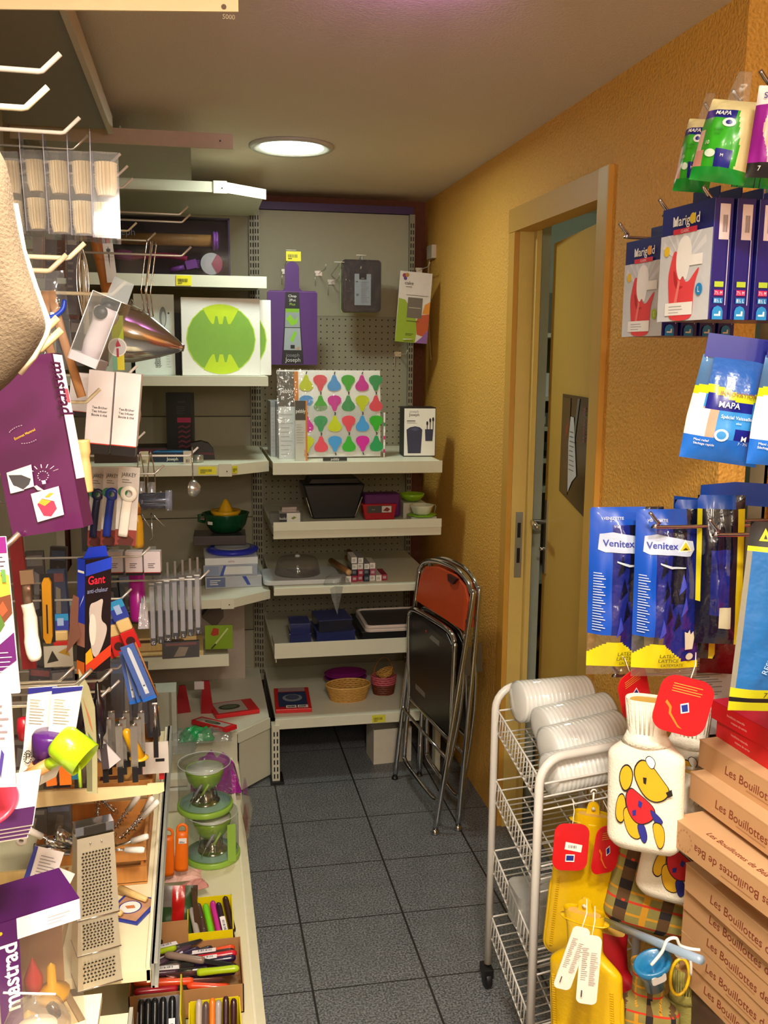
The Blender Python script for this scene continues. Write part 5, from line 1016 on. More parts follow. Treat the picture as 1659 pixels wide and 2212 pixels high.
# ================================================================ CARDBOARD BOXES
CARD = C('#b88d62', .7, var=.05, scale=12); CARDT = C('#c39a70', .7, var=.05, scale=12); BRN = C('#7a2f1c', .6)
def cbox(px, py, X, rz, lb, word='Les Bouillottes de Béa', flip=False, T=.048, L=.36, Wd=.24, z=None, logo=False):
    p = P(px, py, X=X); zt = z if z is not None else p.z
    t = thing('cardboard_box', lb, 'box', (p.x, p.y, zt-T), R(-90)+R(rz), 'flat cardboard boxes in the stack'); q = MB()
    q.box((L/2, Wd/2, T/2), (L, Wd, T), CARD); q.box((L/2, Wd/2, T-.0006), (L+.001, Wd+.001, .0022), CARDT); f = Face(q, (0, 0, 0), (1, 0, 0), (0, 0, 1), L, T)
    if flip: f.text(word, .42, .45, .30, BRN, rot=180, shear=.1)
    else: f.text(word, .47, .48, .32, BRN, shear=.1)
    f.lines(.35, .2, .62, .26, 1, K('#a8744c'), .5)
    if logo:
        for i in range(14): a = 2*PI*i/14; f.poly([(.10+(.36*math.cos(a)-.03)*T/L, .5+.36*math.sin(a)-.03), (.10+(.36*math.cos(a)+.03)*T/L, .5+.36*math.sin(a)-.03), (.10+.36*math.cos(a)*T/L, .5+.36*math.sin(a)+.04)], K('#a06a44'))
        Face(q, (0, 0, T+.0006), (1, 0, 0), (0, 1, 0), L, Wd).text(word, .38, .08, .045, BRN, shear=.1)
    q.build('carton', t); return zt-T
z1 = P(1512, 1597, X=.85).z
cbox(1512, 1597, .85, 7, 'cardboard box topmost of the stack under the red boxes', z=z1)
cbox(1493, 1660, .825, 6, 'cardboard box second from the top with its writing upright', z=z1-.0485)
zz = z1-.097
cbox(1452, 1785, .775, 9, 'cardboard box sticking out farthest left with upside down writing', flip=True, logo=True, z=zz-.012)
zz -= .0605
for i, (px, py, X, rz, lb) in enumerate([(1497, 1850, .83, 7, 'cardboard box right below the one sticking out'), (1484, 1935, .815, 6, 'cardboard box fifth from the top, standing out a little'), (1492, 2020, .825, 7, 'cardboard box sixth from the top'), (1492, 2085, .83, 6, 'cardboard box seventh from the top'), (1497, 2150, .83, 7, 'cardboard box eighth from the top'), (1500, 2190, .835, 7, 'cardboard box lowest of those in view')]):
    p = P(px, py, X=X); t0 = Vector((.0, 0, 0)); yy = P(1493, 1700, X=X).y
    o = cbox(px, py, X, rz, lb, z=zz, logo=False); 
    for ob in COL.objects:
        if ob.get('label') == lb: ob.location.y = yy; ob.location.x = X
    zz -= .0485
q = MB(); q.box((.96, 1.25, (zz)/2), (.22, .34, zz-.002), C('#5a4638', .6)); single('box_plinth', q, 'brown plinth under the cardboard box stack', 'plinth')
def redbox(x, y, z, rz, lb):
    t = thing('red_box', lb, 'box', (x, y, z), R(-90)+R(rz)); q = MB(); L, Wd, T = .30, .22, .032; q.box((L/2, Wd/2, T/2), (L, Wd, T), C('#cc1420', .35)); f = Face(q, (0, 0, 0), (1, 0, 0), (0, 0, 1), L, T)
    for u in (.22, .58): f.text('bouillotte naturelle', u, .62, .13, C('#f0b8b0', .5), maxw=.25); f.text('noyaux de cerise', u+.03, .35, .13, C('#f0b8b0', .5), maxw=.2)
    g = Face(q, (0, 0, T), (1, 0, 0), (0, 1, 0), L, Wd); g.rect(0, 0, 1, 1, C('#e0304e', .35))
    g.text('Coussin bouillotte', .55, .62, .045, WHITE, rot=0, maxw=.4).text('aux noyaux', .62, .55, .04, WHITE, maxw=.3)
    for a in range(5): g.poly([(.78+.12*math.cos(R(a*28-40))+dx, .35+.2*math.sin(R(a*28-40))+dy) for dx, dy in ((-.03, -.03), (.03, -.02), (.03, .03), (-.03, .02))], K('#3a3f9a'))
    g.poly(circ(.8, .3, .08, .10), K('#e0602a')); q.build('carton', t, bevel=.001)
p = P(1545, 1610, X=.885); redbox(p.x, p.y, z1+.0006, 4, 'red cherry stone cushion box lying directly on the cardboard stack')
p = P(1540, 1545, X=.88); redbox(p.x-.004, p.y, z1+.0335, 7, 'red cherry stone cushion box with a pink top, the uppermost one')
q = MB(); q.box((0, 0, 0), (.14, .003, .16), C('#e6e0dc', .5)); f = Face(q, (-.07, -.0015, -.08), (1, 0, 0), (0, 0, 1), .14, .16); f.lines(.1, .25, .55, .95, 22, K('#8f8b88'), .3); p = P(1552, 1500, Y=1.60); single('leaflet', q, 'white printed leaflet behind the red tag and the red boxes', 'leaflet', (p.x, 1.60, p.z), (0, R(-4), R(-12)))
q = MB(); q.box((0, 0, 0), (.06, .02, .16), C('#23232b', .5)); p = P(1490, 1570, Y=1.66); single('dark_box', q, 'dark blue-black package in the shadow behind the hot water bottles', 'package', (p.x+.03, 1.66, p.z-.03), R(-20))

# ================================================================ GLOVES ON THE RIGHT WALL
def rhook(p, L, lb, rise=.025, r=.0032, yaw=0):
    q = MB(); q.tube(smooth([(0, 0, rise), (.018, 0, .006), (.04, 0, 0), (L, 0, 0)], 5), r, C('#b9b2b8', .15, .95), seg=8); single('display_hook', q, lb, 'hook', p-Vector((0, 0, rise)), R(yaw), 'display hooks on the right wall')
rhook(P(1338, 482, X=.76), .34, 'lowest upper right hook with a long curved tip left of the small glove box')
rhook(P(1424, 430, X=.72), .38, 'hook end showing above the large glove box')
rhook(P(1518, 402, X=.70), .40, 'hook above the blue glove boxes under the green packs')
rhook(P(1522, 222, X=.82), .28, 'hook through the small green glove pack')
rhook(P(1582, 193, X=.80), .30, 'hook through the large green glove pack')
rhook(P(1642, 152, X=.80), .30, 'dark hook at the upper right edge')
rhook(P(1312, 1102, X=.70), .42, 'hook through the front long blue glove bag')
rhook(P(1404, 1107, X=.72), .42, 'hook through the second long blue glove bag')
rhook(P(1532, 1122, X=.76), .38, 'hook end in front of the rear blue glove bags')
rhook(P(1317, 1433, X=.72), .40, 'chrome hook below the yellow glove bag bottoms')
MN = C('#17186e', .35, coat=.2); SIL = C('#cfd2d8', .35)
def marigold(loc, rz, w, h, size, lb, detail=True):
    t = thing('glove_box', lb, 'glove box', loc, R(-90)+rz, 'blue glove boxes on the right hooks'); d = .030; q = MB()
    q.box((0, d/2, h/2), (w, d, h), MN); q.prism([(-w*.25, h), (w*.25, h), (w*.25, h+.022), (-w*.25, h+.022)], d-.002, d, MN)
    f = front(q, w, h, 0)
    if detail:
        f.rect(.0, .0, 1, .76, SIL)
        for k in range(7): a = R(20+k*22); f.poly([(.48, .48), (.48+.45*math.cos(a), min(.76, .48+.5*math.sin(a))), (.48+.45*math.cos(a+.14), min(.76, .48+.5*math.sin(a+.14)))], C('#dfe1e6', .35))
        f.text('Marigold', .5, .87, .085, WHITE, maxw=.86, bold=.012).disc(.625, .868, .047, K('#e6c81e' if size == 'L' else '#e69a1e')).rect(.26, .755, .72, .80, K('#d8203e')).text('CLASSIC', .49, .777, .025, WHITE, maxw=.3)
        f.poly(ck([(.26, .002), (.70, .002), (.72, .12), (.72, .3), (.82, .46), (.74, .42), (.60, .32), (.50, .36), (.44, .5), (.38, .60), (.30, .62), (.24, .50), (.20, .38), (.24, .2), (.26, .1)]), C('#e0444a', .4)).poly(ck([(.36, .44), (.44, .34), (.5, .40), (.56, .33), (.62, .46), (.66, .60), (.60, .71), (.50, .74), (.40, .70), (.35, .58)]), C('#f4f2f0', .4)).poly(ck([(.30, .46), (.36, .42), (.42, .30), (.54, .30), (.44, .27), (.34, .30)]), C('#b82830', .4)).rect(.6, .47, .86, .56, C('#f6f4f2', .4))
        f.poly([(.34, .12), (.4, .12), (.46, .34), (.42, .36)], K('#e87a74')).disc(.16, .62, .045, K('#e6c020')).rect(.18, .05, .72, .16, WHITE).lines(.26, .07, .6, .15, 3, K('#a8a8ae'), .25)
        f.disc(.83, .26 if size == 'L' else .22, .052, K('#1f86c8' if size == 'L' else '#a8c41e')).text(size, .83, .26 if size == 'L' else .22, .05, WHITE)
    g = side_r(q, d, h, w/2, d/2); g.rect(.28, .66, .82, .95, C('#d8c8cc', .5)).bars(.45, .72, .7, .86, 8, K('#6a5a60')).rect(.78, .12, .82, .66, C('#c9c2d0', .5))
    g.rect(.18, .27, .66, .315, K('#a8c03a')).rect(.18, .20, .66, .245, K('#d81c5c')).text('7½ M', .42, .222, .03, WHITE, maxw=.4).rect(.18, .135, .66, .18, K('#1f7ec0')).text('8½ L', .42, .157, .03, WHITE, maxw=.4)
    g.poly([(.14, 0), (.7, 0), (.7, .07), (.62, .10), (.42, .115), (.22, .10), (.14, .07)], K('#1f86c8')).poly([(.25, .03), (.58, .03), (.58, .07), (.5, .07), (.48, .045), (.25, .045)], WHITE)
    b = Face(q, (w/2, d, 0), (-1, 0, 0), (0, 1, 0), w, d); q.build('carton', t, bevel=.0008); return t
a = P(1345, 728, X=.755); b = P(1422, 728, X=.755); zt = P(1352, 525, X=.755).z
wS = (a-b).length; hS = zt-a.z
ctr = (a+b)/2
for i in range(4): marigold((ctr.x+.002+i*.034, ctr.y, a.z), R(3), wS, hS, 'S', ('small size blue glove box, the frontmost at the far left', 'blue glove box right behind the small front one', 'third blue glove box on the lower row', 'fourth blue glove box on the lower row')[i], i == 0)
a = P(1423, 696, X=.70); b = P(1520, 689, X=.70); zt = P(1446, 452, X=.70).z; hL = zt-a.z; wL = (a-b).length; ctr = (a+b)/2
for i in range(5): marigold((ctr.x+.002+i*.034, ctr.y, a.z), R(4), wL, hL, 'L', ('large size blue glove box, the frontmost of the upper row', 'blue glove box with a barcode right behind the large front one', 'third blue glove box of the upper row', 'fourth blue glove box of the upper row', 'blue glove box at the right edge of the photo')[i], i == 0)
# green bags
GR = C('#2fa01e', .3, coat=.2); GRD = C('#158a2e', .3, coat=.2); CRB = C('#d9cf9c', .4, bump=.003); NV = C('#1c2080', .3)
def green_bag(x, y, z, w, h, rot, lb):
    t = thing('glove_bag', lb, 'glove pack', (x, y, z), rot, 'green glove packs'); q = MB()
    def fn(u, v):
        if v < .16: return GRD
        if v > .84: return CRB
        if u > .72+.08*math.sin(v*5): return CRB
        if v > .74: return NV if u < .62 else GR
        if v < .34 and u < .18: return C('#c98a7a', .4)
        if v < .36 and u > .42 and (v-.16) > (u-.42)*-.1 and u < .70: return NV
        if u < .12 and v < .6: return C('#d8b0a0', .4)
        return GR
    pl_ = Pillow(q, w, h, .05, fn, seed=3, wr=.06, shape=lambda u, v: .5+(u-.5)*(1-.25*max(0, v-.6)), back=GRD)
    pl_.text('MAPA', .38, .79, .055, WHITE, maxw=.44, bold=.01); pl_.poly(circ(.52, .68, .12, .055), C('#d9dce0', .4)); pl_.poly(circ(.52, .68, .06, .028), NV); pl_.text('jetable', .38, .59, .03, K('#1c6a1e'), maxw=.4).text('latex', .38, .54, .03, K('#1c6a1e'), maxw=.3).text('10', .24, .42, .045, WHITE).poly(circ(.32, .3, .1, .045), C('#cfe0cf', .4)).text('M', .55, .28, .035, WHITE)
    q.build('pack', t)
    q = MB(); q.prism([(-w*.2, h*.97), (w*.2, h*.97), (w*.12, h+.035), (-w*.12, h+.035)], -.001, .001, film('#d9cfc0', .3)); q.build('hanging_flap', t)
x, z, ww, hh = B(1455, 250, 1530, 415, 1.32)
green_bag(x+.002, 1.32, z, ww*.95, hh*.97, (R(-4), R(8), R(-42)), 'green disposable glove pack nearest the yellow wall')
x, z, ww, hh = B(1495, 205, 1610, 395, 1.18)
green_bag(x, 1.18, z, ww*.95, hh*.95, (R(-4), R(11), R(-40)), 'larger looking green glove pack right in front of the first one')
x, z, ww, hh = B(1585, 240, 1659, 400, 1.22)
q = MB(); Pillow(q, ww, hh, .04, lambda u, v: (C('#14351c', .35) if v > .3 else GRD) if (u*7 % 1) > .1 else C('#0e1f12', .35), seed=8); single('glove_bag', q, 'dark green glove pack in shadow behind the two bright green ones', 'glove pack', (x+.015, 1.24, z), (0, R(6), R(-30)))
x, z, ww, hh = B(1622, 185, 1700, 385, 1.10)
q = MB(); pp = Pillow(q, ww, hh, .03, lambda u, v: K('#1a1416') if v < .16 else (C('#e0d8d8', .4) if v > .78 else (C('#8a1c86', .35) if u < .35+.1*math.sin(v*9) else C('#d8a898', .4))), seed=9); pp.text('S', .2, .88, .07, NV); pp.text('7', .3, .09, .05, WHITE); single('glove_bag', q, 'purple and white glove pack cut by the right edge', 'glove pack', (x, 1.10, z), (0, R(5), R(-30)))
# blue MAPA bags
def blue_bag(x, y, z, w, h, rot, lb, yellow=True):
    t = thing('glove_bag', lb, 'glove pack', (x, y, z), rot); q = MB(); MB_ = C('#1a66c8', .25, coat=.3); LB = C('#3a8ad0', .25, coat=.2); GL = C('#2a5aa8', .25, coat=.3, bump=.004)
    def fn(u, v):
        if v > .62+.03*math.sin(u*7): 
            if v < .70+.03*math.sin(u*7): return C('#c3c81e', .3)
            return GL if .15 < u < .95 else film('#d0d4da', .3)
        if v > .50 and u > .18 and u < .8: return NV
        if v < .24: return MB_
        if u < .16+.1*(v < .5): return C('#e8e4e2', .35)
        if v < .52 and u < .36: return C('#cf9a86', .4)
        if v < .34 and u > .62: return NV
        return LB
    p_ = Pillow(q, w, h, .05, fn, seed=4, wr=.08, shape=lambda u, v: .5+(u-.5)*(1-.22*max(0, v-.4))); p_.text('MAPA', .48, .56, .055, WHITE, maxw=.5, bold=.012).text('INNOVATION', .58, .665, .04, K('#8a4a1e'), maxw=.6, bold=.01).text('Spécial Vaisselle', .6, .45, .032, WHITE, maxw=.62).text('aloe', .64, .40, .022, C('#c8dcee', .4)).poly(circ(.45, .27, .09, .06), C('#d8dcf0', .4)).poly(circ(.45, .27, .06, .04), LB).text('M', .74, .26, .05, WHITE, bold=.012).text('7 · 7½', .74, .21, .025, WHITE, maxw=.2).text('Maxi relief', .22, .20, .022, WHITE, maxw=.3).text('Séchage rapide', .26, .165, .022, WHITE, maxw=.36)
    q.build('pack', t); q = MB(); q.prism([(-w*.42, h*.98), (w*.42, h*.98), (w*.42, h+.03), (-w*.42, h+.03)], -.0015, .0015, NV); q.build('header_card', t)
x, z, ww, hh = B(1482, 765, 1630, 998, 1.24)
blue_bag(x, 1.24, z, ww*1.0, hh*.97, (0, R(7), R(-22)), 'blue rubber glove pack with a yellow banner below the glove boxes')
x, z, ww, hh = B(1612, 850, 1740, 1005, 1.18)
blue_bag(x, 1.17, z, ww*.95, hh*1.5, (0, R(4), R(-15)), 'second blue rubber glove pack cut by the right edge')
# long Venitex gloves
BLB = C('#0f4fc0', .3, coat=.3); YLB = C('#d8cc18', .3, coat=.2); GLV = C('#1b2478', .16, coat=.5, bump=.01, scale=22, var=.35); DKB = C('#0f1128', .2, coat=.4, bump=.004)
def venitex(x, y, z, w, h, rot, lb, seed, dark=False):
    t = thing('long_glove_bag', lb, 'glove pack', (x, y, z), rot); q = MB()
    def fn(u, v):
        if v > .90: return BLB if u < .75 else DKB
        if v < .06: return film('#e6ded0', .2)
        if v < .19-.10*abs(u-.45)*1.2 + .04*math.sin(u*6): return YLB if not (.72 < u and v > .10) else GLV
        if v < .26 and u < .42: return film('#d9cfa8', .25)
        if u < .30 and v > .26-.1*u: return BLB
        if u < .05: return YLB
        return DKB if dark or (.52 < u < .72 and v > .45) else GLV
    p_ = Pillow(q, w, h, .045, fn, 54, 90, seed=seed, wr=.16, back=film('#c9c4b0', .2))
    for k in range(9): a_ = .36+.045*((k*5) % 8); b_ = .24+.045*k; p_.poly([(a_, b_), (a_+.10, b_+.05), (a_+.05, b_+.13)], DKB if k % 3 else C('#3a48b8', .12, coat=.6))  # fold shading of the glove painted on: dark creases and lighter facets
    p_.text('VENIZETTE', .30, .94, .016, WHITE, maxw=.5); p_.poly([(.10, .76), (.12, .85), (.3, .86), (.6, .84), (.82, .82), (.85, .77), (.78, .735), (.5, .745), (.2, .745)], C('#b8c4e0', .3)); p_.text('Venitex', .36, .80, .038, K('#1c2f9a'), maxw=.52, bold=.012); p_.poly([(.58, .765), (.80, .765), (.69, .835)], C('#e8e6e0', .3)); p_.poly([(.61, .772), (.77, .772), (.69, .822)], K('#c8b818')); p_.poly([(.645, .775), (.735, .775), (.69, .79)], K('#3a3a1a'))
    for k in range(22): p_.poly([(.05, .62-k*.016), (.05+.10+.05*((k*7) % 3)/2, .62-k*.016), (.05+.10+.05*((k*7) % 3)/2, .626-k*.016), (.05, .626-k*.016)], C('#b8c8ec', .4), 1)
    p_.poly([(.34, .69), (.5, .665), (.7, .67), (.7, .677), (.5, .673), (.34, .70)], C('#c3cfe0', .3)); p_.text('LATEX', .50, .145, .022, K('#3a3a10'), maxw=.3).text('LATTICE', .52, .115, .022, K('#3a3a10'), maxw=.4).text('LATEXSATE', .58, .085, .018, K('#3a3a10'), maxw=.4)
    p_.poly([(.76, .18), (.88, .18), (.90, .25), (.88, .29), (.84, .27), (.82, .30), (.79, .28), (.74, .29)], C('#cfc9b0', .4)).poly(circ(.84, .135, .06, .022), C('#cfc9b0', .4))
    q.build('pack', t)
x, z, ww, hh = B(1278, 1095, 1425, 1455, 1.52); venitex(x, 1.52, z, ww, hh, (0, R(-1), R(-10)), 'long blue glove bag with a yellow bottom, farthest left', 5)
x, z, ww, hh = B(1372, 1100, 1505, 1460, 1.46); venitex(x+.004, 1.46, z, ww, hh, (0, R(-1), R(-12)), 'long blue glove bag, second from the left', 12)
for i, (x0, y0, x1, y1, Y, lb) in enumerate([(1470, 1080, 1545, 1420, 1.48, 'dark long glove bag, third from the left'), (1520, 1070, 1600, 1390, 1.42, 'dark long glove bag with a yellow edge, fourth from the left')]):
    x, z, ww, hh = B(x0, y0, x1, y1, Y); q = MB(); Pillow(q, ww*1.1, hh, .04, lambda u, v: (BLB if u < .8 else DKB) if v > .92 else (YLB if (u > .86 or u < .12 and v > .3) else (C('#c9c3a4', .4) if (.5 < u < .75 and .12 < v < .26) else (GLV if (.3 < u < .7 and .2 < v < .65) else DKB))), 20, 34, seed=20+i, wr=.2, back=DKB); single('long_glove_bag', q, lb, 'glove pack', (x, Y, z), (0, R(-2), R(-25)))
x, z, ww, hh = B(1590, 1130, 1760, 1535, 1.22)
t = thing('long_glove_bag', 'bright blue long glove bag with a black and yellow frame at the right edge', 'glove pack', (x, 1.22, z), (0, R(3), R(-5))); q = MB()
LG = C('#2364a6', .2, coat=.4, bump=.006, scale=24, var=.2)
p_ = Pillow(q, ww, hh, .04, lambda u, v: BLACK if v > .88 else (YLB if v > .86 else (K('#b8b818') if v < .045 or .075 < v < .12 else (BLACK if v < .075 else (LG if u > .06 else film('#c9c3b0', .5))))), 20, 40, seed=31, wr=.08, back=BLACK)
p_.poly([(.10, .905), (.24, .905), (.17, .97)], K('#c8c018')).poly([(.15, .915), (.19, .915), (.17, .94)], BLACK).text('DELTA', .50, .935, .03, K('#c8c018'), maxw=.5, bold=.02).text('RESISTANT', .38, .32, .03, C('#a8c8ec', .4), rot=72, maxw=.8).text('7½', .42, .10, .03, BLACK).poly([(.34, .25), (.5, .25), (.5, .45), (.42, .4)], BLB)
q.build('pack', t)
x, z, ww, hh = B(1500, 1062, 1659, 1105, 1.40)
q = MB(); q.prism([(0, 0), (.16, -.01), (.17, .03), (.06, .036), (.0, .03)], -.001, .001, BLB); single('glove_header', q, 'bright blue bag header standing up behind the glove bags', 'bag header', (P(1512, 1085, Y=1.50).x, 1.50, P(1512, 1085, Y=1.50).z), (0, 0, R(-10)))
q = MB(); q.prism([(0, 0), (.09, -.012), (.085, .014), (.0, .022)], -.001, .001, BLB); single('glove_header', q, 'bright blue bag header left of the taller one', 'bag header', (P(1455, 1098, Y=1.52).x, 1.52, P(1455, 1098, Y=1.52).z), (0, 0, R(-10)))
q = MB(); Pillow(q, .09, .13, .03, lambda u, v: C('#7a1018', .35, bump=.004), seed=40); p = P(1580, 1440, Y=1.50); single('red_pack', q, 'dark red pack in the shadow under the rear glove bags', 'pack', (p.x, 1.52, p.z-.02), (0, 0, R(-20)))
# ================================================================ LEFT: FOREGROUND
# paper poster hanging from the ceiling at the top left
q = MB(); a = P(-120, 18, Y=1.3); b = P(515, 25, Y=1.3)
q.prism([(a.x, a.z), (b.x, b.z), (b.x, b.z+.16), (a.x, a.z+.16)], 1.30, 1.303, C('#f0dcb0', .6)); f = Face(q, (a.x, 1.30, a.z), (1, 0, 0), (0, 0, 1), b.x-a.x, .16); f.text('5000', .965, .09, .035, K('#b0a080')).disc(.948, .16, .02, K('#5a3a20'))
for x in (a.x+.1, b.x-.08): q.tube([(x, 1.3015, b.z+.155), (x, 1.3015, H)], .0012, K('#d9d0c0'))
single('ceiling_poster', q, 'cream paper sign hanging down at the top left corner', 'sign')
# oven mitt (very near)
Y_ = .62
def PX(x, y, Yv): p = P(x, y, Y=Yv); return (p.x, p.z)
out = [PX(-90, 240, Y_), PX(-20, 300, Y_), PX(14, 340, Y_), PX(30, 440, Y_), PX(48, 540, Y_), PX(74, 620, Y_), PX(104, 700, Y_), PX(98, 722, Y_), PX(72, 770, Y_), PX(40, 806, Y_), PX(0, 850, Y_), PX(-90, 900, Y_)]
ctr = (sum(p[0] for p in out)/len(out)-.01, sum(p[1] for p in out)/len(out))
FAB = C('#5c4d3a', .95, bump=.0008, scale=500, var=.12)
q = MB(); rings = []; vs = []; N = len(out)
for k, (s_, d_) in enumerate(((1, 0), (.97, -.006), (.88, -.012), (.6, -.017), (.3, -.018))):
    vs += [(ctr[0]+(x-ctr[0])*s_, Y_+d_, ctr[1]+(z-ctr[1])*s_) for x, z in out]
for k in range(4):
    vs2 = 0
fs = [(k*N+i, k*N+(i+1) % N, (k+1)*N+(i+1) % N, (k+1)*N+i) for k in range(4) for i in range(N)]; fs.append(tuple(range(4*N, 5*N)))
q.add(vs, fs, FAB, True); q.add([(x, 2*Y_-y+.002, z) for x, y, z in vs], [tuple(reversed(f)) for f in fs], FAB, True)
q.add([vs[i] for i in range(N)]+[(vs[i][0], Y_+.002, vs[i][2]) for i in range(N)], [(i, (i+1) % N, (i+1) % N+N, i+N) for i in range(N)], FAB, True)
mt = thing('oven_mitt', 'beige quilted cloth mitt hanging very close at the left edge', 'oven mitt', (0, 0, 0)); q.build('body', mt, sub=1)
q = MB(); q.tube([(x, Y_+.001, z) for x, z in out[3:10]], .0022, C('#d8c8a8', .9), seg=6); q.build('seam', mt)
# muffin case packs
cols_ = '#e8cfa0'
CASE = C(cols_, .75); CL = clear('#dfe4f0', .16)
def casepack(i, x, y, w, z0, h, lb):
    t = thing('cake_case_pack', lb, 'pack of cake cases', (x, y, z0), (0, R(-3+.8*i), R(4)), 'clear packs of paper cake cases'); q = MB(); d = .07
    for (c, s) in (((-w/2, 0, h*.40), (.0008, d, h*.8)), ((w/2, 0, h*.40), (.0008, d, h*.8)), ((0, -d/2, h*.40), (w, .0006, h*.8)), ((0, 0, h*.8), (w, d, .0006)), ((0, 0, 0), (w, d, .0006))): q.box(c, s, CL)
    q.box((-w/2, 0, h*.9), (.0007, d*.9, h*.22), clear('#b9c0e0', .4)); q.tube([(-w/2, -d/2, 0), (-w/2, -d/2, h*.8), (-w/2, -d*.3, h)], .0006, C('#c9c4d8', .3, alpha=.8), seg=5); q.build('clear_box', t)
    for j in range(2):
        q = MB(); r = w*.40; hh = h*.32
        for k in range(9):
            zz = k*hh*.085; q.lathe([(r*.76, zz), (r, zz+hh*.30), (r*.985, zz+hh*.30), (r*.74, zz+.001)], CASE, (0, 0, .004), seg=40, flute=.09, nf=20, sy=1.15)
        q.sm = [False]*len(q.sm); o = q.build('paper_cases', t); o.location = ((-.0015, .001)[j], 0, .002+j*h*.385)
    return t
for i, (x0, x1, y0, y1) in enumerate([(2, 57, 285, 512), (57, 105, 283, 505), (104, 156, 284, 512), (152, 207, 284, 515), (197, 258, 284, 520)]):
    cx, z, w, h = B(x0, y0, x1, y1, 1.46-.02*i); casepack(i, cx, 1.46-.02*i, w*.95, z, h*.96, ('paper cake case pack nearest the photo\'s left edge', 'paper cake case pack second from the left edge', 'middle one of the five paper cake case packs', 'paper cake case pack next to the brightest one', 'brightly lit paper cake case pack at the right end')[i])
# wooden handle behind
a = P(205, 500, Y=2.3); b = P(240, 640, Y=2.3); q = MB(); q.tube([a, a+(b-a)*.3, a+(b-a)*.7, b], [.013, .016, .0165, .019], wood('#c47a38'), seg=14); single('wooden_paddle', q, 'long reddish wooden handle slanting behind the cake case packs', 'paddle')
x, z, w, h = B(230, 512, 252, 610, 2.25); q = MB(); q.box((0, 0, h/2), (w, .003, h), C('#dfe4e4', .4)); f = front(q, w, h, -.0015); f.rect(.3, .86, .8, .97, RED).poly([(.45, .3), (.6, .7), (.5, .8), (.4, .7)], K('#3a4248')).rect(.3, .68, .7, .74, K('#3a4248')); single('blister_card', q, 'narrow white card with a black peeler and a red mark', 'card', (x, 2.25, z), (0, R(-5), 0))
# metal tube whisk behind
x, z, w, h = B(168, 530, 190, 700, 1.8); q = MB(); 
for i in range(6): a = 2*PI*i/6; q.tube(smooth([(0, 0, h), (w*.5*math.cos(a), w*.4*math.sin(a), h*.75), (w*.55*math.cos(a), w*.45*math.sin(a), h*.4), (0, 0, .0)]), .0013, CHROME, seg=5)
single('wire_whisk', q, 'wire whisk hanging behind the clear boxed mill', 'whisk', (x, 1.8, z))
x, z, w, h = B(175, 560, 188, 720, 1.9); q = MB(); q.tube([(0, 0, 0), (0, 0, h)], .0055, C('#c9bda0', .4)); single('pole', q, 'beige vertical tube behind the wire whisk', 'tube', (x, 1.92, z))
random.seed(12)
for i, (x0, y0, x1, y1, Y, c, nm, lb) in enumerate([
    (70, 470, 92, 600, 1.9, '#8d8478', 'hanging_pack', 'grey narrow pack in the dark left of the cream hook'), (95, 470, 118, 640, 2.0, '#5e5a58', 'hanging_pack', 'dark grey hanging pack behind the thick cream hook'),
    (118, 480, 140, 600, 2.1, '#7a4a2c', 'hanging_pack', 'brown slim hanging pack behind the cake case packs'), (140, 470, 165, 680, 2.0, '#46424a', 'hanging_pack', 'charcoal hanging pack behind the wire whisk'),
    (150, 600, 168, 700, 2.1, '#7e2420', 'hanging_pack', 'dark red hanging pack left of the clear boxed mill'), (70, 690, 95, 780, 1.8, '#2a2228', 'hanging_pack', 'black hanging pack behind the wooden tongs'), (150, 690, 180, 790, 2.0, '#3f3c3e', 'hanging_pack', 'dim grey pack behind the lower left of the boxed mill'), (196, 690, 232, 790, 2.3, '#37393a', 'hanging_pack', 'dark card behind the clear boxed mill')]):
    x, z, w, h = B(x0, y0, x1, y1, Y); q = MB(); q.box((0, 0, h/2), (w, .012, h), C(c, .4, var=.3)); f = front(q, w, h, -.006); f.rect(.1, .72, .9, .92, C('#a39d94', .4)).lines(.15, .2, .85, .6, 5, C('#8b857e', .5), .3); q.box((0, -.008, h/2), (w*1.02, .001, h), film('#e0e0e8', .25)); single(nm, q, lb, 'pack', (x, Y, z), (0, R(random.uniform(-4, 4)), R(random.uniform(-10, 10))), None, bevel=.002)
random.seed(44)
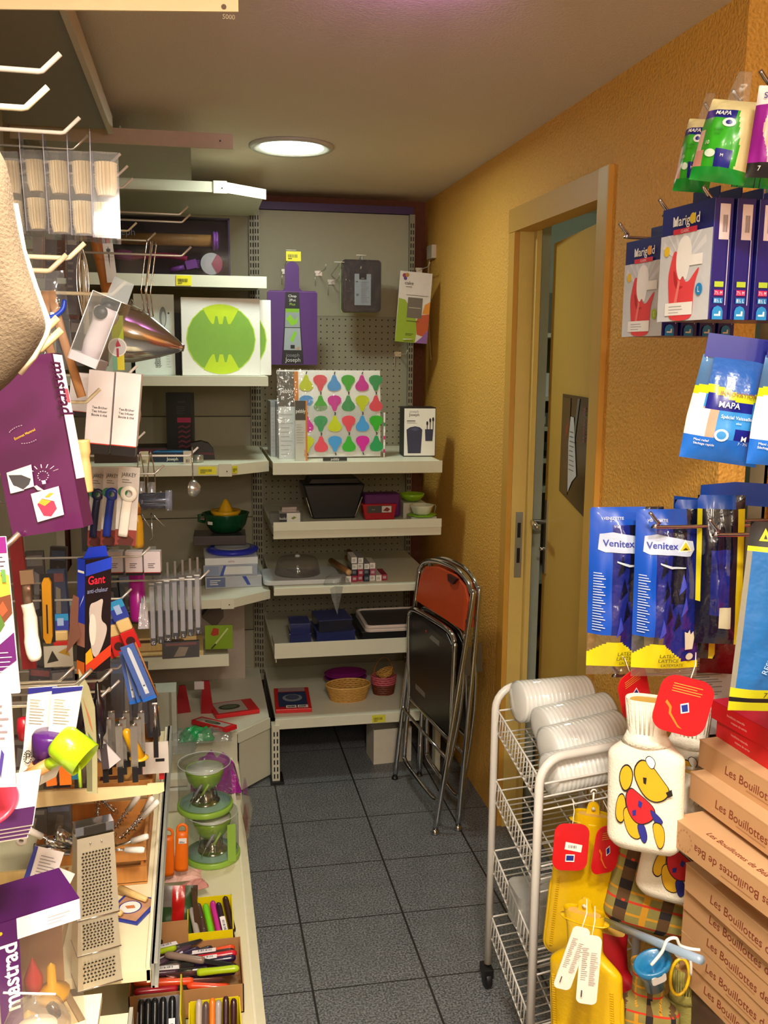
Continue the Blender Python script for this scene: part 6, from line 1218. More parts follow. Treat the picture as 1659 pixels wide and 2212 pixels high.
for i, (x0, y0, x1, y1, Y, c, w_) in enumerate([
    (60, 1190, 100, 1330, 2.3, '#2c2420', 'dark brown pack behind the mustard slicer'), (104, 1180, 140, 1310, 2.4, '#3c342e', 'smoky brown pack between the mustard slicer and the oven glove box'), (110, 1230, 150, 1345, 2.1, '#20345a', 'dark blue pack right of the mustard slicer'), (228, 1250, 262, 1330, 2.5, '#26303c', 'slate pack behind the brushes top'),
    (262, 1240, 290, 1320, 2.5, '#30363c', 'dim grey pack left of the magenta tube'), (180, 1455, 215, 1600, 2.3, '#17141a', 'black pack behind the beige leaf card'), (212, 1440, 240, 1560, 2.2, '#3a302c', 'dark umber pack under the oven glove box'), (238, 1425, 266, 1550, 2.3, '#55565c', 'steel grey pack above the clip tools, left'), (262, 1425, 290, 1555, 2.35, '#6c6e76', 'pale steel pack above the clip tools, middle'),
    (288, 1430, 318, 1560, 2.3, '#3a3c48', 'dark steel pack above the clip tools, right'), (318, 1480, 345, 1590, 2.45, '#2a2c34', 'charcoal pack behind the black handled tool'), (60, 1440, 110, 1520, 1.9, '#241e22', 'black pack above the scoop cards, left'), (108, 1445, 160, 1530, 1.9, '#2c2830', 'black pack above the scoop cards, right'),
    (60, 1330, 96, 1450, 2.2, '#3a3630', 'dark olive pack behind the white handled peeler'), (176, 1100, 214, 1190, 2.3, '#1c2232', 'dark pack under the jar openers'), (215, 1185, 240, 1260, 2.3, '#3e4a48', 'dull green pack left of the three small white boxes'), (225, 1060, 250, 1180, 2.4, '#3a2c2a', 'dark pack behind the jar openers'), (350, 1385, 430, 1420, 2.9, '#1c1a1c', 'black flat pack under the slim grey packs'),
    (20, 1590, 70, 1660, 1.7, '#3a2226', 'dark maroon pack behind the red knob'), (92, 1600, 150, 1700, 1.9, '#2a2026', 'dark pack behind the scoops'), (160, 1600, 200, 1700, 2.0, '#4a4238', 'taupe pack right of the green scoop'), (30, 1745, 100, 1800, 1.75, '#1c1c1e', 'black pack in the shadow below the bracket'), (100, 1735, 155, 1800, 1.8, '#2c2e30', 'dark glassy pack behind the grater top'),
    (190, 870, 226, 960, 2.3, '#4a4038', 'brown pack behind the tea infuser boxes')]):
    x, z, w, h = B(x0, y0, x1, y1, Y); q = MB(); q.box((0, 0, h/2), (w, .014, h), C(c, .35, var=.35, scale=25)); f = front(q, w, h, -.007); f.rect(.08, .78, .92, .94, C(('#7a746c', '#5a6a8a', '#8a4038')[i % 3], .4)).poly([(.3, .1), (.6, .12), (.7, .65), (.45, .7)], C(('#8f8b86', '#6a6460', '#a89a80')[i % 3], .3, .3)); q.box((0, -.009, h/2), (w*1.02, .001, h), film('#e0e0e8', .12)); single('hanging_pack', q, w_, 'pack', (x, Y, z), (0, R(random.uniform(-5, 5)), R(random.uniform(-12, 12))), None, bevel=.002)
# wooden tongs with blue clips in a bag
x, z, w, h = B(84, 590, 158, 800, 1.45); t = thing('wooden_tongs', 'wooden tongs with a blue band in a clear bag', 'tongs', (x, 1.45, z), (0, R(-4), 0)); q = MB(); BR = wood('#b58050')
q.tube([(-.004, 0, h*.82), (-.012, 0, h*.4), (.002, 0, -.02)], .0065, BR, r2=.003); q.tube([(.002, 0, h*.82), (.010, 0, h*.4), (.028, 0, -.04)], .0065, BR, r2=.003); q.build('arms', t)
q = MB(); q.tube(smooth([(-.022, -.004, h*.72), (-.018, -.006, h*.60), (0, -.008, h*.55), (.016, -.006, h*.62), (.020, -.004, h*.72)]), .0035, C('#1f44c0', .3)); q.build('blue_band', t)
q = MB(); pl_ = Pillow(q, w, h*1.02, .02, lambda u, v: film('#d8dce4', .18), 8, 10, seed=3); q.build('clear_bag', t)
# boxed mill
x, z, w, h = B(150, 640, 258, 795, 1.42); t = thing('boxed_mill', 'white spice mill with black knobs in a tilted clear box', 'boxed mill', (x-.012, 1.42, z+.005), (R(-4), R(22), R(-14))); w *= .62; h *= 1.0; d = .045
q = MB(); 
for (c, s) in (((-w/2, 0, h/2), (.0008, d, h)), ((w/2, 0, h/2), (.0008, d, h)), ((0, -d/2, h/2), (w, .0008, h)), ((0, 0, h), (w, d, .0008))): q.box(c, s, clear('#cfd4d8', .22))
q.prism([(-.016, h), (.016, h), (.015, h+.03), (-.015, h+.03)], d/2-.001, d/2, clear('#b9c0c4', .5)); 
for sx in (-1, 1): q.tube([(sx*w/2, -d/2, 0), (sx*w/2, -d/2, h)], .0007, C('#e8e8ec', .2), seg=5)
q.tube([(-w/2, -d/2, h), (w/2, -d/2, h), (w/2, d/2, h)], .0007, C('#e8e8ec', .2), seg=5); q.build('clear_box', t)
q = MB(); q.box((0, 0, h*.065), (w*.98, d*.95, h*.13), C('#f0e6ec', .5)); q.build('base_block', t)
q = MB(); q.lathe([(.013, h*.13), (.0155, h*.3), (.0145, h*.62), (.0175, h*.72), (.018, h*.80), (.013, h*.85), (0, h*.85)], C('#eedfe4', .3), seg=24); q.build('mill_body', t)
MBD = t.children[-1]; q = MB(); q.lathe([(.010, h*.84), (.0105, h*.88), (.009, h*.95), (0, h*.955)], BLACK); q.build('knob', MBD); q = MB(); q.lathe([(0, -.0195), (.0095, -.0195), (.0095, -.016), (0, -.016)], BLACK, (-.002, 0, h*.76), axis='y'); o = q.build('disc_button', MBD)
# green strips / pizza wheel card right of mill
x, z, w, h = B(236, 680, 268, 800, 1.75); t = thing('cutter_card', 'yellow-green card with a red pizza wheel', 'card', (x, 1.78, z)); q = MB(); q.box((0, 0, h/2), (w*.8, .003, h), C('#a8c020', .4)); f = front(q, w*.8, h, -.0015); f.rect(0, 0, .4, .3, K('#6aa890')).rect(.4, .0, 1, .3, K('#d8cc20')); f.disc(.45, .42, .17, WHITE).disc(.45, .42, .15, C('#c9ccd0')).poly([(.3, .48), (.5, .56), (.75, .44), (.3, .42)], K('#a81838')).rect(.35, .24, .55, .40, K('#a81838')); q.build('card', t)
# conical strainer
cn = thing('conical_strainer', 'shiny steel conical strainer lying sideways from wire handles', 'strainer', P(330, 735, Y=2.2), (0, R(14), R(-10)))
q = MB(); Lc = .128; q.lathe([(.066, -.066), (.068, -.060), (.064, -.054), (.058, -.03), (.034, .020), (.012, .060), (.0075, .066), (.0075, .070), (.0, .071)], C('#c3c0bc', .13, 1, var=.02), axis='x', seg=48); q.lathe([(.0665, -.067), (.0665, -.060), (.0695, -.063)], CHROME, axis='x', seg=48); q.build('cone', cn)
q = MB()
for dx, dy in ((-.012, 0), (-.005, .01), (.002, -.008), (.008, .004)): q.tube([(dx*.9-.018, dy, .05), (dx-.026-.01, dy, .10), (dx*1.0-.045, dy*.9, .200), (dx*.9-.047, dy*.6, .206)], .0014, CHROME, seg=6)
q.tube([(-.062, -.02, .06), (-.062, -.01, .075), (-.062, .01, .07)], .0015, CHROME); q.build('wire_handles', cn)
# big purple box
x, z, w, h = B(5, 770, 155, 1170, 1.08)
pb = thing('purple_gift_box', 'large purple box with white letters down its bright side, hanging tilted', 'box', (x+.004, 1.10, z+.006), (R(-3), R(-9.5), R(-14))); w = .082; h *= .97; d = .03
PB = C('#4a1240', .28, coat=.3, var=.1)
q = MB(); q.box((0, d/2, h/2), (w, d, h), PB); f = front(q, w, h, 0)
f.text('Étonnez Mastrad', .44, .575, .014, K('#c89a30'), rot=16, maxw=.72, bold=.01)
for a in range(7): 
    for c0, sg in ((95, 1), (250, 1)):
        an = R(c0+a*9); f.poly([(.45+.22*math.cos(an), .575+.05*math.sin(an)), (.45+.235*math.cos(an), .575+.054*math.sin(an)), (.45+.235*math.cos(an+.09), .575+.054*math.sin(an+.09)), (.45+.22*math.cos(an+.09), .575+.05*math.sin(an+.09))], K('#a08a9a'))
f.poly([(.10, .255), (.44, .275), (.46, .40), (.10, .375)], C('#cfc4c4', .4)).poly([(.12, .36), (.30, .35), (.42, .32), (.38, .29), (.26, .26), (.16, .30)], K('#3a383c')).poly([(.12, .255), (.30, .262), (.2, .29), (.13, .30)], K('#d8d0cc')).poly([(.48, .28), (.58, .24), (.48, .25), (.44, .275)], K('#a8a0a8'))
f.poly([(.40, .07), (.78, .09), (.78, .255), (.38, .235)], C('#d8cfc4', .4)).poly([(.44, .17), (.52, .20), (.68, .175), (.70, .13), (.6, .09), (.5, .10)], K('#c8304a')).poly([(.46, .178), (.52, .198), (.64, .178), (.54, .155)], K('#d8922e')).poly([(.56, .205), (.64, .225), (.7, .22), (.62, .2)], K('#b8902e'))
for i in range(13): a = 2*PI*i/13; f.poly([(.60+.09*math.cos(a)*.8+dx, .325+.028*math.sin(a)+dy) for dx, dy in ((-.006, -.002), (.006, -.002), (.006, .002), (-.006, .002))], WHITE)
f.rect(.575, .28, .625, .30, K('#c8c0c8'))
for i in range(7): a = R(20+i*23); f.poly([(.60+.16*math.cos(a), .33+.042*math.sin(a)), (.60+.24*math.cos(a), .33+.062*math.sin(a)), (.61+.24*math.cos(a), .33+.062*math.sin(a)), (.61+.16*math.cos(a), .33+.042*math.sin(a))], WHITE)
g = side_r(q, d, h, w/2, d/2); g.rect(.12, .28, .97, .995, C('#f0e6ec', .4)); g.text('mastrad', .42, .80, .20, K('#4a1240'), rot=-90, maxw=.30, bold=.02); g.rect(.6, .72, .9, .80, K('#c85868'))
tq = topf(q, w, d, h, 0, d/2); tq.rect(.0, .3, 1, 1, C('#e8dde2', .4)); q.build('carton', pb, bevel=.0012)
# brush handle and cup sliver
a = P(178, 950, Y=1.35); b = P(188, 1062, Y=1.35); q = MB(); q.tube(smooth([a, a+(b-a)*.25, a+(b-a)*.5, a+(b-a)*.8, b]), [.0095]*5+[.0075]*3+[.0085]*9, wood('#e0b274'), seg=14); single('wooden_brush', q, 'pale wooden brush at the right of the purple box', 'brush')
# tea infuser boxes
def teabox(x0, y0, x1, y1, Y, lb, rz, tx=True):
    x, z, w, h = B(x0, y0, x1, y1, Y); t = thing('tea_infuser_box', lb, 'box', (x, Y, z), (0, R(6), R(rz)), 'white tea infuser boxes'); w *= .80; d = .028; q = MB(); q.box((0, d/2, h*.56), (w, d, h*.88), C('#f0e8ea', .45, var=.02)); q.box((0, d/2+.001, h*.06), (w*.96, d, h*.12), C('#17141a', .3)); q.box((0, -.0003, h*.122), (w, .001, h*.012), K('#c8301e'))
    f = front(q, w, h, 0)
    if tx: f.text('Tee-Brüher', .52, .56, .028, K('#3a3440'), maxw=.62, bold=.01).text('Tea Infuser', .52, .515, .028, K('#3a3440'), maxw=.66, bold=.01).text('Boule à thé', .52, .47, .028, K('#3a3440'), maxw=.66, bold=.01)
    q.build('carton', t, bevel=.0008); return t
teabox(228, 805, 296, 985, 1.66, 'white tea infuser box with a black base, the right one', -3)
teabox(170, 800, 238, 980, 1.66, 'white tea infuser box with a black base, second from the right', -3)
teabox(140, 805, 190, 900, 1.78, 'greyish tea infuser box behind the hook, the left one', -3, False)
q = MB(); q.tube([(.022*math.cos(t), 0, .034*math.sin(t)) for t in [R(-70+i*14) for i in range(11)]], .0016, CHROME); p = P(278, 895, Y=1.9); single('wire_ring', q, 'chrome wire arc sticking out behind the right tea infuser box', 'wire ring', p)
q = MB(); q.box((0, 0, .03), (.08, .006, .06), C('#2a2024', .3)); x, z, w, h = B(225, 955, 275, 1000, 1.9); single('dark_card', q, 'black card corner below the tea infuser boxes', 'card', (x, 1.9, z))
# opener cards
def opener(x0, y0, x1, y1, Y, col, lb, white=False, rz=-6):
    x, z, w, h = B(x0, y0, x1, y1, Y); t = thing('jar_opener', lb, 'jar opener', (x, Y, z), (0, R(5), R(rz))); q = MB(); q.box((0, .002, h/2), (w*.8, .002, h), C('#d0c8c2', .5)); f = front(q, w*.8, h, .001); f.rect(0, .0, 1, .2, C('#8a3a34', .4)).poly([(.1, .05), (.5, .16), (.9, .08), (.8, 0), (.2, 0)], K('#5a2420')).text('JARKEY', .5, .90, .05, K('#2a2824'), maxw=.7).disc(.25, .68, .06, K('#3a8a5a')).lines(.2, .8, .7, .86, 2, K('#7a746c'), .3); q.build('card', t)
    q = MB(); m = C(col, .3, coat=.3); hw = w*.19
    q.tube(smooth([(hw*.1, -.004, h*.62), (-hw*.2, -.006, h*.4), (-hw*.5, -.005, h*.12)]), hw, m, r2=.003, seg=10); q.lathe([(hw*.75, -.003), (hw*1.55, -.004), (hw*1.7, 0), (hw*1.55, .004), (hw*.75, .003)], m, (hw*.3, -.006, h*.67), axis='y', seg=24, ring=True); q.build('opener', t, 'white opener' if white else None)
    return t
opener(238, 1008, 296, 1178, 1.85, '#efe8dc', 'white ring ended jar opener on a printed card', True)
opener(208, 1010, 254, 1178, 1.95, '#1c3cb0', 'bright blue jar opener on a card beside the white one')
opener(180, 1010, 222, 1180, 2.02, '#16204a', 'dark navy jar opener on a card farthest left')
x, z, w, h = B(282, 1085, 312, 1182, 1.9); t = thing('amber_bottle', 'amber honey coloured bottle shaped pack', 'bottle', (x, 1.9, z)); q = MB(); q.lathe([(.0, 0), (w*.42, .0), (w*.44, h*.1), (w*.42, h*.55), (w*.3, h*.68), (w*.22, h*.75), (w*.24, h*.9), (w*.16, h), (0, h)], C('#b8861a', .15, alpha=.9, coat=.5), seg=20); q.build('body', t); q = MB(); q.lathe([(w*.25, h*.72), (w*.28, h*.8), (w*.26, h*.9)], C('#8a4a10', .2), seg=20); q.build('neck', t)
x, z, w, h = B(296, 1062, 370, 1102, 2.1); t = thing('pastry_cutter_pack', 'glassy dark ridged cutter pack hanging at a hook', 'pack', (x, 2.1, z)); q = MB(); q.lathe([(h*.42, -w/2)]+[(h*(.42 if k % 2 else .47), -w/2+w*k/9) for k in range(1, 9)]+[(h*.42, w/2)], C('#5a5e70', .08, .6, alpha=.85), (0, 0, h/2), axis='x', seg=24); q.build('drum', t); q = MB(); q.lathe([(h*.3, w/2), (h*.56, w/2+.002), (h*.56, w/2-.012)], clear('#aab0c8', .5), (0, 0, h/2), axis='x', seg=24); q.build('clear_cap', t)
for i, (x0, y0, x1, y1, lb) in enumerate([(322, 1108, 332, 1160, 'thin chrome wire tool hanging under the cutter pack, right'), (300, 1110, 310, 1162, 'thin chrome wire tool hanging under the cutter pack, left')]):
    x, z, w, h = B(x0, y0, x1, y1, 2.1); q = MB(); q.tube([(0, 0, h), (.002, 0, 0), (-.004, 0, -.006)], .0013, CHROME); q.tube([(0, 0, h), (.03-.01*i, 0, h*.4)], .0012, CHROME); single('wire_tool', q, lb, 'wire tool', (x, 2.1, z))
# tea strainers on the hook
def strainer(px, y0, y1, lb, mesh=True):
    a = P(px, y0, Y=2.28); b = P(px, y1, Y=2.28); h = a.z-b.z; t = thing('tea_strainer', lb, 'tea strainer', (a.x, 2.28, b.z), (0, 0, R(55 if mesh else 20))); q = MB()
    if mesh:
        q.lathe([(.0, -.019), (.012, -.014), (.019, -.004), (.020, 0), (.019, .001)], C('#cfd4d2', .2, .8, alpha=.75), (0, 0, .022), axis='y', seg=24); q.tube([(.020*math.cos(2*PI*i/20), 0, .022+.020*math.sin(2*PI*i/20)) for i in range(20)], .0014, CHROME, closed=True); q.tube([(0, 0, .042), (0, 0, h)], .0016, CHROME)
    else:
        for sx in (-1, 1): q.tube(smooth([(0, 0, h), (sx*.006, 0, h*.7), (sx*.009, 0, h*.25), (0, 0, 0)]), .0014, CHROME)
        q.lathe([(.008, 0), (.010, h*.05), (.009, h*.35)], C('#cfd4d8', .15, .6, alpha=.6), seg=14)
    q.build('body', t)
strainer(415, 966, 1075, 'round wire tea strainer hanging nearest the hook tip')
strainer(325, 975, 1078, 'slim wire tea strainer tongs at the middle of the hook', False); strainer(302, 975, 1075, 'slim wire tongs left on the tea strainer hook', False)
for i, (px, lb) in enumerate([(303, 'white small box on the thin hook, the left of three'), (0, 'white small box on the thin hook, the middle of three'), (0, 'white small box on the thin hook, the right of three')]):
    x0, x1 = [(229, 268), (268, 310), (308, 349)][i]; x, z, w, h = B(x0, 1192, x1, 1243, 2.1); t = thing('small_hanging_box', lb, 'box', (x, 2.1, z), R(-5), 'three small white hanging boxes'); q = MB(); q.box((0, .012, h*.56), (w*.88, .024, h*.88), C('#d8ccd0' if i else '#b8b4ba', .4)); q.box((0, .012, h*.06), (w*.85, .024, h*.12), BLACK); f = front(q, w*.88, h, 0); f.lines(.25, .32, .8, .56, 3, K('#6a5a60'), .4).rect(0, .115, 1, .14, K('#b8301e')); q.box((0, .012, h+.004), (w*.4, .001, .012), clear()); q.build('carton', t)
# 7 thermometer packs
for i in range(7):
    x0 = 322+i*16.2; x, z, w, h = B(x0, 1238-i*3, x0+15, 1392-i*4, 2.2+.0*i); t = thing('thermometer_pack', ('slim grey pack at the left end of the row of seven', 'slim grey pack second from the left end of the row', 'slim grey pack third in the row of seven', 'slim grey pack in the middle of the row', 'slim grey pack fifth in the row of seven', 'slim grey pack second from the hook tip', 'slim grey pack nearest the hook tip')[i], 'thermometer pack', (x, 2.2, z), R(-4), 'row of seven slim grey packs')
    q = MB(); q.box((0, .012, h*.44), (w*.62, .03, h*.74), C('#9a9aa0', .35)); q.box((0, .012, h*.04), (w*.7, .031, h*.10), C('#22222a', .3)); f = front(q, w*.7, h*.1, -.004, 0, -.004); f.text('GIXISLT'[i], .5, .5, .45, WHITE); q.build('case', t)
    q = MB(); q.box((0, .010, h*.46), (w*.9, .036, h*.90), clear('#e0e0e8', .22)); q.box((0, .024, h*.97), (w*.3, .002, h*.22), C('#7a706a', .4)); q.tube([(-w*.4, -.008, h*.86), (w*.4, -.008, h*.86)], .0012, WHITE); q.build('clear_box', t)
x, z, w, h = B(278, 1238, 316, 1340, 2.25); q = MB(); q.lathe([(w*.42, 0), (w*.46, .01), (w*.46, h), (0, h)], C('#b8209a', .25, coat=.3), seg=24); single('magenta_tube', q, 'bright magenta plastic tube left of the slim grey packs', 'tube', (x, 2.25, z))
x, z, w, h = B(298, 1285, 322, 1355, 2.05); single('foil_wrap', crumple(w, .03, h, C('#d0d0da', .12, .4, bump=.006), 33), 'crinkled clear foil tuft beside the magenta tube', 'foil', (x, 2.05, z))
# glove box, blue/black
x, z, w, h = B(168, 1185, 226, 1465, 1.5)
t = thing('oven_glove_box', 'blue and black oven glove box with a glove picture', 'glove box', (x+.004, 1.52, z), (0, R(3), R(38))); ww, dd = .046, .022; q = MB(); q.box((0, dd/2, h*.46), (ww, dd, h*.88), C('#111016', .3)); 
g = side_l(q, dd, h*.9, -ww/2, dd/2); g.rect(0, .45, 1, 1, C('#1436b8', .35)).rect(0, .25, 1, .45, C('#a87060', .4)).rect(0, .12, 1, .25, K('#1a1416')).rect(0, 0, 1, .12, C('#d86a1e', .4)).rect(.1, .88, .9, .9, WHITE).poly([(.3, .58), (.8, .66), (.9, .7), (.4, .6)], WHITE)
f = front(q, ww, h*.9, 0); f.poly([(0, .96), (1, 1), (1, .9), (0, .86)], C('#1a3fc0', .35)).text('Gant', .42, .82, .07, K('#c8243a'), maxw=.66, bold=.02).text('anti-chaleur', .46, .73, .04, K('#8a92b8'), maxw=.8).poly(ck([(.12, .62), (.16, .42), (.22, .22), (.34, .15), (.5, .16), (.7, .26), (.84, .36), (.82, .42), (.6, .46), (.62, .56), (.70, .66), (.4, .63)]), C('#b8aca4', .5)).poly(ck([(.12, .40), (.2, .26), (.36, .26), (.42, .40), (.36, .52), (.18, .54)]), C('#d8ccc0', .5)).poly([(0, .0), (1, .14), (1, .24), (0, .1)], C('#c83a1e', .4)).poly([(0, .1), (.3, .14), (.2, .24), (0, .2)], C('#e0a01e', .4))
q.prism([(-.02, h*.9), (.024, h*.9), (.02, h*.98), (-.01, h*.98)], dd/2, dd/2+.002, C('#1436b8', .35)); q.build('carton', t, bevel=.001)
# red banded brushes with blue cards
def brush(px, y0, y1, Y, ry, lb):
    a = P(px, y0, Y=Y); b = P(px, y1, Y=Y); h = a.z-b.z; t = thing('pastry_brush', lb, 'brush', (b.x, Y, b.z), (0, R(ry), 0), 'red banded brushes'); q = MB(); w = .0125
    q.box((0, 0, h*.66), (w*2.1, .012, h*.30), C('#d9b87a', .6)); q.build('wooden_block', t, bevel=.003)
    q = MB(); q.box((0, 0, h*.26), (w*2.2, .013, h*.50), C('#c8201e', .35)); f = front(q, w*2.2, h*.5, -.0065, 0, 0); f.disc(.5, .5, .22, K('#3a1414')); q.build('red_sleeve', t, bevel=.001)
    q = MB(); q.box((0, .002, h*1.05), (w*2.4, .002, h*.5), C('#2a3c9a', .35)); f = front(q, w*2.4, h*.5, .001, 0, h*.8); f.rect(0, .6, 1, 1, C('#2a8ac0', .4)).rect(.3, .3, .7, .75, C('#9ab0d8', .4)); q.build('blue_card', t); return t
brush(134, 1348, 1420, 1.9, 0, 'red banded brush hanging alone left of the oven glove box')
brush(237, 1340, 1422, 1.9, -8, 'red banded brush nearest the oven glove box'); brush(263, 1330, 1414, 1.88, -14, 'red banded brush in the middle of the group'); brush(291, 1316, 1402, 1.86, -20, 'red banded brush farthest right of the group')
# blue knife cards
for i, (x0, y0, x1, y1, ry, lb) in enumerate([(268, 1405, 292, 1520, -9, 'blue knife card, the left of three'), (284, 1400, 310, 1515, -14, 'blue knife card, the middle of three'), (296, 1385, 330, 1512, -20, 'blue knife card with a long white blade picture, the right of three')]):
    Y = 1.85-.02*i; x, z, w, h = B(x0, y0, x1, y1, Y); t = thing('knife_card', lb, 'card', (x+.008, Y, z), (0, R(ry), R(-4)), 'blue knife cards'); w *= .92; q = MB(); q.box((0, 0, h/2), (w, .003, h), C('#4a64a8', .35)); f = front(q, w, h, -.0015); f.rect(0, 0, 1, .06, C('#2a6ac8', .35)); f.poly([(.38, .12)]+[(.38, .9), (.45, .96), (.58, .96), (.66, .9), (.66, .12)], C('#c9ced8', .3)).rect(.45, .2, .6, .24, WHITE).rect(.45, .26, .6, .28, K('#3a3f4a')); q.build('card', t)
    q = MB(); q.tube([(w*.62, -.002, 0), (w*.62, -.002, h)], .0016, C('#a86a30', .5)); q.build('wooden_edge', t)
# mustard card, red board, brown leaf
x, z, w, h = B(88, 1240, 116, 1388, 1.55); t = thing('slicer_card', 'black card with a mustard yellow plastic slicer', 'card', (x, 1.55, z), (0, R(1), R(-5))); q = MB(); q.box((0, .002, h/2), (w*1.0, .003, h), C('#18161c', .4)); q.build('card', t); q = MB(); w2 = w*.36; q.prism([(-w2, h*.08), (-w2*.4, 0), (w2*.6, 0), (w2, h*.1), (w2, h*.88), (w2*.5, h*.95), (-w2*.5, h*.95), (-w2, h*.88)], -.006, 0, C('#c08416', .35)); q.box((0, -.0065, h*.36), (w2*.3, .001, h*.42), BLACK); q.build('slicer', t)
x, z, w, h = B(36, 1165, 66, 1455, 1.25); q = MB(); q.box((0, 0, h/2), (w*1.0, .006, h), C('#8a1a28', .4)); single('red_card', q, 'tall dark red card behind the white handled peeler', 'card', (x, 1.27, z), (0, R(-3), R(-8)))
x, z, w, h = B(46, 1230, 68, 1440, 1.2); t = thing('white_handled_peeler', 'peeler with a long white handle on the dark red card', 'peeler', (x+.002, 1.225, z), (0, R(-3), 0)); q = MB(); q.tube(smooth([(-.001, 0, h*.60), (.001, 0, h*.45), (.0, 0, h*.2), (.002, 0, 0)]), [.0075]*4+[.0085]*4+[.0095]*3+[.0085, .006], C('#f0e8dc', .35), seg=12); q.build('handle', t); q = MB(); q.tube([(0, 0, h*.6), (.001, 0, h*.84)], .006, C('#8a7060', .3, .6), r2=.002); q.box((.003, -.001, h*.88), (.016, .006, .018), C('#b8a08c', .3, .7)); q.build('blade', t)
x, z, w, h = B(143, 1285, 168, 1412, 1.5); q = MB(); q.prism([(.004, h), (.012, h*.95), (.009, h*.5), (.013, h*.3), (-.011, 0), (-.004, h*.4), (-.002, h*.7)], -.001, .001, C('#6a4030', .5)); single('brown_leaf_card', q, 'dark brown leaf shaped card left of the oven glove box', 'card', (x, 1.5, z))
x, z, w, h = B(95, 1395, 158, 1440, 1.7); q = MB(); q.box((0, 0, h/2), (w, .003, h), C('#bdb8a8', .4)); f = front(q, w, h, -.0015); f.poly([(.1, .2), (.3, .8), (.5, .3)], K('#2a2824')).poly([(.5, .7), (.8, .9), (.9, .5)], K('#b08a2a')); single('patterned_card', q, 'spotted black and white card under the mustard slicer', 'card', (x, 1.7, z))
# purple food card at left edge
x, z, w, h = B(-60, 1160, 40, 1500, 1.0); t = thing('food_card', 'large purple and white card with a food picture at the left edge', 'card', (x, 1.0, z), (0, R(-2), R(-4))); q = MB(); q.box((0, 0, h/2), (w*.92, .004, h), C('#efe6ec', .4)); f = front(q, w*.92, h, -.002)
f.rect(0, .90, 1, 1, C('#7a1c70', .35)).poly([(0, .25), (1, .52), (1, .68), (0, .60)], C('#6a3a24', .4)).poly([(.3, .6), (1, .64), (1, .76), (.5, .82)], C('#d8ac3a', .4)).poly([(.5, .45), (.7, .52), (.8, .45), (.6, .38)], K('#4a6a2a')).poly([(.65, .55), (.8, .6), (.9, .54), (.75, .5)], K('#c84a2a')).poly([(0, .05), (1, .22), (1, .40), (0, .2)], C('#5a1a60', .35)).lines(.4, .12, .95, .3, 6, K('#c8b8cc'), .2).lines(.82, .76, .96, .9, 5, K('#3a2a30'), .3).rect(.84, .72, .94, .8, K('#5a8a4a'))
q.build('card', t, bevel=.001)
x, z, w, h = B(-40, 1490, 30, 1700, 1.0); q = MB(); q.box((0, 0, h/2), (w, .003, h), C('#e0d4d6', .4)); f = front(q, w, h, -.0015); f.lines(.4, .5, .9, .9, 6, K('#8a7a80'), .3).poly([(.55, .1), (.7, .35), (.62, .4), (.5, .2)], K('#4a3a8a')); single('small_white_card', q, 'white card with small print under the purple food card', 'card', (x, 1.0, z), R(-4))
x, z, w, h = B(30, 1560, 62, 1615, 1.3); q = MB(); q.lathe([(0, 0), (w*.4, .004), (w*.5, h*.5), (w*.4, h*.95), (0, h)], C('#b0182a', .3), seg=20); single('red_knob', q, 'round dark red plastic knob behind the white cards', 'timer', (x, 1.32, z))  # small round red piece of unclear use
# scoop cards
def scoopcard(x0, y0, x1, y1, Y, col, lb, big):
    x, z, w, h = B(x0, y0, x1, y1, Y); t = thing('scoop_card', lb, 'scoop', (x, Y, z), (0, R(6), R(-6))); q = MB()
    q.prism([(-w*.32, h*.96), (w*.5, h*1.0), (w*.38, h*.55), (w*.2, h*.48), (w*.12, h*.3), (-w*.06, h*.1), (-w*.5, 0), (-w*.46, h*.1), (-w*.36, h*.35)], 0, .002, C('#ece6da', .45)); f = Face(q, (-w/2, 0, 0), (1, 0, 0), (0, 0, 1), w, h); f.poly([(.18, .9), (.98, .96), (1, 1), (.18, .96)], K('#23247a')).lines(.26, .62, .7, .88, 9, K('#8d8678'), .25).text('P', .30, .30, .07, K('#3a342c')); 
    for i in range(16): a = 2*PI*i/16; f.poly([(.30+.09*math.cos(a)*1.2+dx, .30+.06*math.sin(a)+dy) for dx, dy in ((-.02, -.006), (.02, -.006), (.02, .006), (-.02, .006))], K('#3a342c'))
    q.build('card', t)
    return t, w, h
t, w, h = scoopcard(28, 1478, 104, 1700, 1.22, '#4a1a6a', 'purple measuring scoop on a white card with a dark blue top', False)
PRP = C('#4a1a6a', .25, coat=.3); q = MB(); q.lathe([(.017, -.014), (.021, -.012), (.0215, .012), (.019, .016), (.0, .018)], PRP, (.020, -.016, h*.48), seg=28); q.tube([(.014, -.016, h*.40), (.006, -.016, h*.28)], .006, PRP); q.build('scoop', t); q = MB(); q.tube([(.006, -.016, h*.28), (-.008, -.014, h*.08)], .007, wood('#c48a50')); q.build('wooden_handle', t)
t, w, h = scoopcard(78, 1478, 160, 1700, 1.20, '#a0c81e', 'lime green measuring scoop on a white card, the brightest one', True)
LIM = C('#a8d01a', .25, coat=.3)
q = MB(); q.lathe([(.0, -.023), (.019, -.023), (.022, -.018), (.0235, .020), (.0215, .020), (.019, -.016), (0, -.016)], LIM, seg=36, axis='x'); o = q.build('scoop', t, 'lime green scoop'); o.location = (.022, -.03, h*.47); o.rotation_euler = (0, R(28), R(-18))
q = MB(); q.tube([(.012, -.028, h*.40), (-.008, -.026, h*.30)], .0075, LIM, seg=12); q.build('socket', t); q = MB(); q.tube([(-.008, -.026, h*.30), (-.038, -.022, h*.13)], .008, wood('#c48a50'), seg=12); q.build('wooden_handle', t)
q = MB(); q.tube([(.030, -.03, h*.34), (.034, -.03, h*.12)], .0022, LIM); q.build('strap', t)
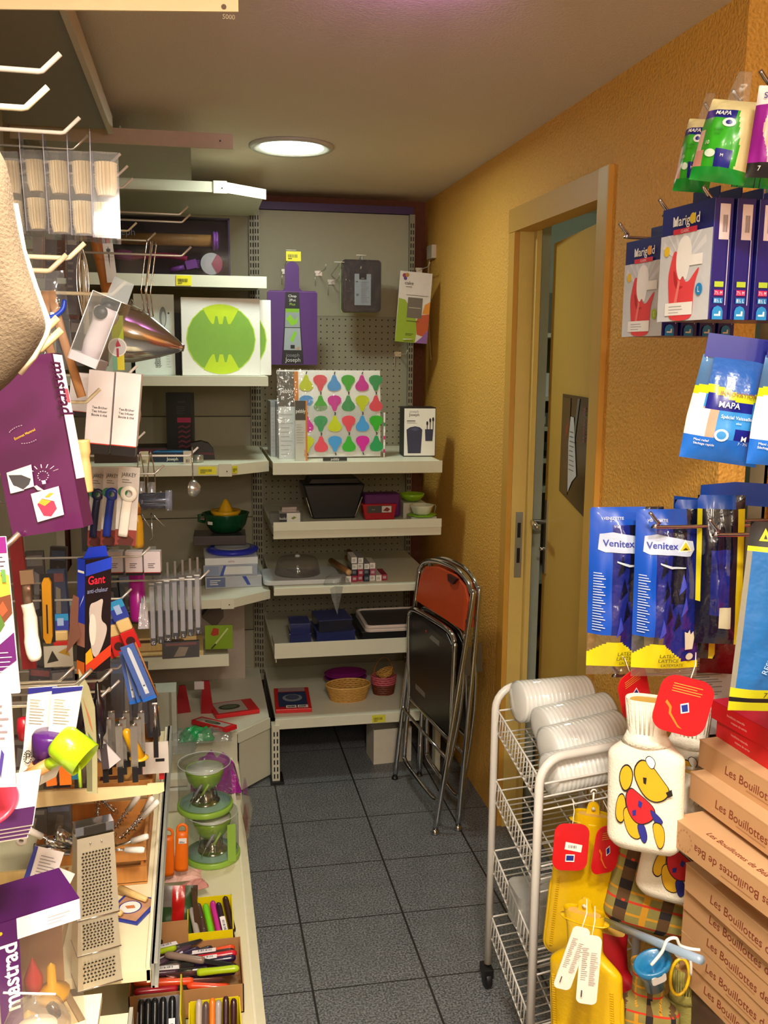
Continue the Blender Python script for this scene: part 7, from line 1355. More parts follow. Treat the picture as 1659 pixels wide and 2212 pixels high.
# leaf card
x, z, w, h = B(158, 1450, 208, 1720, 1.45); q = MB(); q.prism([(-w*.4, h), (w*.05, h*.86), (w*.32, h*.7), (w*.42, h*.3), (w*.42, 0), (-w*.05, 0), (-w*.1, h*.5), (-w*.35, h*.8)], 0, .002, C('#b8b48a', .45)); f = Face(q, (-w/2, 0, 0), (1, 0, 0), (0, 0, 1), w, h); f.poly([(.28, .78), (.6, .62), (.75, .5), (.6, .56), (.4, .7)], C('#c87a50', .4)).poly([(.5, .5), (.75, .44), (.8, .36), (.62, .4)], C('#5a8a4a', .4)).rect(.45, .02, .7, .3, C('#7a7a58', .5)); single('recipe_card', q, 'tall curved beige card with red and green leaves', 'card', (x, 1.46, z), (0, R(2), R(-12)))
# black pepper grinders
for i, (x0, y0, x1, y1, Y, lb) in enumerate([(158, 1500, 206, 1585, 1.6, 'black round grinder top behind the beige leaf card'), (196, 1495, 230, 1592, 1.62, 'black shiny grinder right of the beige leaf card')]):
    x, z, w, h = B(x0, y0, x1, y1, Y); q = MB(); q.lathe([(w*.2, -.02), (w*.25, 0), (w*.46, h*.1), (w*.5, h*.4), (w*.42, h*.8), (w*.2, h*.9), (w*.14, h*1.2), (0, h*1.25)], C('#17131c', .15, coat=.5), seg=28); single('pepper_grinder', q, lb, 'grinder', (x, Y, z))
x, z, w, h = B(212, 1598, 250, 1640, 1.65); q = MB(); q.box((0, 0, h/2), (w*.9, .004, h*1.3), C('#d6d0d2', .4)); q.box((-.003, -.003, h*.5), (.012, .002, h*1.3), C('#4a4248', .3), ry=.6); single('white_leaflet_card', q, 'white folded card with a dark strip under the grinders', 'card', (x+.008, 1.66, z-.01), (0, R(-38), 0))
# hanging clip tools
for i in range(9):
    r_, c_ = divmod(i, 3); px = 240+c_*32-r_*8; py = 1532+r_*14; a = P(px, py, Y=1.75-.04*r_); t = thing('clip_tool', 'steel ended clip tool in the hanging cluster, %s row, %s' % (('back', 'middle', 'front')[r_], ('left', 'centre', 'right')[c_]), 'clip tool', (a.x, 1.75-.04*r_, a.z-.085), R(5), 'hanging steel ended tools'); q = MB(); q.box((0, 0, .04), (.012, .008, .08), C('#b7b2ac', .2, .7, alpha=.75)); q.tube([(-.006, -.005, .082), (.006, -.005, .082)], .0022, CHROME); q.build('blade', t); q = MB(); q.box((0, 0, -.012), (.010, .008, .03), C('#1a181c', .4)); q.build('grip', t)
a = P(334, 1520, Y=1.9); t = thing('black_handled_tool', 'long steel tool with a black handle hanging beside the blue cards', 'tool', (a.x, 1.9, a.z-.105)); q = MB(); q.tube([(0, 0, .105), (0, 0, .05)], .0042, C('#c9c4c4', .15, .9)); q.tube([(-.005, 0, .105), (.005, 0, .105)], .002, WHITE); q.build('rod', t); q = MB(); q.box((0, 0, .022), (.0095, .008, .062), BLACK); q.build('handle', t)
# yellow pestle
a = P(270, 1575, Y=1.7); b = P(300, 1636, Y=1.7); q = MB(); q.tube([a, a+(b-a)*.04, a+(b-a)*.12, a+(b-a)*.5, b], [.003, .0065, .0082, .0095, .0120], C('#e0a818', .3, coat=.2), seg=16); q.lathe([(0, 0), (.017, 0), (.0175, .002), (.012, .004)], C('#e0b020', .3), tuple(b+Vector((0, 0, -.002))), seg=20); single('yellow_pestle', q, 'yellow plastic plunger lying tilted over the wooden tray', 'plunger')

# ================================================================ LEFT SHELF: TRAYS, GRATER
TZ = .5585
def tray(x, y, w, d, h, lb, wd='#c98a46', rz=0, slat=True):
    t = thing('wooden_tray', lb, 'tray', (x, y, TZ), R(rz)); q = MB(); W_ = wood(wd); th = .006
    q.box((0, 0, .003), (w, d, .005), W_)
    for s in (-1, 1):
        q.box((0, s*(d/2-th/2), h*.25), (w, th, h*.40), W_); q.box((0, s*(d/2-th/2), h*.8), (w, th, h*.40), W_); q.box((s*(w/2-th/2), 0, h*.25), (th, d-th*2, h*.40), W_); q.box((s*(w/2-th/2), 0, h*.8), (th, d-th*2, h*.40), W_)
        for s2 in (-1, 1): q.box((s*(w/2-th*1.5), s2*(d/2-th*1.5), h*.5), (th, th, h), wood('#b87a3a'))
    q.build('body', t); return t
tray(-.245, 2.42, .25, .36, .085, 'far wooden slatted tray holding loose tools, beyond the bracket')
tray(-.225, 1.98, .215, .30, .085, 'middle wooden slatted tray full of white handled tools')
tray(-.335, 1.70, .16, .20, .07, 'wooden tray at the left with chrome corers', '#d8bd80')
random.seed(5)
def wtool(px, py, qx, qy, Y, lb, curl=False):
    a = P(px, py, Y=Y); b = P(qx, qy, Y=Y+.03); t = thing('white_handled_tool', lb, 'kitchen tool', (0, 0, 0)); q = MB(); m_ = a+(b-a)*.42; q.tube([a, a+(b-a)*.06, m_], [.0045, .0062, .0058], C('#f2ede6', .35), seg=12); q.build('handle', t); q = MB(); n = 26
    if curl: 
        d = (b-m_); u = d.cross(Vector((0, 1, 0))).normalized(); q.tube([m_+d*(i/n)+u*.0055*math.cos(i*1.35)+Vector((0, 1, 0))*.0055*math.sin(i*1.35) for i in range(n+1)], .0013, CHROME, seg=5)
    q.tube([m_, b], .0024 if not curl else .0015, CHROME, seg=6); q.build('shaft', t)
wtool(300, 1718, 248, 1790, 1.86, 'white handled spiral cutter, leftmost of the upright three', True); wtool(330, 1722, 285, 1795, 1.90, 'white handled spiral cutter, second of the upright three', True); wtool(342, 1730, 262, 1812, 1.83, 'white handled spiral cutter reaching farthest right', True)
wtool(320, 1806, 238, 1832, 1.78, 'white handled tool pointing right in the middle tray'); wtool(312, 1836, 215, 1836, 1.74, 'white handled tool lying flat towards the shelf edge')
wtool(60, 1793, 130, 1826, 1.6, 'white handled corer lying left of the grater'); 
a = P(47, 1813, Y=1.55); q = MB(); q.lathe([(.004, -.006), (.009, -.006), (.009, .006), (.004, .006)], C('#e8e2d8', .4), axis='y', seg=20, ring=True); single('white_ring', q, 'round hollow white handle end at the left tray corner', 'handle', a)
for i, (px, py, qx, qy, r, lb) in enumerate([(125, 1800, 150, 1815, .010, 'chrome corer at the back of the left tray'), (75, 1835, 150, 1838, .0085, 'chrome tube shaped corer lying across the left tray'), (100, 1815, 150, 1830, .006, 'thin chrome corer in the left tray')]):
    a = P(px, py, Y=1.62); b = P(qx, qy, Y=1.64); q = MB(); q.tube([a, b], r, CHROME, seg=14); q.lathe([(r*.6, -.001), (r*1.25, -.001), (r*1.25, .004), (r, .004)], CHROME, a, axis='x'); single('chrome_corer', q, lb, 'corer')
random.seed(3)
for i in range(8):
    a = Vector((-.245+random.uniform(-.05, .05), 1.98+random.uniform(-.08, .08), TZ+.03+.008*i)); an = random.uniform(0, PI); d = Vector((math.cos(an)*.05, math.sin(an)*.05, random.uniform(-.008, .012))); q = MB(); q.tube([a-d, a+d], .0028, CHROME if i % 3 else C('#55524f', .2, .8), seg=6)
    for k in range(6): c = a-d+d*2*k/6; q.tube([(c.x+.007*math.cos(t), c.y, c.z+.007*math.sin(t)) for t in [2*PI*j/8 for j in range(8)]], .0008, CHROME, seg=4, closed=True)
    single('wire_utensil', q, 'coiled chrome utensil heaped in the middle wooden tray', 'utensil', (0, 0, 0), 0, 'coiled chrome utensils in the middle tray')
for i, (x, y, z, c, lb) in enumerate([(-.26, 2.40, .05, '#8a6a80', 'mauve packet in the far wooden tray'), (-.22, 2.46, .06, '#b8a890', 'beige packet standing in the far wooden tray'), (-.18, 2.38, .05, '#d8d0cc', 'white packet at the right of the far tray'), (-.29, 2.33, .055, '#6a6e74', 'grey plastic packet at the left of the far tray'), (-.235, 2.30, .045, '#9a5a68', 'dusty pink packet at the front of the far tray')]):
    q = MB(); q.box((0, 0, .03), (.045, .02, .06), C(c, .3)); q.box((0, -.011, .03), (.047, .001, .062), film('#f0f0f4', .25)); single('small_pack', q, lb, 'packet', (x, y, TZ+.006), (R(-12+5*i), R(-20+10*i), R(15*i)), None, bevel=.002)
q = MB(); a = P(278, 1640, Y=2.2); q.lathe([(.004, 0), (.008, .01), (.010, .03), (.011, .05), (.012, .07), (.0, .072)], wood('#d9a860'), seg=16); single('wooden_pestle', q, 'turned pale wooden pestle sticking up from the far tray', 'handle', (a.x-.01, 2.2, a.z-.05), (0, R(28), 0))
q = MB(); q.box((0, 0, .035), (.058, .004, .075), C('#e6ded6', .4)); q.box((.01, -.003, .03), (.02, .002, .006), BLACK); a = P(335, 1640, Y=2.1); single('white_tag_card', q, 'white square card behind the black handled tool', 'card', (a.x, 2.12, a.z-.04))
q = MB(); q.box((0, 0, .02), (.012, .012, .05), RED); a = P(348, 1675, Y=2.1); single('red_packet', q, 'small red packet at the corner of the far tray', 'packet', (a.x, 2.14, a.z-.02))
# hanging orange strips behind scoop
for i, (x0, y0, x1, y1, c, lb) in enumerate([(95, 1660, 118, 1700, '#e8741e', 'orange strip behind the purple scoop card'), (124, 1640, 150, 1695, '#f07a1a', 'bright orange strip behind the green scoop'), (150, 1610, 168, 1680, '#1f6a8a', 'teal and brown strip right of the green scoop')]):
    x, z, w, h = B(x0, y0, x1, y1, 1.5); q = MB(); q.box((0, 0, h/2), (w, .006, h*1.4), C(c, .35)); single('coloured_strip', q, lb, 'strip', (x, 1.52, z), (0, R(-4+4*i), 0))
# grater
gx = P(205, 2108, Z=TZ); gt = thing('box_grater', 'tall steel box grater with three pierced panels standing on the shelf', 'grater', (-.188, 1.545, TZ), (R(2), R(.5), R(18)))
STL = C('#d6ccb4', .38, .55, var=.03); gh = .290; q = MB()
sec = [0, .064, .128, gh*.94]
def gw(z): return .035-.006*z/gh
def gd(z): return .024-.006*z/gh
for k in range(3):
    z0, z1 = sec[k], sec[k+1]; a0, a1, d0, d1 = gw(z0)+.002, gw(z1), gd(z0)+.002, gd(z1)
    q.add([(-a0, -d0, z0), (a0, -d0, z0), (a0, d0, z0), (-a0, d0, z0), (-a1, -d1, z1), (a1, -d1, z1), (a1, d1, z1), (-a1, d1, z1)], [(0, 1, 5, 4), (1, 2, 6, 5), (2, 3, 7, 6), (3, 0, 4, 7)], STL)
    q.tube([(-a0, -d0, z0+.001), (a0, -d0, z0+.001), (a0, d0, z0+.001), (-a0, d0, z0+.001)], .0014, CHROME, closed=True)
GQ = q
def ghole(q, z0, z1, nx, nz, r, rt):
    vs = []; fs = []; vs2 = []; fs2 = []
    for j in range(nz):
        z = z0+(z1-z0)*(j+.5)/nz
        for i in range(nx):
            x = (-gw(z)*.78)+(gw(z)*1.56)*(i+(.5 if j % 2 else .0)*.6+.2)/nx; y = -gd(z)-.0022-(.0008); n = len(vs)
            vs += [(x+r*math.cos(PI*k/4), y, z+rt*math.sin(PI*k/4)) for k in range(8)]; fs.append(tuple(range(n, n+8)))
            n2 = len(vs2); vs2 += [(x-r*1.2, y+.0004, z+rt*.3), (x+r*1.2, y+.0004, z+rt*.3), (x, y-.0018, z+rt*1.5)]; fs2.append((n2, n2+1, n2+2))
    q.add(vs, fs, C('#2a2218', .7)); q.add(vs2, fs2, C('#e2dccb', .2, .9))
q = GQ; ghole(q, .135, gh*.86, 9, 20, .0020, .0016); ghole(q, .074, .122, 9, 9, .0020, .0015); ghole(q, .012, .052, 9, 6, .0022, .0016); q.build('body', gt)
q = MB(); z = gh*.94; q.box((0, -.002, gh*.97), (gw(z)*2.1, gd(z)*1.3, gh*.06), CHROME); q.box((0, -gd(z)*.65-.003, gh*.97), (gw(z)*1.2, .001, gh*.05), C('#5a544c', .2, .8)); q.tube([(-.010, -gd(z)-.0025, gh*.905), (-.008, -gd(z)-.003, gh*.905)], .0018, CHROME); q.tube([(.008, -gd(z)-.0025, gh*.905), (.010, -gd(z)-.003, gh*.905)], .0018, CHROME); q.build('grip_top', gt)
# packaged peelers card lying
a = P(285, 1965, Z=TZ); t = thing('peeler_card', 'blue rimmed picture card with two wooden handled tools lying on the shelf', 'card', (a.x, a.y, TZ), R(-28)); q = MB(); q.box((0, 0, .002), (.075, .085, .0035), C('#2a3a9a', .35)); f = topf(q, .075, .085, .0039); f.rect(.08, .06, .92, .94, C('#b88a6a', .5, var=.4, scale=60)).disc(.45, .5, .26, K('#1c2f8a')).disc(.45, .5, .23, WHITE).poly([(.3, .5), (.5, .6), (.6, .5), (.42, .42)], K('#c87a4a')); q.build('card', t)
q = MB(); q.tube([(-.05, .038, .012), (.02, .02, .013)], [.0085, .005], wood('#e0bd7a')); q.tube([(-.045, -.02, .012), (.0, -.035, .012)], [.0085, .005], wood('#e0bd7a')); q.build('wooden_tools', t)
# blue and white leaflets
for i, (px, py, rz, lb) in enumerate([(95, 1870, 20, 'white leaflet with blue edge behind the purple window box'), (115, 1910, 30, 'white price leaflet leaning on the grater side')]):
    a = P(px, py, Y=1.42); q = MB(); q.box((0, 0, 0), (.045, .002, .05), C('#ece8ea', .4)); f = Face(q, (-.0225, -.001, -.025), (1, 0, 0), (0, 0, 1), .045, .05); f.lines(.3, .2, .9, .85, 7, K('#8a8890'), .25).poly([(0, 0), (.18, 0), (.12, 1), (0, 1)], K('#2a3494')); single('leaflet', q, lb, 'leaflet', a, (R(-20), R(rz), 0))
# stack of pink plate cards
a = P(30, 1725, Y=1.05)
for i in range(4):
    t = thing('plate_card', ('lowest white card of the pink dish stack', 'second card from the bottom of the pink dish stack', 'third card of the pink dish stack', 'top card with the round pink silicone dish')[i], 'card', (a.x-.030+.002*i, 1.05, a.z-.018+.0045*i), (R(32), R(-8), R(-6)), 'cards with pink dishes'); q = MB(); q.box((0, 0, 0), (.10, .07, .002), C('#f0eae6', .4)); f = topf(q, .10, .07, .0011)
    f.rect(0, 0, 1, .32, C('#3a1440', .35)); q.build('card', t)
    if i == 3: q = MB(); q.lathe([(0, .004), (.018, .003), (.025, .006), (.030, .004), (.031, .001), (0, .001)], C('#e0405a', .3, coat=.2), seg=36); q.build('pink_dish', t, 'pink silicone dish')
# purple window box
x, z, w, h = B(0, 1930, 160, 2330, 1.22); wb = thing('purple_window_box', 'purple box with a cut-out window showing red and yellow shapes', 'box', (-.220, 1.17, .742), R(24)); q = MB(); PW = C('#4a1458', .28, coat=.3); bw_, bd_, bh_ = .100, .085, .195
q.box((-bw_/2+.011, 0, bh_/2), (.022, bd_, bh_), PW); q.box((0, bd_/2, bh_/2), (bw_, .002, bh_), C('#b08a5a', .5)); q.box((0, 0, .002), (bw_, bd_, .004), C('#e8d8a8', .5)); q.box((0, 0, bh_), (bw_, bd_, .002), PW)
f = front(q, bw_, bh_, -bd_/2); f.rect(0, .0, .26, 1, PW); f.text('mastrad', .13, .62, .10, WHITE, rot=90, maxw=.5, bold=.02).disc(.05, .93, .012, K('#d8b01e')); f.rect(.24, .86, 1, 1, C('#efe4ea', .4)).lines(.6, .89, .9, .96, 3, K('#b8a8b0'), .3).rect(.26, .0, 1, .14, C('#efe0c0', .4)).lines(.5, .04, .95, .1, 2, K('#b8a890'), .3)
g = side_r(q, bd_, bh_, bw_/2, 0); g.rect(0, .86, 1, 1, C('#efe4ea', .4)).rect(0, 0, 1, .14, C('#efe0c0', .4)); q.build('carton', wb)
q = MB(); q.box((bw_*.13, -bd_/2, bh_*.5), (bw_*.74, .0006, bh_*.72), clear('#d8c8b8', .15)); q.build('window', wb)
q = MB(); q.lathe([(.010, 0), (.012, .02), (.006, .035), (0, .05)], C('#c83a3a', .35), (.0, .0, .06), seg=16); q.build('red_shape', wb); q = MB(); q.lathe([(.02, 0), (.022, .01), (.006, .02), (.005, .045), (0, .05)], C('#e8b41e', .35), (.02, -.01, .05), seg=16); q.lathe([(.012, 0), (.010, .02), (0, .03)], C('#e8b41e', .35), (-.012, -.015, .02), seg=16); q.build('yellow_shape', wb)
a = P(78, 2195, Y=.92); q = MB(); q.lathe([(.034, -.03), (.033, -.01), (.026, .008), (.012, .018), (.004, .02), (.003, .024), (0, .024)], clear('#d0c8bc', .3), seg=32); q.lathe([(.0, -.01), (.02, -.012), (.02, -.03)], C('#e8dcc4', .5), seg=24); q.tube([(-.03, 0, .03), (.02, 0, .022)], .0012, clear('#ffffff', .6)); CBP = single('clear_ball_pack', q, 'clear plastic ball pack at the bottom left corner', 'pack', a); A0 = a
a = P(108, 2170, Y=.96); b = P(125, 2195, Y=.96); q = MB(); q.tube([a-A0, (a+b)/2-A0, b-A0], [.005, .007, .004], C('#3a2418', .2, coat=.4)); q.build('dark_handle', CBP, 'glossy dark brown handle')

# ================================================================ LOW DECK: FONDUE SETS, KNIFE BOXES
DZ = .1455
def fondue(x, y, z, lb, rz, s=1.0, panel=False):
    t = thing('fondue_tub', lb, 'fondue set', (x, y, z), (0, 0, R(rz))); r = .078*s; hh = .142*s; GRN = C('#93bd48', .3)
    q = MB(); q.lathe([(0, 0), (r, 0), (r+.003, .004), (r+.003, .016), (r, .018), (0, .018)], GRN, seg=44); q.lathe([(0, .0185), (r*.94, .0185), (r*.94, .0195), (0, .0195)], C('#9cc0b8', .35), seg=44); q.build('base_dish', t)
    q = MB(); q.lathe([(r, .016), (r*.985, hh-.006), (r*.96, hh), (r*.80, hh+.002), (r*.55, hh+.001), (0, hh+.001)], clear('#9fb0ac', .12), seg=44); q.tube([(r*.97*math.cos(2*PI*i/44), r*.97*math.sin(2*PI*i/44), hh) for i in range(44)], .0014, clear('#e8f0ee', .6), seg=5, closed=True); q.build('clear_tub', t)
    q = MB(); q.lathe([(.0, .020), (.042*s, .020), (.043*s, .024), (.030*s, .026), (.027*s, .030), (.026*s, .054), (.0, .054)], C('#a89a88', .15, 1), seg=32)
    for i in range(3): a = 2*PI*i/3+.5; q.tube([(.04*s*math.cos(a), .04*s*math.sin(a), .022), (.036*s*math.cos(a), .036*s*math.sin(a), .066)], .0022, CHROME)
    q.build('burner', t)
    q = MB(); q.lathe([(.012, .060), (.030*s, .066), (.048*s, .088), (.055*s, .112), (.056*s, .124), (.053*s, .124), (.050*s, .108), (.03*s, .075), (0, .072)], C('#94b83a', .2, coat=.5), seg=40); q.lathe([(.0525*s, .1235), (.0495*s, .108), (.03*s, .0765), (0, .0735)], C('#e8e4d8', .25), seg=40); q.build('bowl', t, 'green bowl with a white inside')
    q = MB()
    for k in (0, 1): q.tube([(-.03+.02*k, -.058*s, .066), (-.008+.02*k, -.058*s, .100)], .0036, C('#9a96a8' if k == 0 else '#a8c850', .3)); q.tube([(-.03+.02*k, -.058*s, .066), (-.045+.02*k, -.055*s, .035)], .0014, CHROME)
    q.build('forks', t)
    if panel: q = MB(); q.prism([(.028, .012), (.052, .012), (.052, hh*.9), (.028, hh*.9)], -r*.93, -r*.92, GRN); q.build('paper_band', t, 'green paper band')
    return t
a = P(448, 1860, Z=.155); fy = a.y+.06
fondue(.018, 2.665, DZ+.0005, 'lower green fondue set in a clear tub on the deck', 12, 1.0, True)
fondue(.000, 2.685, DZ+.1455, 'upper green fondue set stacked on the other clear tub', 0, 1.0)
q = MB(); q.box((0, 0, .055), (.004, .22, .10), film('#cfc8c0', .35)); q.box((.0, -.02, .03), (.0045, .10, .05), C('#9a2c30', .4, alpha=.6)); single('plastic_sheet', q, 'clear curved plastic sheet leaning out past the deck edge beside the tubs', 'plastic sheet', (.118, 2.83, .155), (0, R(8), R(3)))
for i, (px, py, lb, rz) in enumerate([(392, 1880, 'orange peeler in a grey sleeve, the tall one with a price sticker', 0), (362, 1890, 'orange peeler half hidden behind the shelf rail', 4)]):
    a = P(px, py, Y=2.42); t = thing('orange_sleeve', lb, 'orange tube', (a.x, 2.42, a.z), (R(-8), R(2), R(rz)), 'orange tubes'); q = MB(); L_h = .115; q.lathe([(.017, 0), (.0175, .01), (.0165, L_h*.8), (.0155, L_h*.9), (.0, L_h*.92)], C('#f07414', .4), sy=.6, seg=22); q.tube(smooth([(-.012, 0, L_h*.86), (-.010, 0, L_h*1.02), (.002, 0, L_h*1.07), (.012, 0, L_h*1.0), (.012, 0, L_h*.86)]), .004, C('#f07414', .4)); q.build('body', t)
    if i == 0: q = MB(); q.box((.002, -.0112, L_h*.72), (.021, .001, .014), WHITE); Face(q, (-.0085, -.0118, L_h*.65), (1, 0, 0), (0, 0, 1), .021, .014).lines(.1, .2, .8, .6, 3, K('#55556a'), .5); q.build('sticker', t)
for i, (px, py, sx, sy, c, lb) in enumerate([(395, 1905, .10, .05, '#d8a898', 'crumpled pink paper under the orange tubes'), (420, 1920, .07, .04, '#c98a80', 'pinkish paper scrap beside the garden pack')]):
    a = P(px, py, Z=.19); single('paper_scrap', crumple(sx, sy, .02, C(c, .5, var=.3, scale=60), 50+i), lb, 'paper', (a.x, a.y, .205-.01*i), R(20*i))
a = P(385, 1965, Y=2.22); t = thing('flower_pack', 'dark pack with red and green foil shapes standing in the carton', 'pack', (a.x-.008, 2.26, .16), (R(-14), R(2), R(-4))); q = MB()
def ff(u, v):
    if .38 < u < .66 and v > .05: return C('#b81818', .25, coat=.4) if v > .2 else C('#e03c1e', .3)
    if u > .86: return C('#3a2a1e', .3)
    return C('#35502c', .3, var=.3) if (u < .38 and v < .6) or u > .66 else C('#7a7470', .3, var=.4)
Pillow(q, .10, .125, .02, ff, 16, 20, seed=6, wr=.3); q.build('pack', t)
q = MB(); q.prism([(0, 0), (.012, .0), (.006, .13), (-.004, .14), (-.006, .06)], -.004, .004, C('#4a3426', .35)); single('dark_sheath', q, 'long dark brown sheath leaning on the yellow knife box', 'sheath', (a.x+.050, 2.225, .16), (R(-8), R(-6), 0))
q = MB(); q.box((0, 0, .03), (.11, .12, .06), C('#8a5a36', .7)); 
single('brown_carton', q, 'brown carton block standing under the flower pack', 'box', (-.115, 2.34, DZ))
def open_box(name, lb, x0, x1, y0, y1, h, mat, z=DZ, th=.0025, slot=False, label_=None):
    t = thing(name, lb, 'box', ((x0+x1)/2, (y0+y1)/2, z+.0005)); w, d = x1-x0, y1-y0; q = MB(); q.box((0, 0, th/2), (w, d, th), mat)
    for s in (-1, 1): q.box((0, s*(d/2-th/2), h/2), (w, th, h), mat); q.box((s*(w/2-th/2), 0, h/2), (th, d, h), mat)
    if slot: f = Face(q, (-w/2, d/2-th, 0), (1, 0, 0), (0, 0, 1), w, h); f.rect(.12, .58, .42, .76, C('#241a14', .8))
    q.build('body', t); return t
YB = C('#e8d410', .35); CB = C('#b08050', .7, var=.06); GB = C('#9a949c', .5)
open_box('yellow_box', 'yellow open box with coloured knives, the far one', -.050, .062, 2.158, 2.315, .082, YB)
CTR = open_box('cardboard_tray', 'cardboard tray heaped with many coloured knives', -.175, .076, 1.965, 2.145, .070, CB)
q = MB(); q.box((0, 0, .035), (.13, .003, .09), CB); Face(q, (-.065, -.0016, -.01), (1, 0, 0), (0, 0, 1), .13, .09).poly([(.18, .42), (.22, .36), (.5, .36), (.54, .42), (.54, .5), (.5, .56), (.22, .56), (.18, .5)], C('#1f1812', .8)); o = q.build('hand_hole_flap', CTR); o.location = Vector((-.112, 2.150, DZ+.045))-CTR.location
NYB = open_box('yellow_box', 'yellow open box with upright knives, the near one', -.044, .064, 1.77, 1.888, .098, YB)
q = MB(); q.box((0, 0, .05), (.003, .13, .14), C('#d8c820', .4, alpha=.9)); o = q.build('raised_flap', NYB); o.location = Vector((-.053, 1.86, DZ+.02))-NYB.location; o.rotation_euler = (0, R(-3), 0)
open_box('grey_box', 'grey open box with black handled knives', -.150, -.062, 1.77, 1.920, .095, GB)
# knives
def knife(a, b, col, lb, blade=True, r=.0082, label_c=None, grp='loose knives in the cardboard tray', cap=None, rivet=False):
    a = Vector(a); b = Vector(b); d = (b-a); L = d.length; yaw = math.atan2(d.y, d.x); pitch = -math.asin(max(-1, min(1, d.z/L)))
    t = thing('kitchen_knife', lb, 'knife', a, (0, pitch, yaw), grp); q = MB(); q.tube([(0, 0, 0), (.004, 0, 0), (.012, 0, 0), (.05, 0, 0), (.088, 0, 0), (.095, 0, 0)], [.003, r*.85, r, r*.92, r*1.04, r*.8], C(col, .3, coat=.3), seg=12, r2=None); 
    if rivet:
        for k in (.04, .07): q.lathe([(0, -r-.0004), (.0022, -r-.0004), (.0022, -r+.001)], CHROME, (k, 0, 0), axis='y', seg=8); q.lathe([(0, r+.0004), (.0022, r+.0004), (.0022, r-.001)], CHROME, (k, 0, 0), seg=8)
    hd_ = q.build('handle', t)
    if blade: q = MB(); q.prism([(.093, -.006), (L*.9, -.006), (L, .001), (L*.96, .006), (.093, .006)], -.0005, .0005, C('#9a9896', .2, .9)); q.build('blade', t)
    if label_c: q = MB(); q.box((.07, 0, r+.0025), (.055, .013, .001), C(label_c, .4)); topf(q, .05, .01, r+.0032, .07, 0).bars(.15, .2, .8, .8, 9, K('#55505a')); q.build('paper_label', hd_)
    return t
KY = DZ
# far yellow box: upright-ish knives
for i, (x, y, c, lb, rv) in enumerate([(-.040, 2.19, '#a8a09c', 'grey pale handled knife at the left of the far yellow box', False), (-.024, 2.205, '#4a3434', 'brown riveted knife in the far yellow box', True), (-.006, 2.20, '#6ec81e', 'bright green knife in the far yellow box', False), (.012, 2.21, '#c02a8a', 'magenta knife in the far yellow box', False), (.026, 2.20, '#2a1c2c', 'dark riveted knife with a white band in the far yellow box', True), (.044, 2.225, '#3a241c', 'dark brown knife nearest the right wall of the far yellow box', False)]):
    knife((x, y+.078, KY+.085), (x+.022, y-.018, KY+.02), c, lb, True, .0082, '#e8e0e4' if i in (4,) else None, 'knives in the far yellow box', rivet=rv)
# near yellow box and grey box: handles up
for i, (x, c, lb) in enumerate([(-.022, '#b8aca4', 'pale grey handle at the left of the near yellow box'), (-.008, '#5a4a4c', 'brown handle with a white tag in the near yellow box'), (.006, '#e87a1c', 'orange handle in the near yellow box'), (.018, '#a8a0a0', 'grey handle right of the orange one'), (.034, '#3a1c28', 'dark plum handle in the near yellow box'), (.050, '#3c1a24', 'dark plum handle at the right end of the near yellow box')]):
    knife((x, 1.865-.01*(i % 2), KY+.118), (x-.004, 1.80, KY+.01), c, lb, True, .0072, None, 'knives in the near yellow box')
for i, (x, lb) in enumerate([(-.130, 'black handle at the left of the grey box'), (-.116, 'black handle second in the grey box'), (-.102, 'black handle in the middle of the grey box'), (-.085, 'black handle fourth in the grey box'), (-.066, 'black handle with a white tag at the right of the grey box')]):
    knife((x-.012, 1.895, KY+.112), (x-.014, 1.82, KY+.01), '#15181c', lb, True, .0078, '#ece8ee' if i == 4 else None, 'black knives in the grey box')
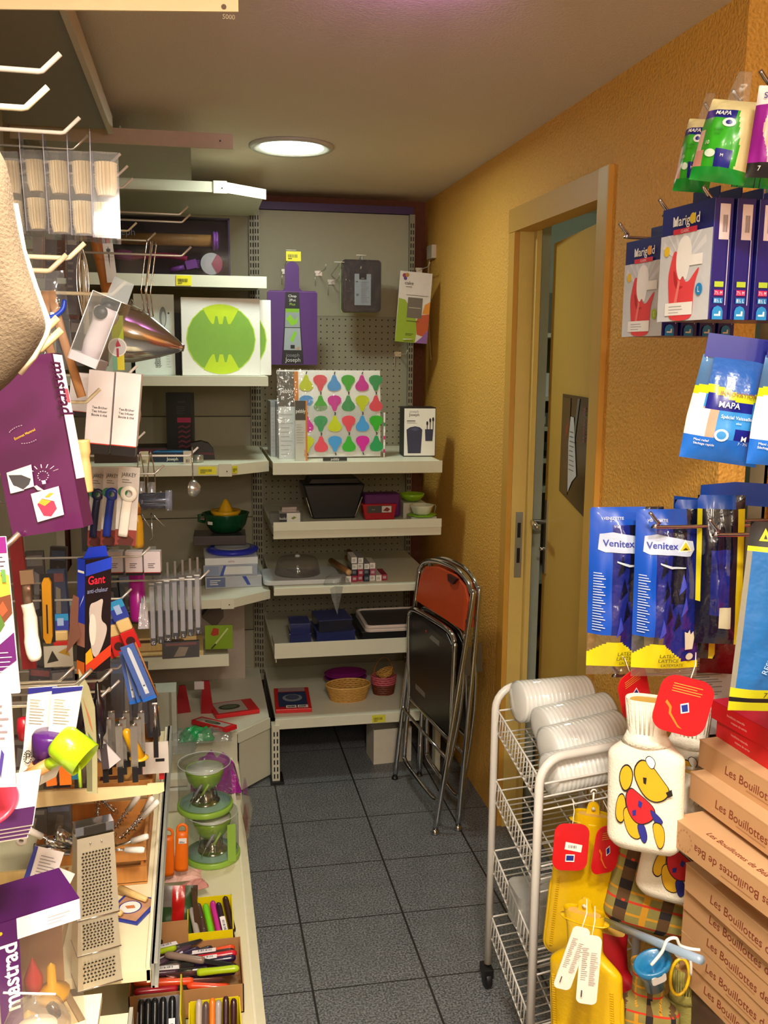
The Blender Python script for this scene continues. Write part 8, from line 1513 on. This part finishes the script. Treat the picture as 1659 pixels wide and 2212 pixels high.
# heap in the cardboard tray
H0 = [((-.165, 2.01), (-.03, 2.11), '#a8c41e', 'lime green knife lying diagonally on top of the heap', '#e8e4ea', .085), ((-.04, 2.10), (-.13, 2.00), '#4a3446', 'plum knife beside the lime diagonal one', None, .068), ((-.02, 2.085), (-.12, 2.03), '#2c1c40', 'dark violet handle at the top middle of the heap', '#d8d4e8', .062), ((.01, 2.07), (-.10, 2.02), '#241630', 'dark knife with a white mark at the top of the heap', None, .066),
    ((.062, 2.08), (-.05, 2.07), '#e84a1c', 'orange red knife at the top right of the heap', None, .058), ((.055, 2.05), (-.05, 2.05), '#c81e28', 'red knife under the orange one', None, .055), ((.06, 2.02), (-.04, 2.03), '#3a1c24', 'dark knife with a long white label', '#efe4ea', .070), ((.065, 1.995), (-.06, 2.0), '#c8142a', 'slim red knife crossing the heap', None, .074), ((.062, 1.975), (-.06, 1.985), '#241438', 'dark violet knife with a printed white label', '#f0ecf0', .070), ((.065, 1.94), (-.05, 1.96), '#1c1428', 'near black knife at the right side of the heap', None, .060), ((.06, 1.90), (-.05, 1.925), '#2a1a30', 'dark knife with a tilted white sticker', '#efeaec', .064), ((.068, 1.885), (-.06, 1.91), '#b0cc1e', 'lime green knife at the lower right of the heap', None, .076), ((-.16, 2.06), (-.06, 2.07), '#2c1424', 'dark knife at the far left of the heap', None, .050), ((-.165, 2.04), (-.06, 2.03), '#1e1020', 'blackish knife under the lime diagonal one', None, .045),
    ((-.16, 1.96), (-.05, 1.99), '#7a6a60', 'greyish clear wrapped knife in the heap', None, .066), ((-.165, 1.93), (-.06, 1.945), '#4a3040', 'plum knife with white tag at the left of the heap', '#f2eef0', .070), ((-.168, 1.91), (-.06, 1.91), '#c84a1e', 'orange knife at the lower left of the heap', None, .060), ((-.13, 1.88), (-.02, 1.88), '#e04a1c', 'long orange red knife at the front of the heap', None, .066), ((-.165, 1.86), (-.06, 1.875), '#b01a2c', 'crimson knife at the front left', None, .056), ((-.16, 1.845), (-.06, 1.85), '#55505a', 'grey knife at the front left corner', None, .048), ((-.05, 1.87), (.06, 1.855), '#e0481c', 'second orange red knife at the front right', None, .054), ((-.02, 1.845), (.06, 1.84), '#2a1a30', 'dark knife at the front right corner', None, .045), ((-.10, 2.02), (.0, 1.96), '#8a7468', 'brown clear wrapped knife in the heart of the heap', None, .080), ((-.06, 1.93), (.04, 1.96), '#8a8a3a', 'olive knife in the centre of the heap', None, .052)]
for (a, b, c, lb, lc, z) in H0:
    a = Vector((a[0], 1.985+(a[1]-1.84)*.56, KY+z*1.05)); b0 = Vector((b[0], 1.985+(b[1]-1.84)*.56, 0)); d = (b0-Vector((a.x, a.y, 0))).normalized()*.165; b_ = Vector((a.x+d.x, a.y+d.y, KY+z*1.05-.012)); b_.y = max(1.975, min(2.135, b_.y)); b_.x = max(-.168, min(.07, b_.x)); knife(a, b_, c, lb, True, .0084, lc)
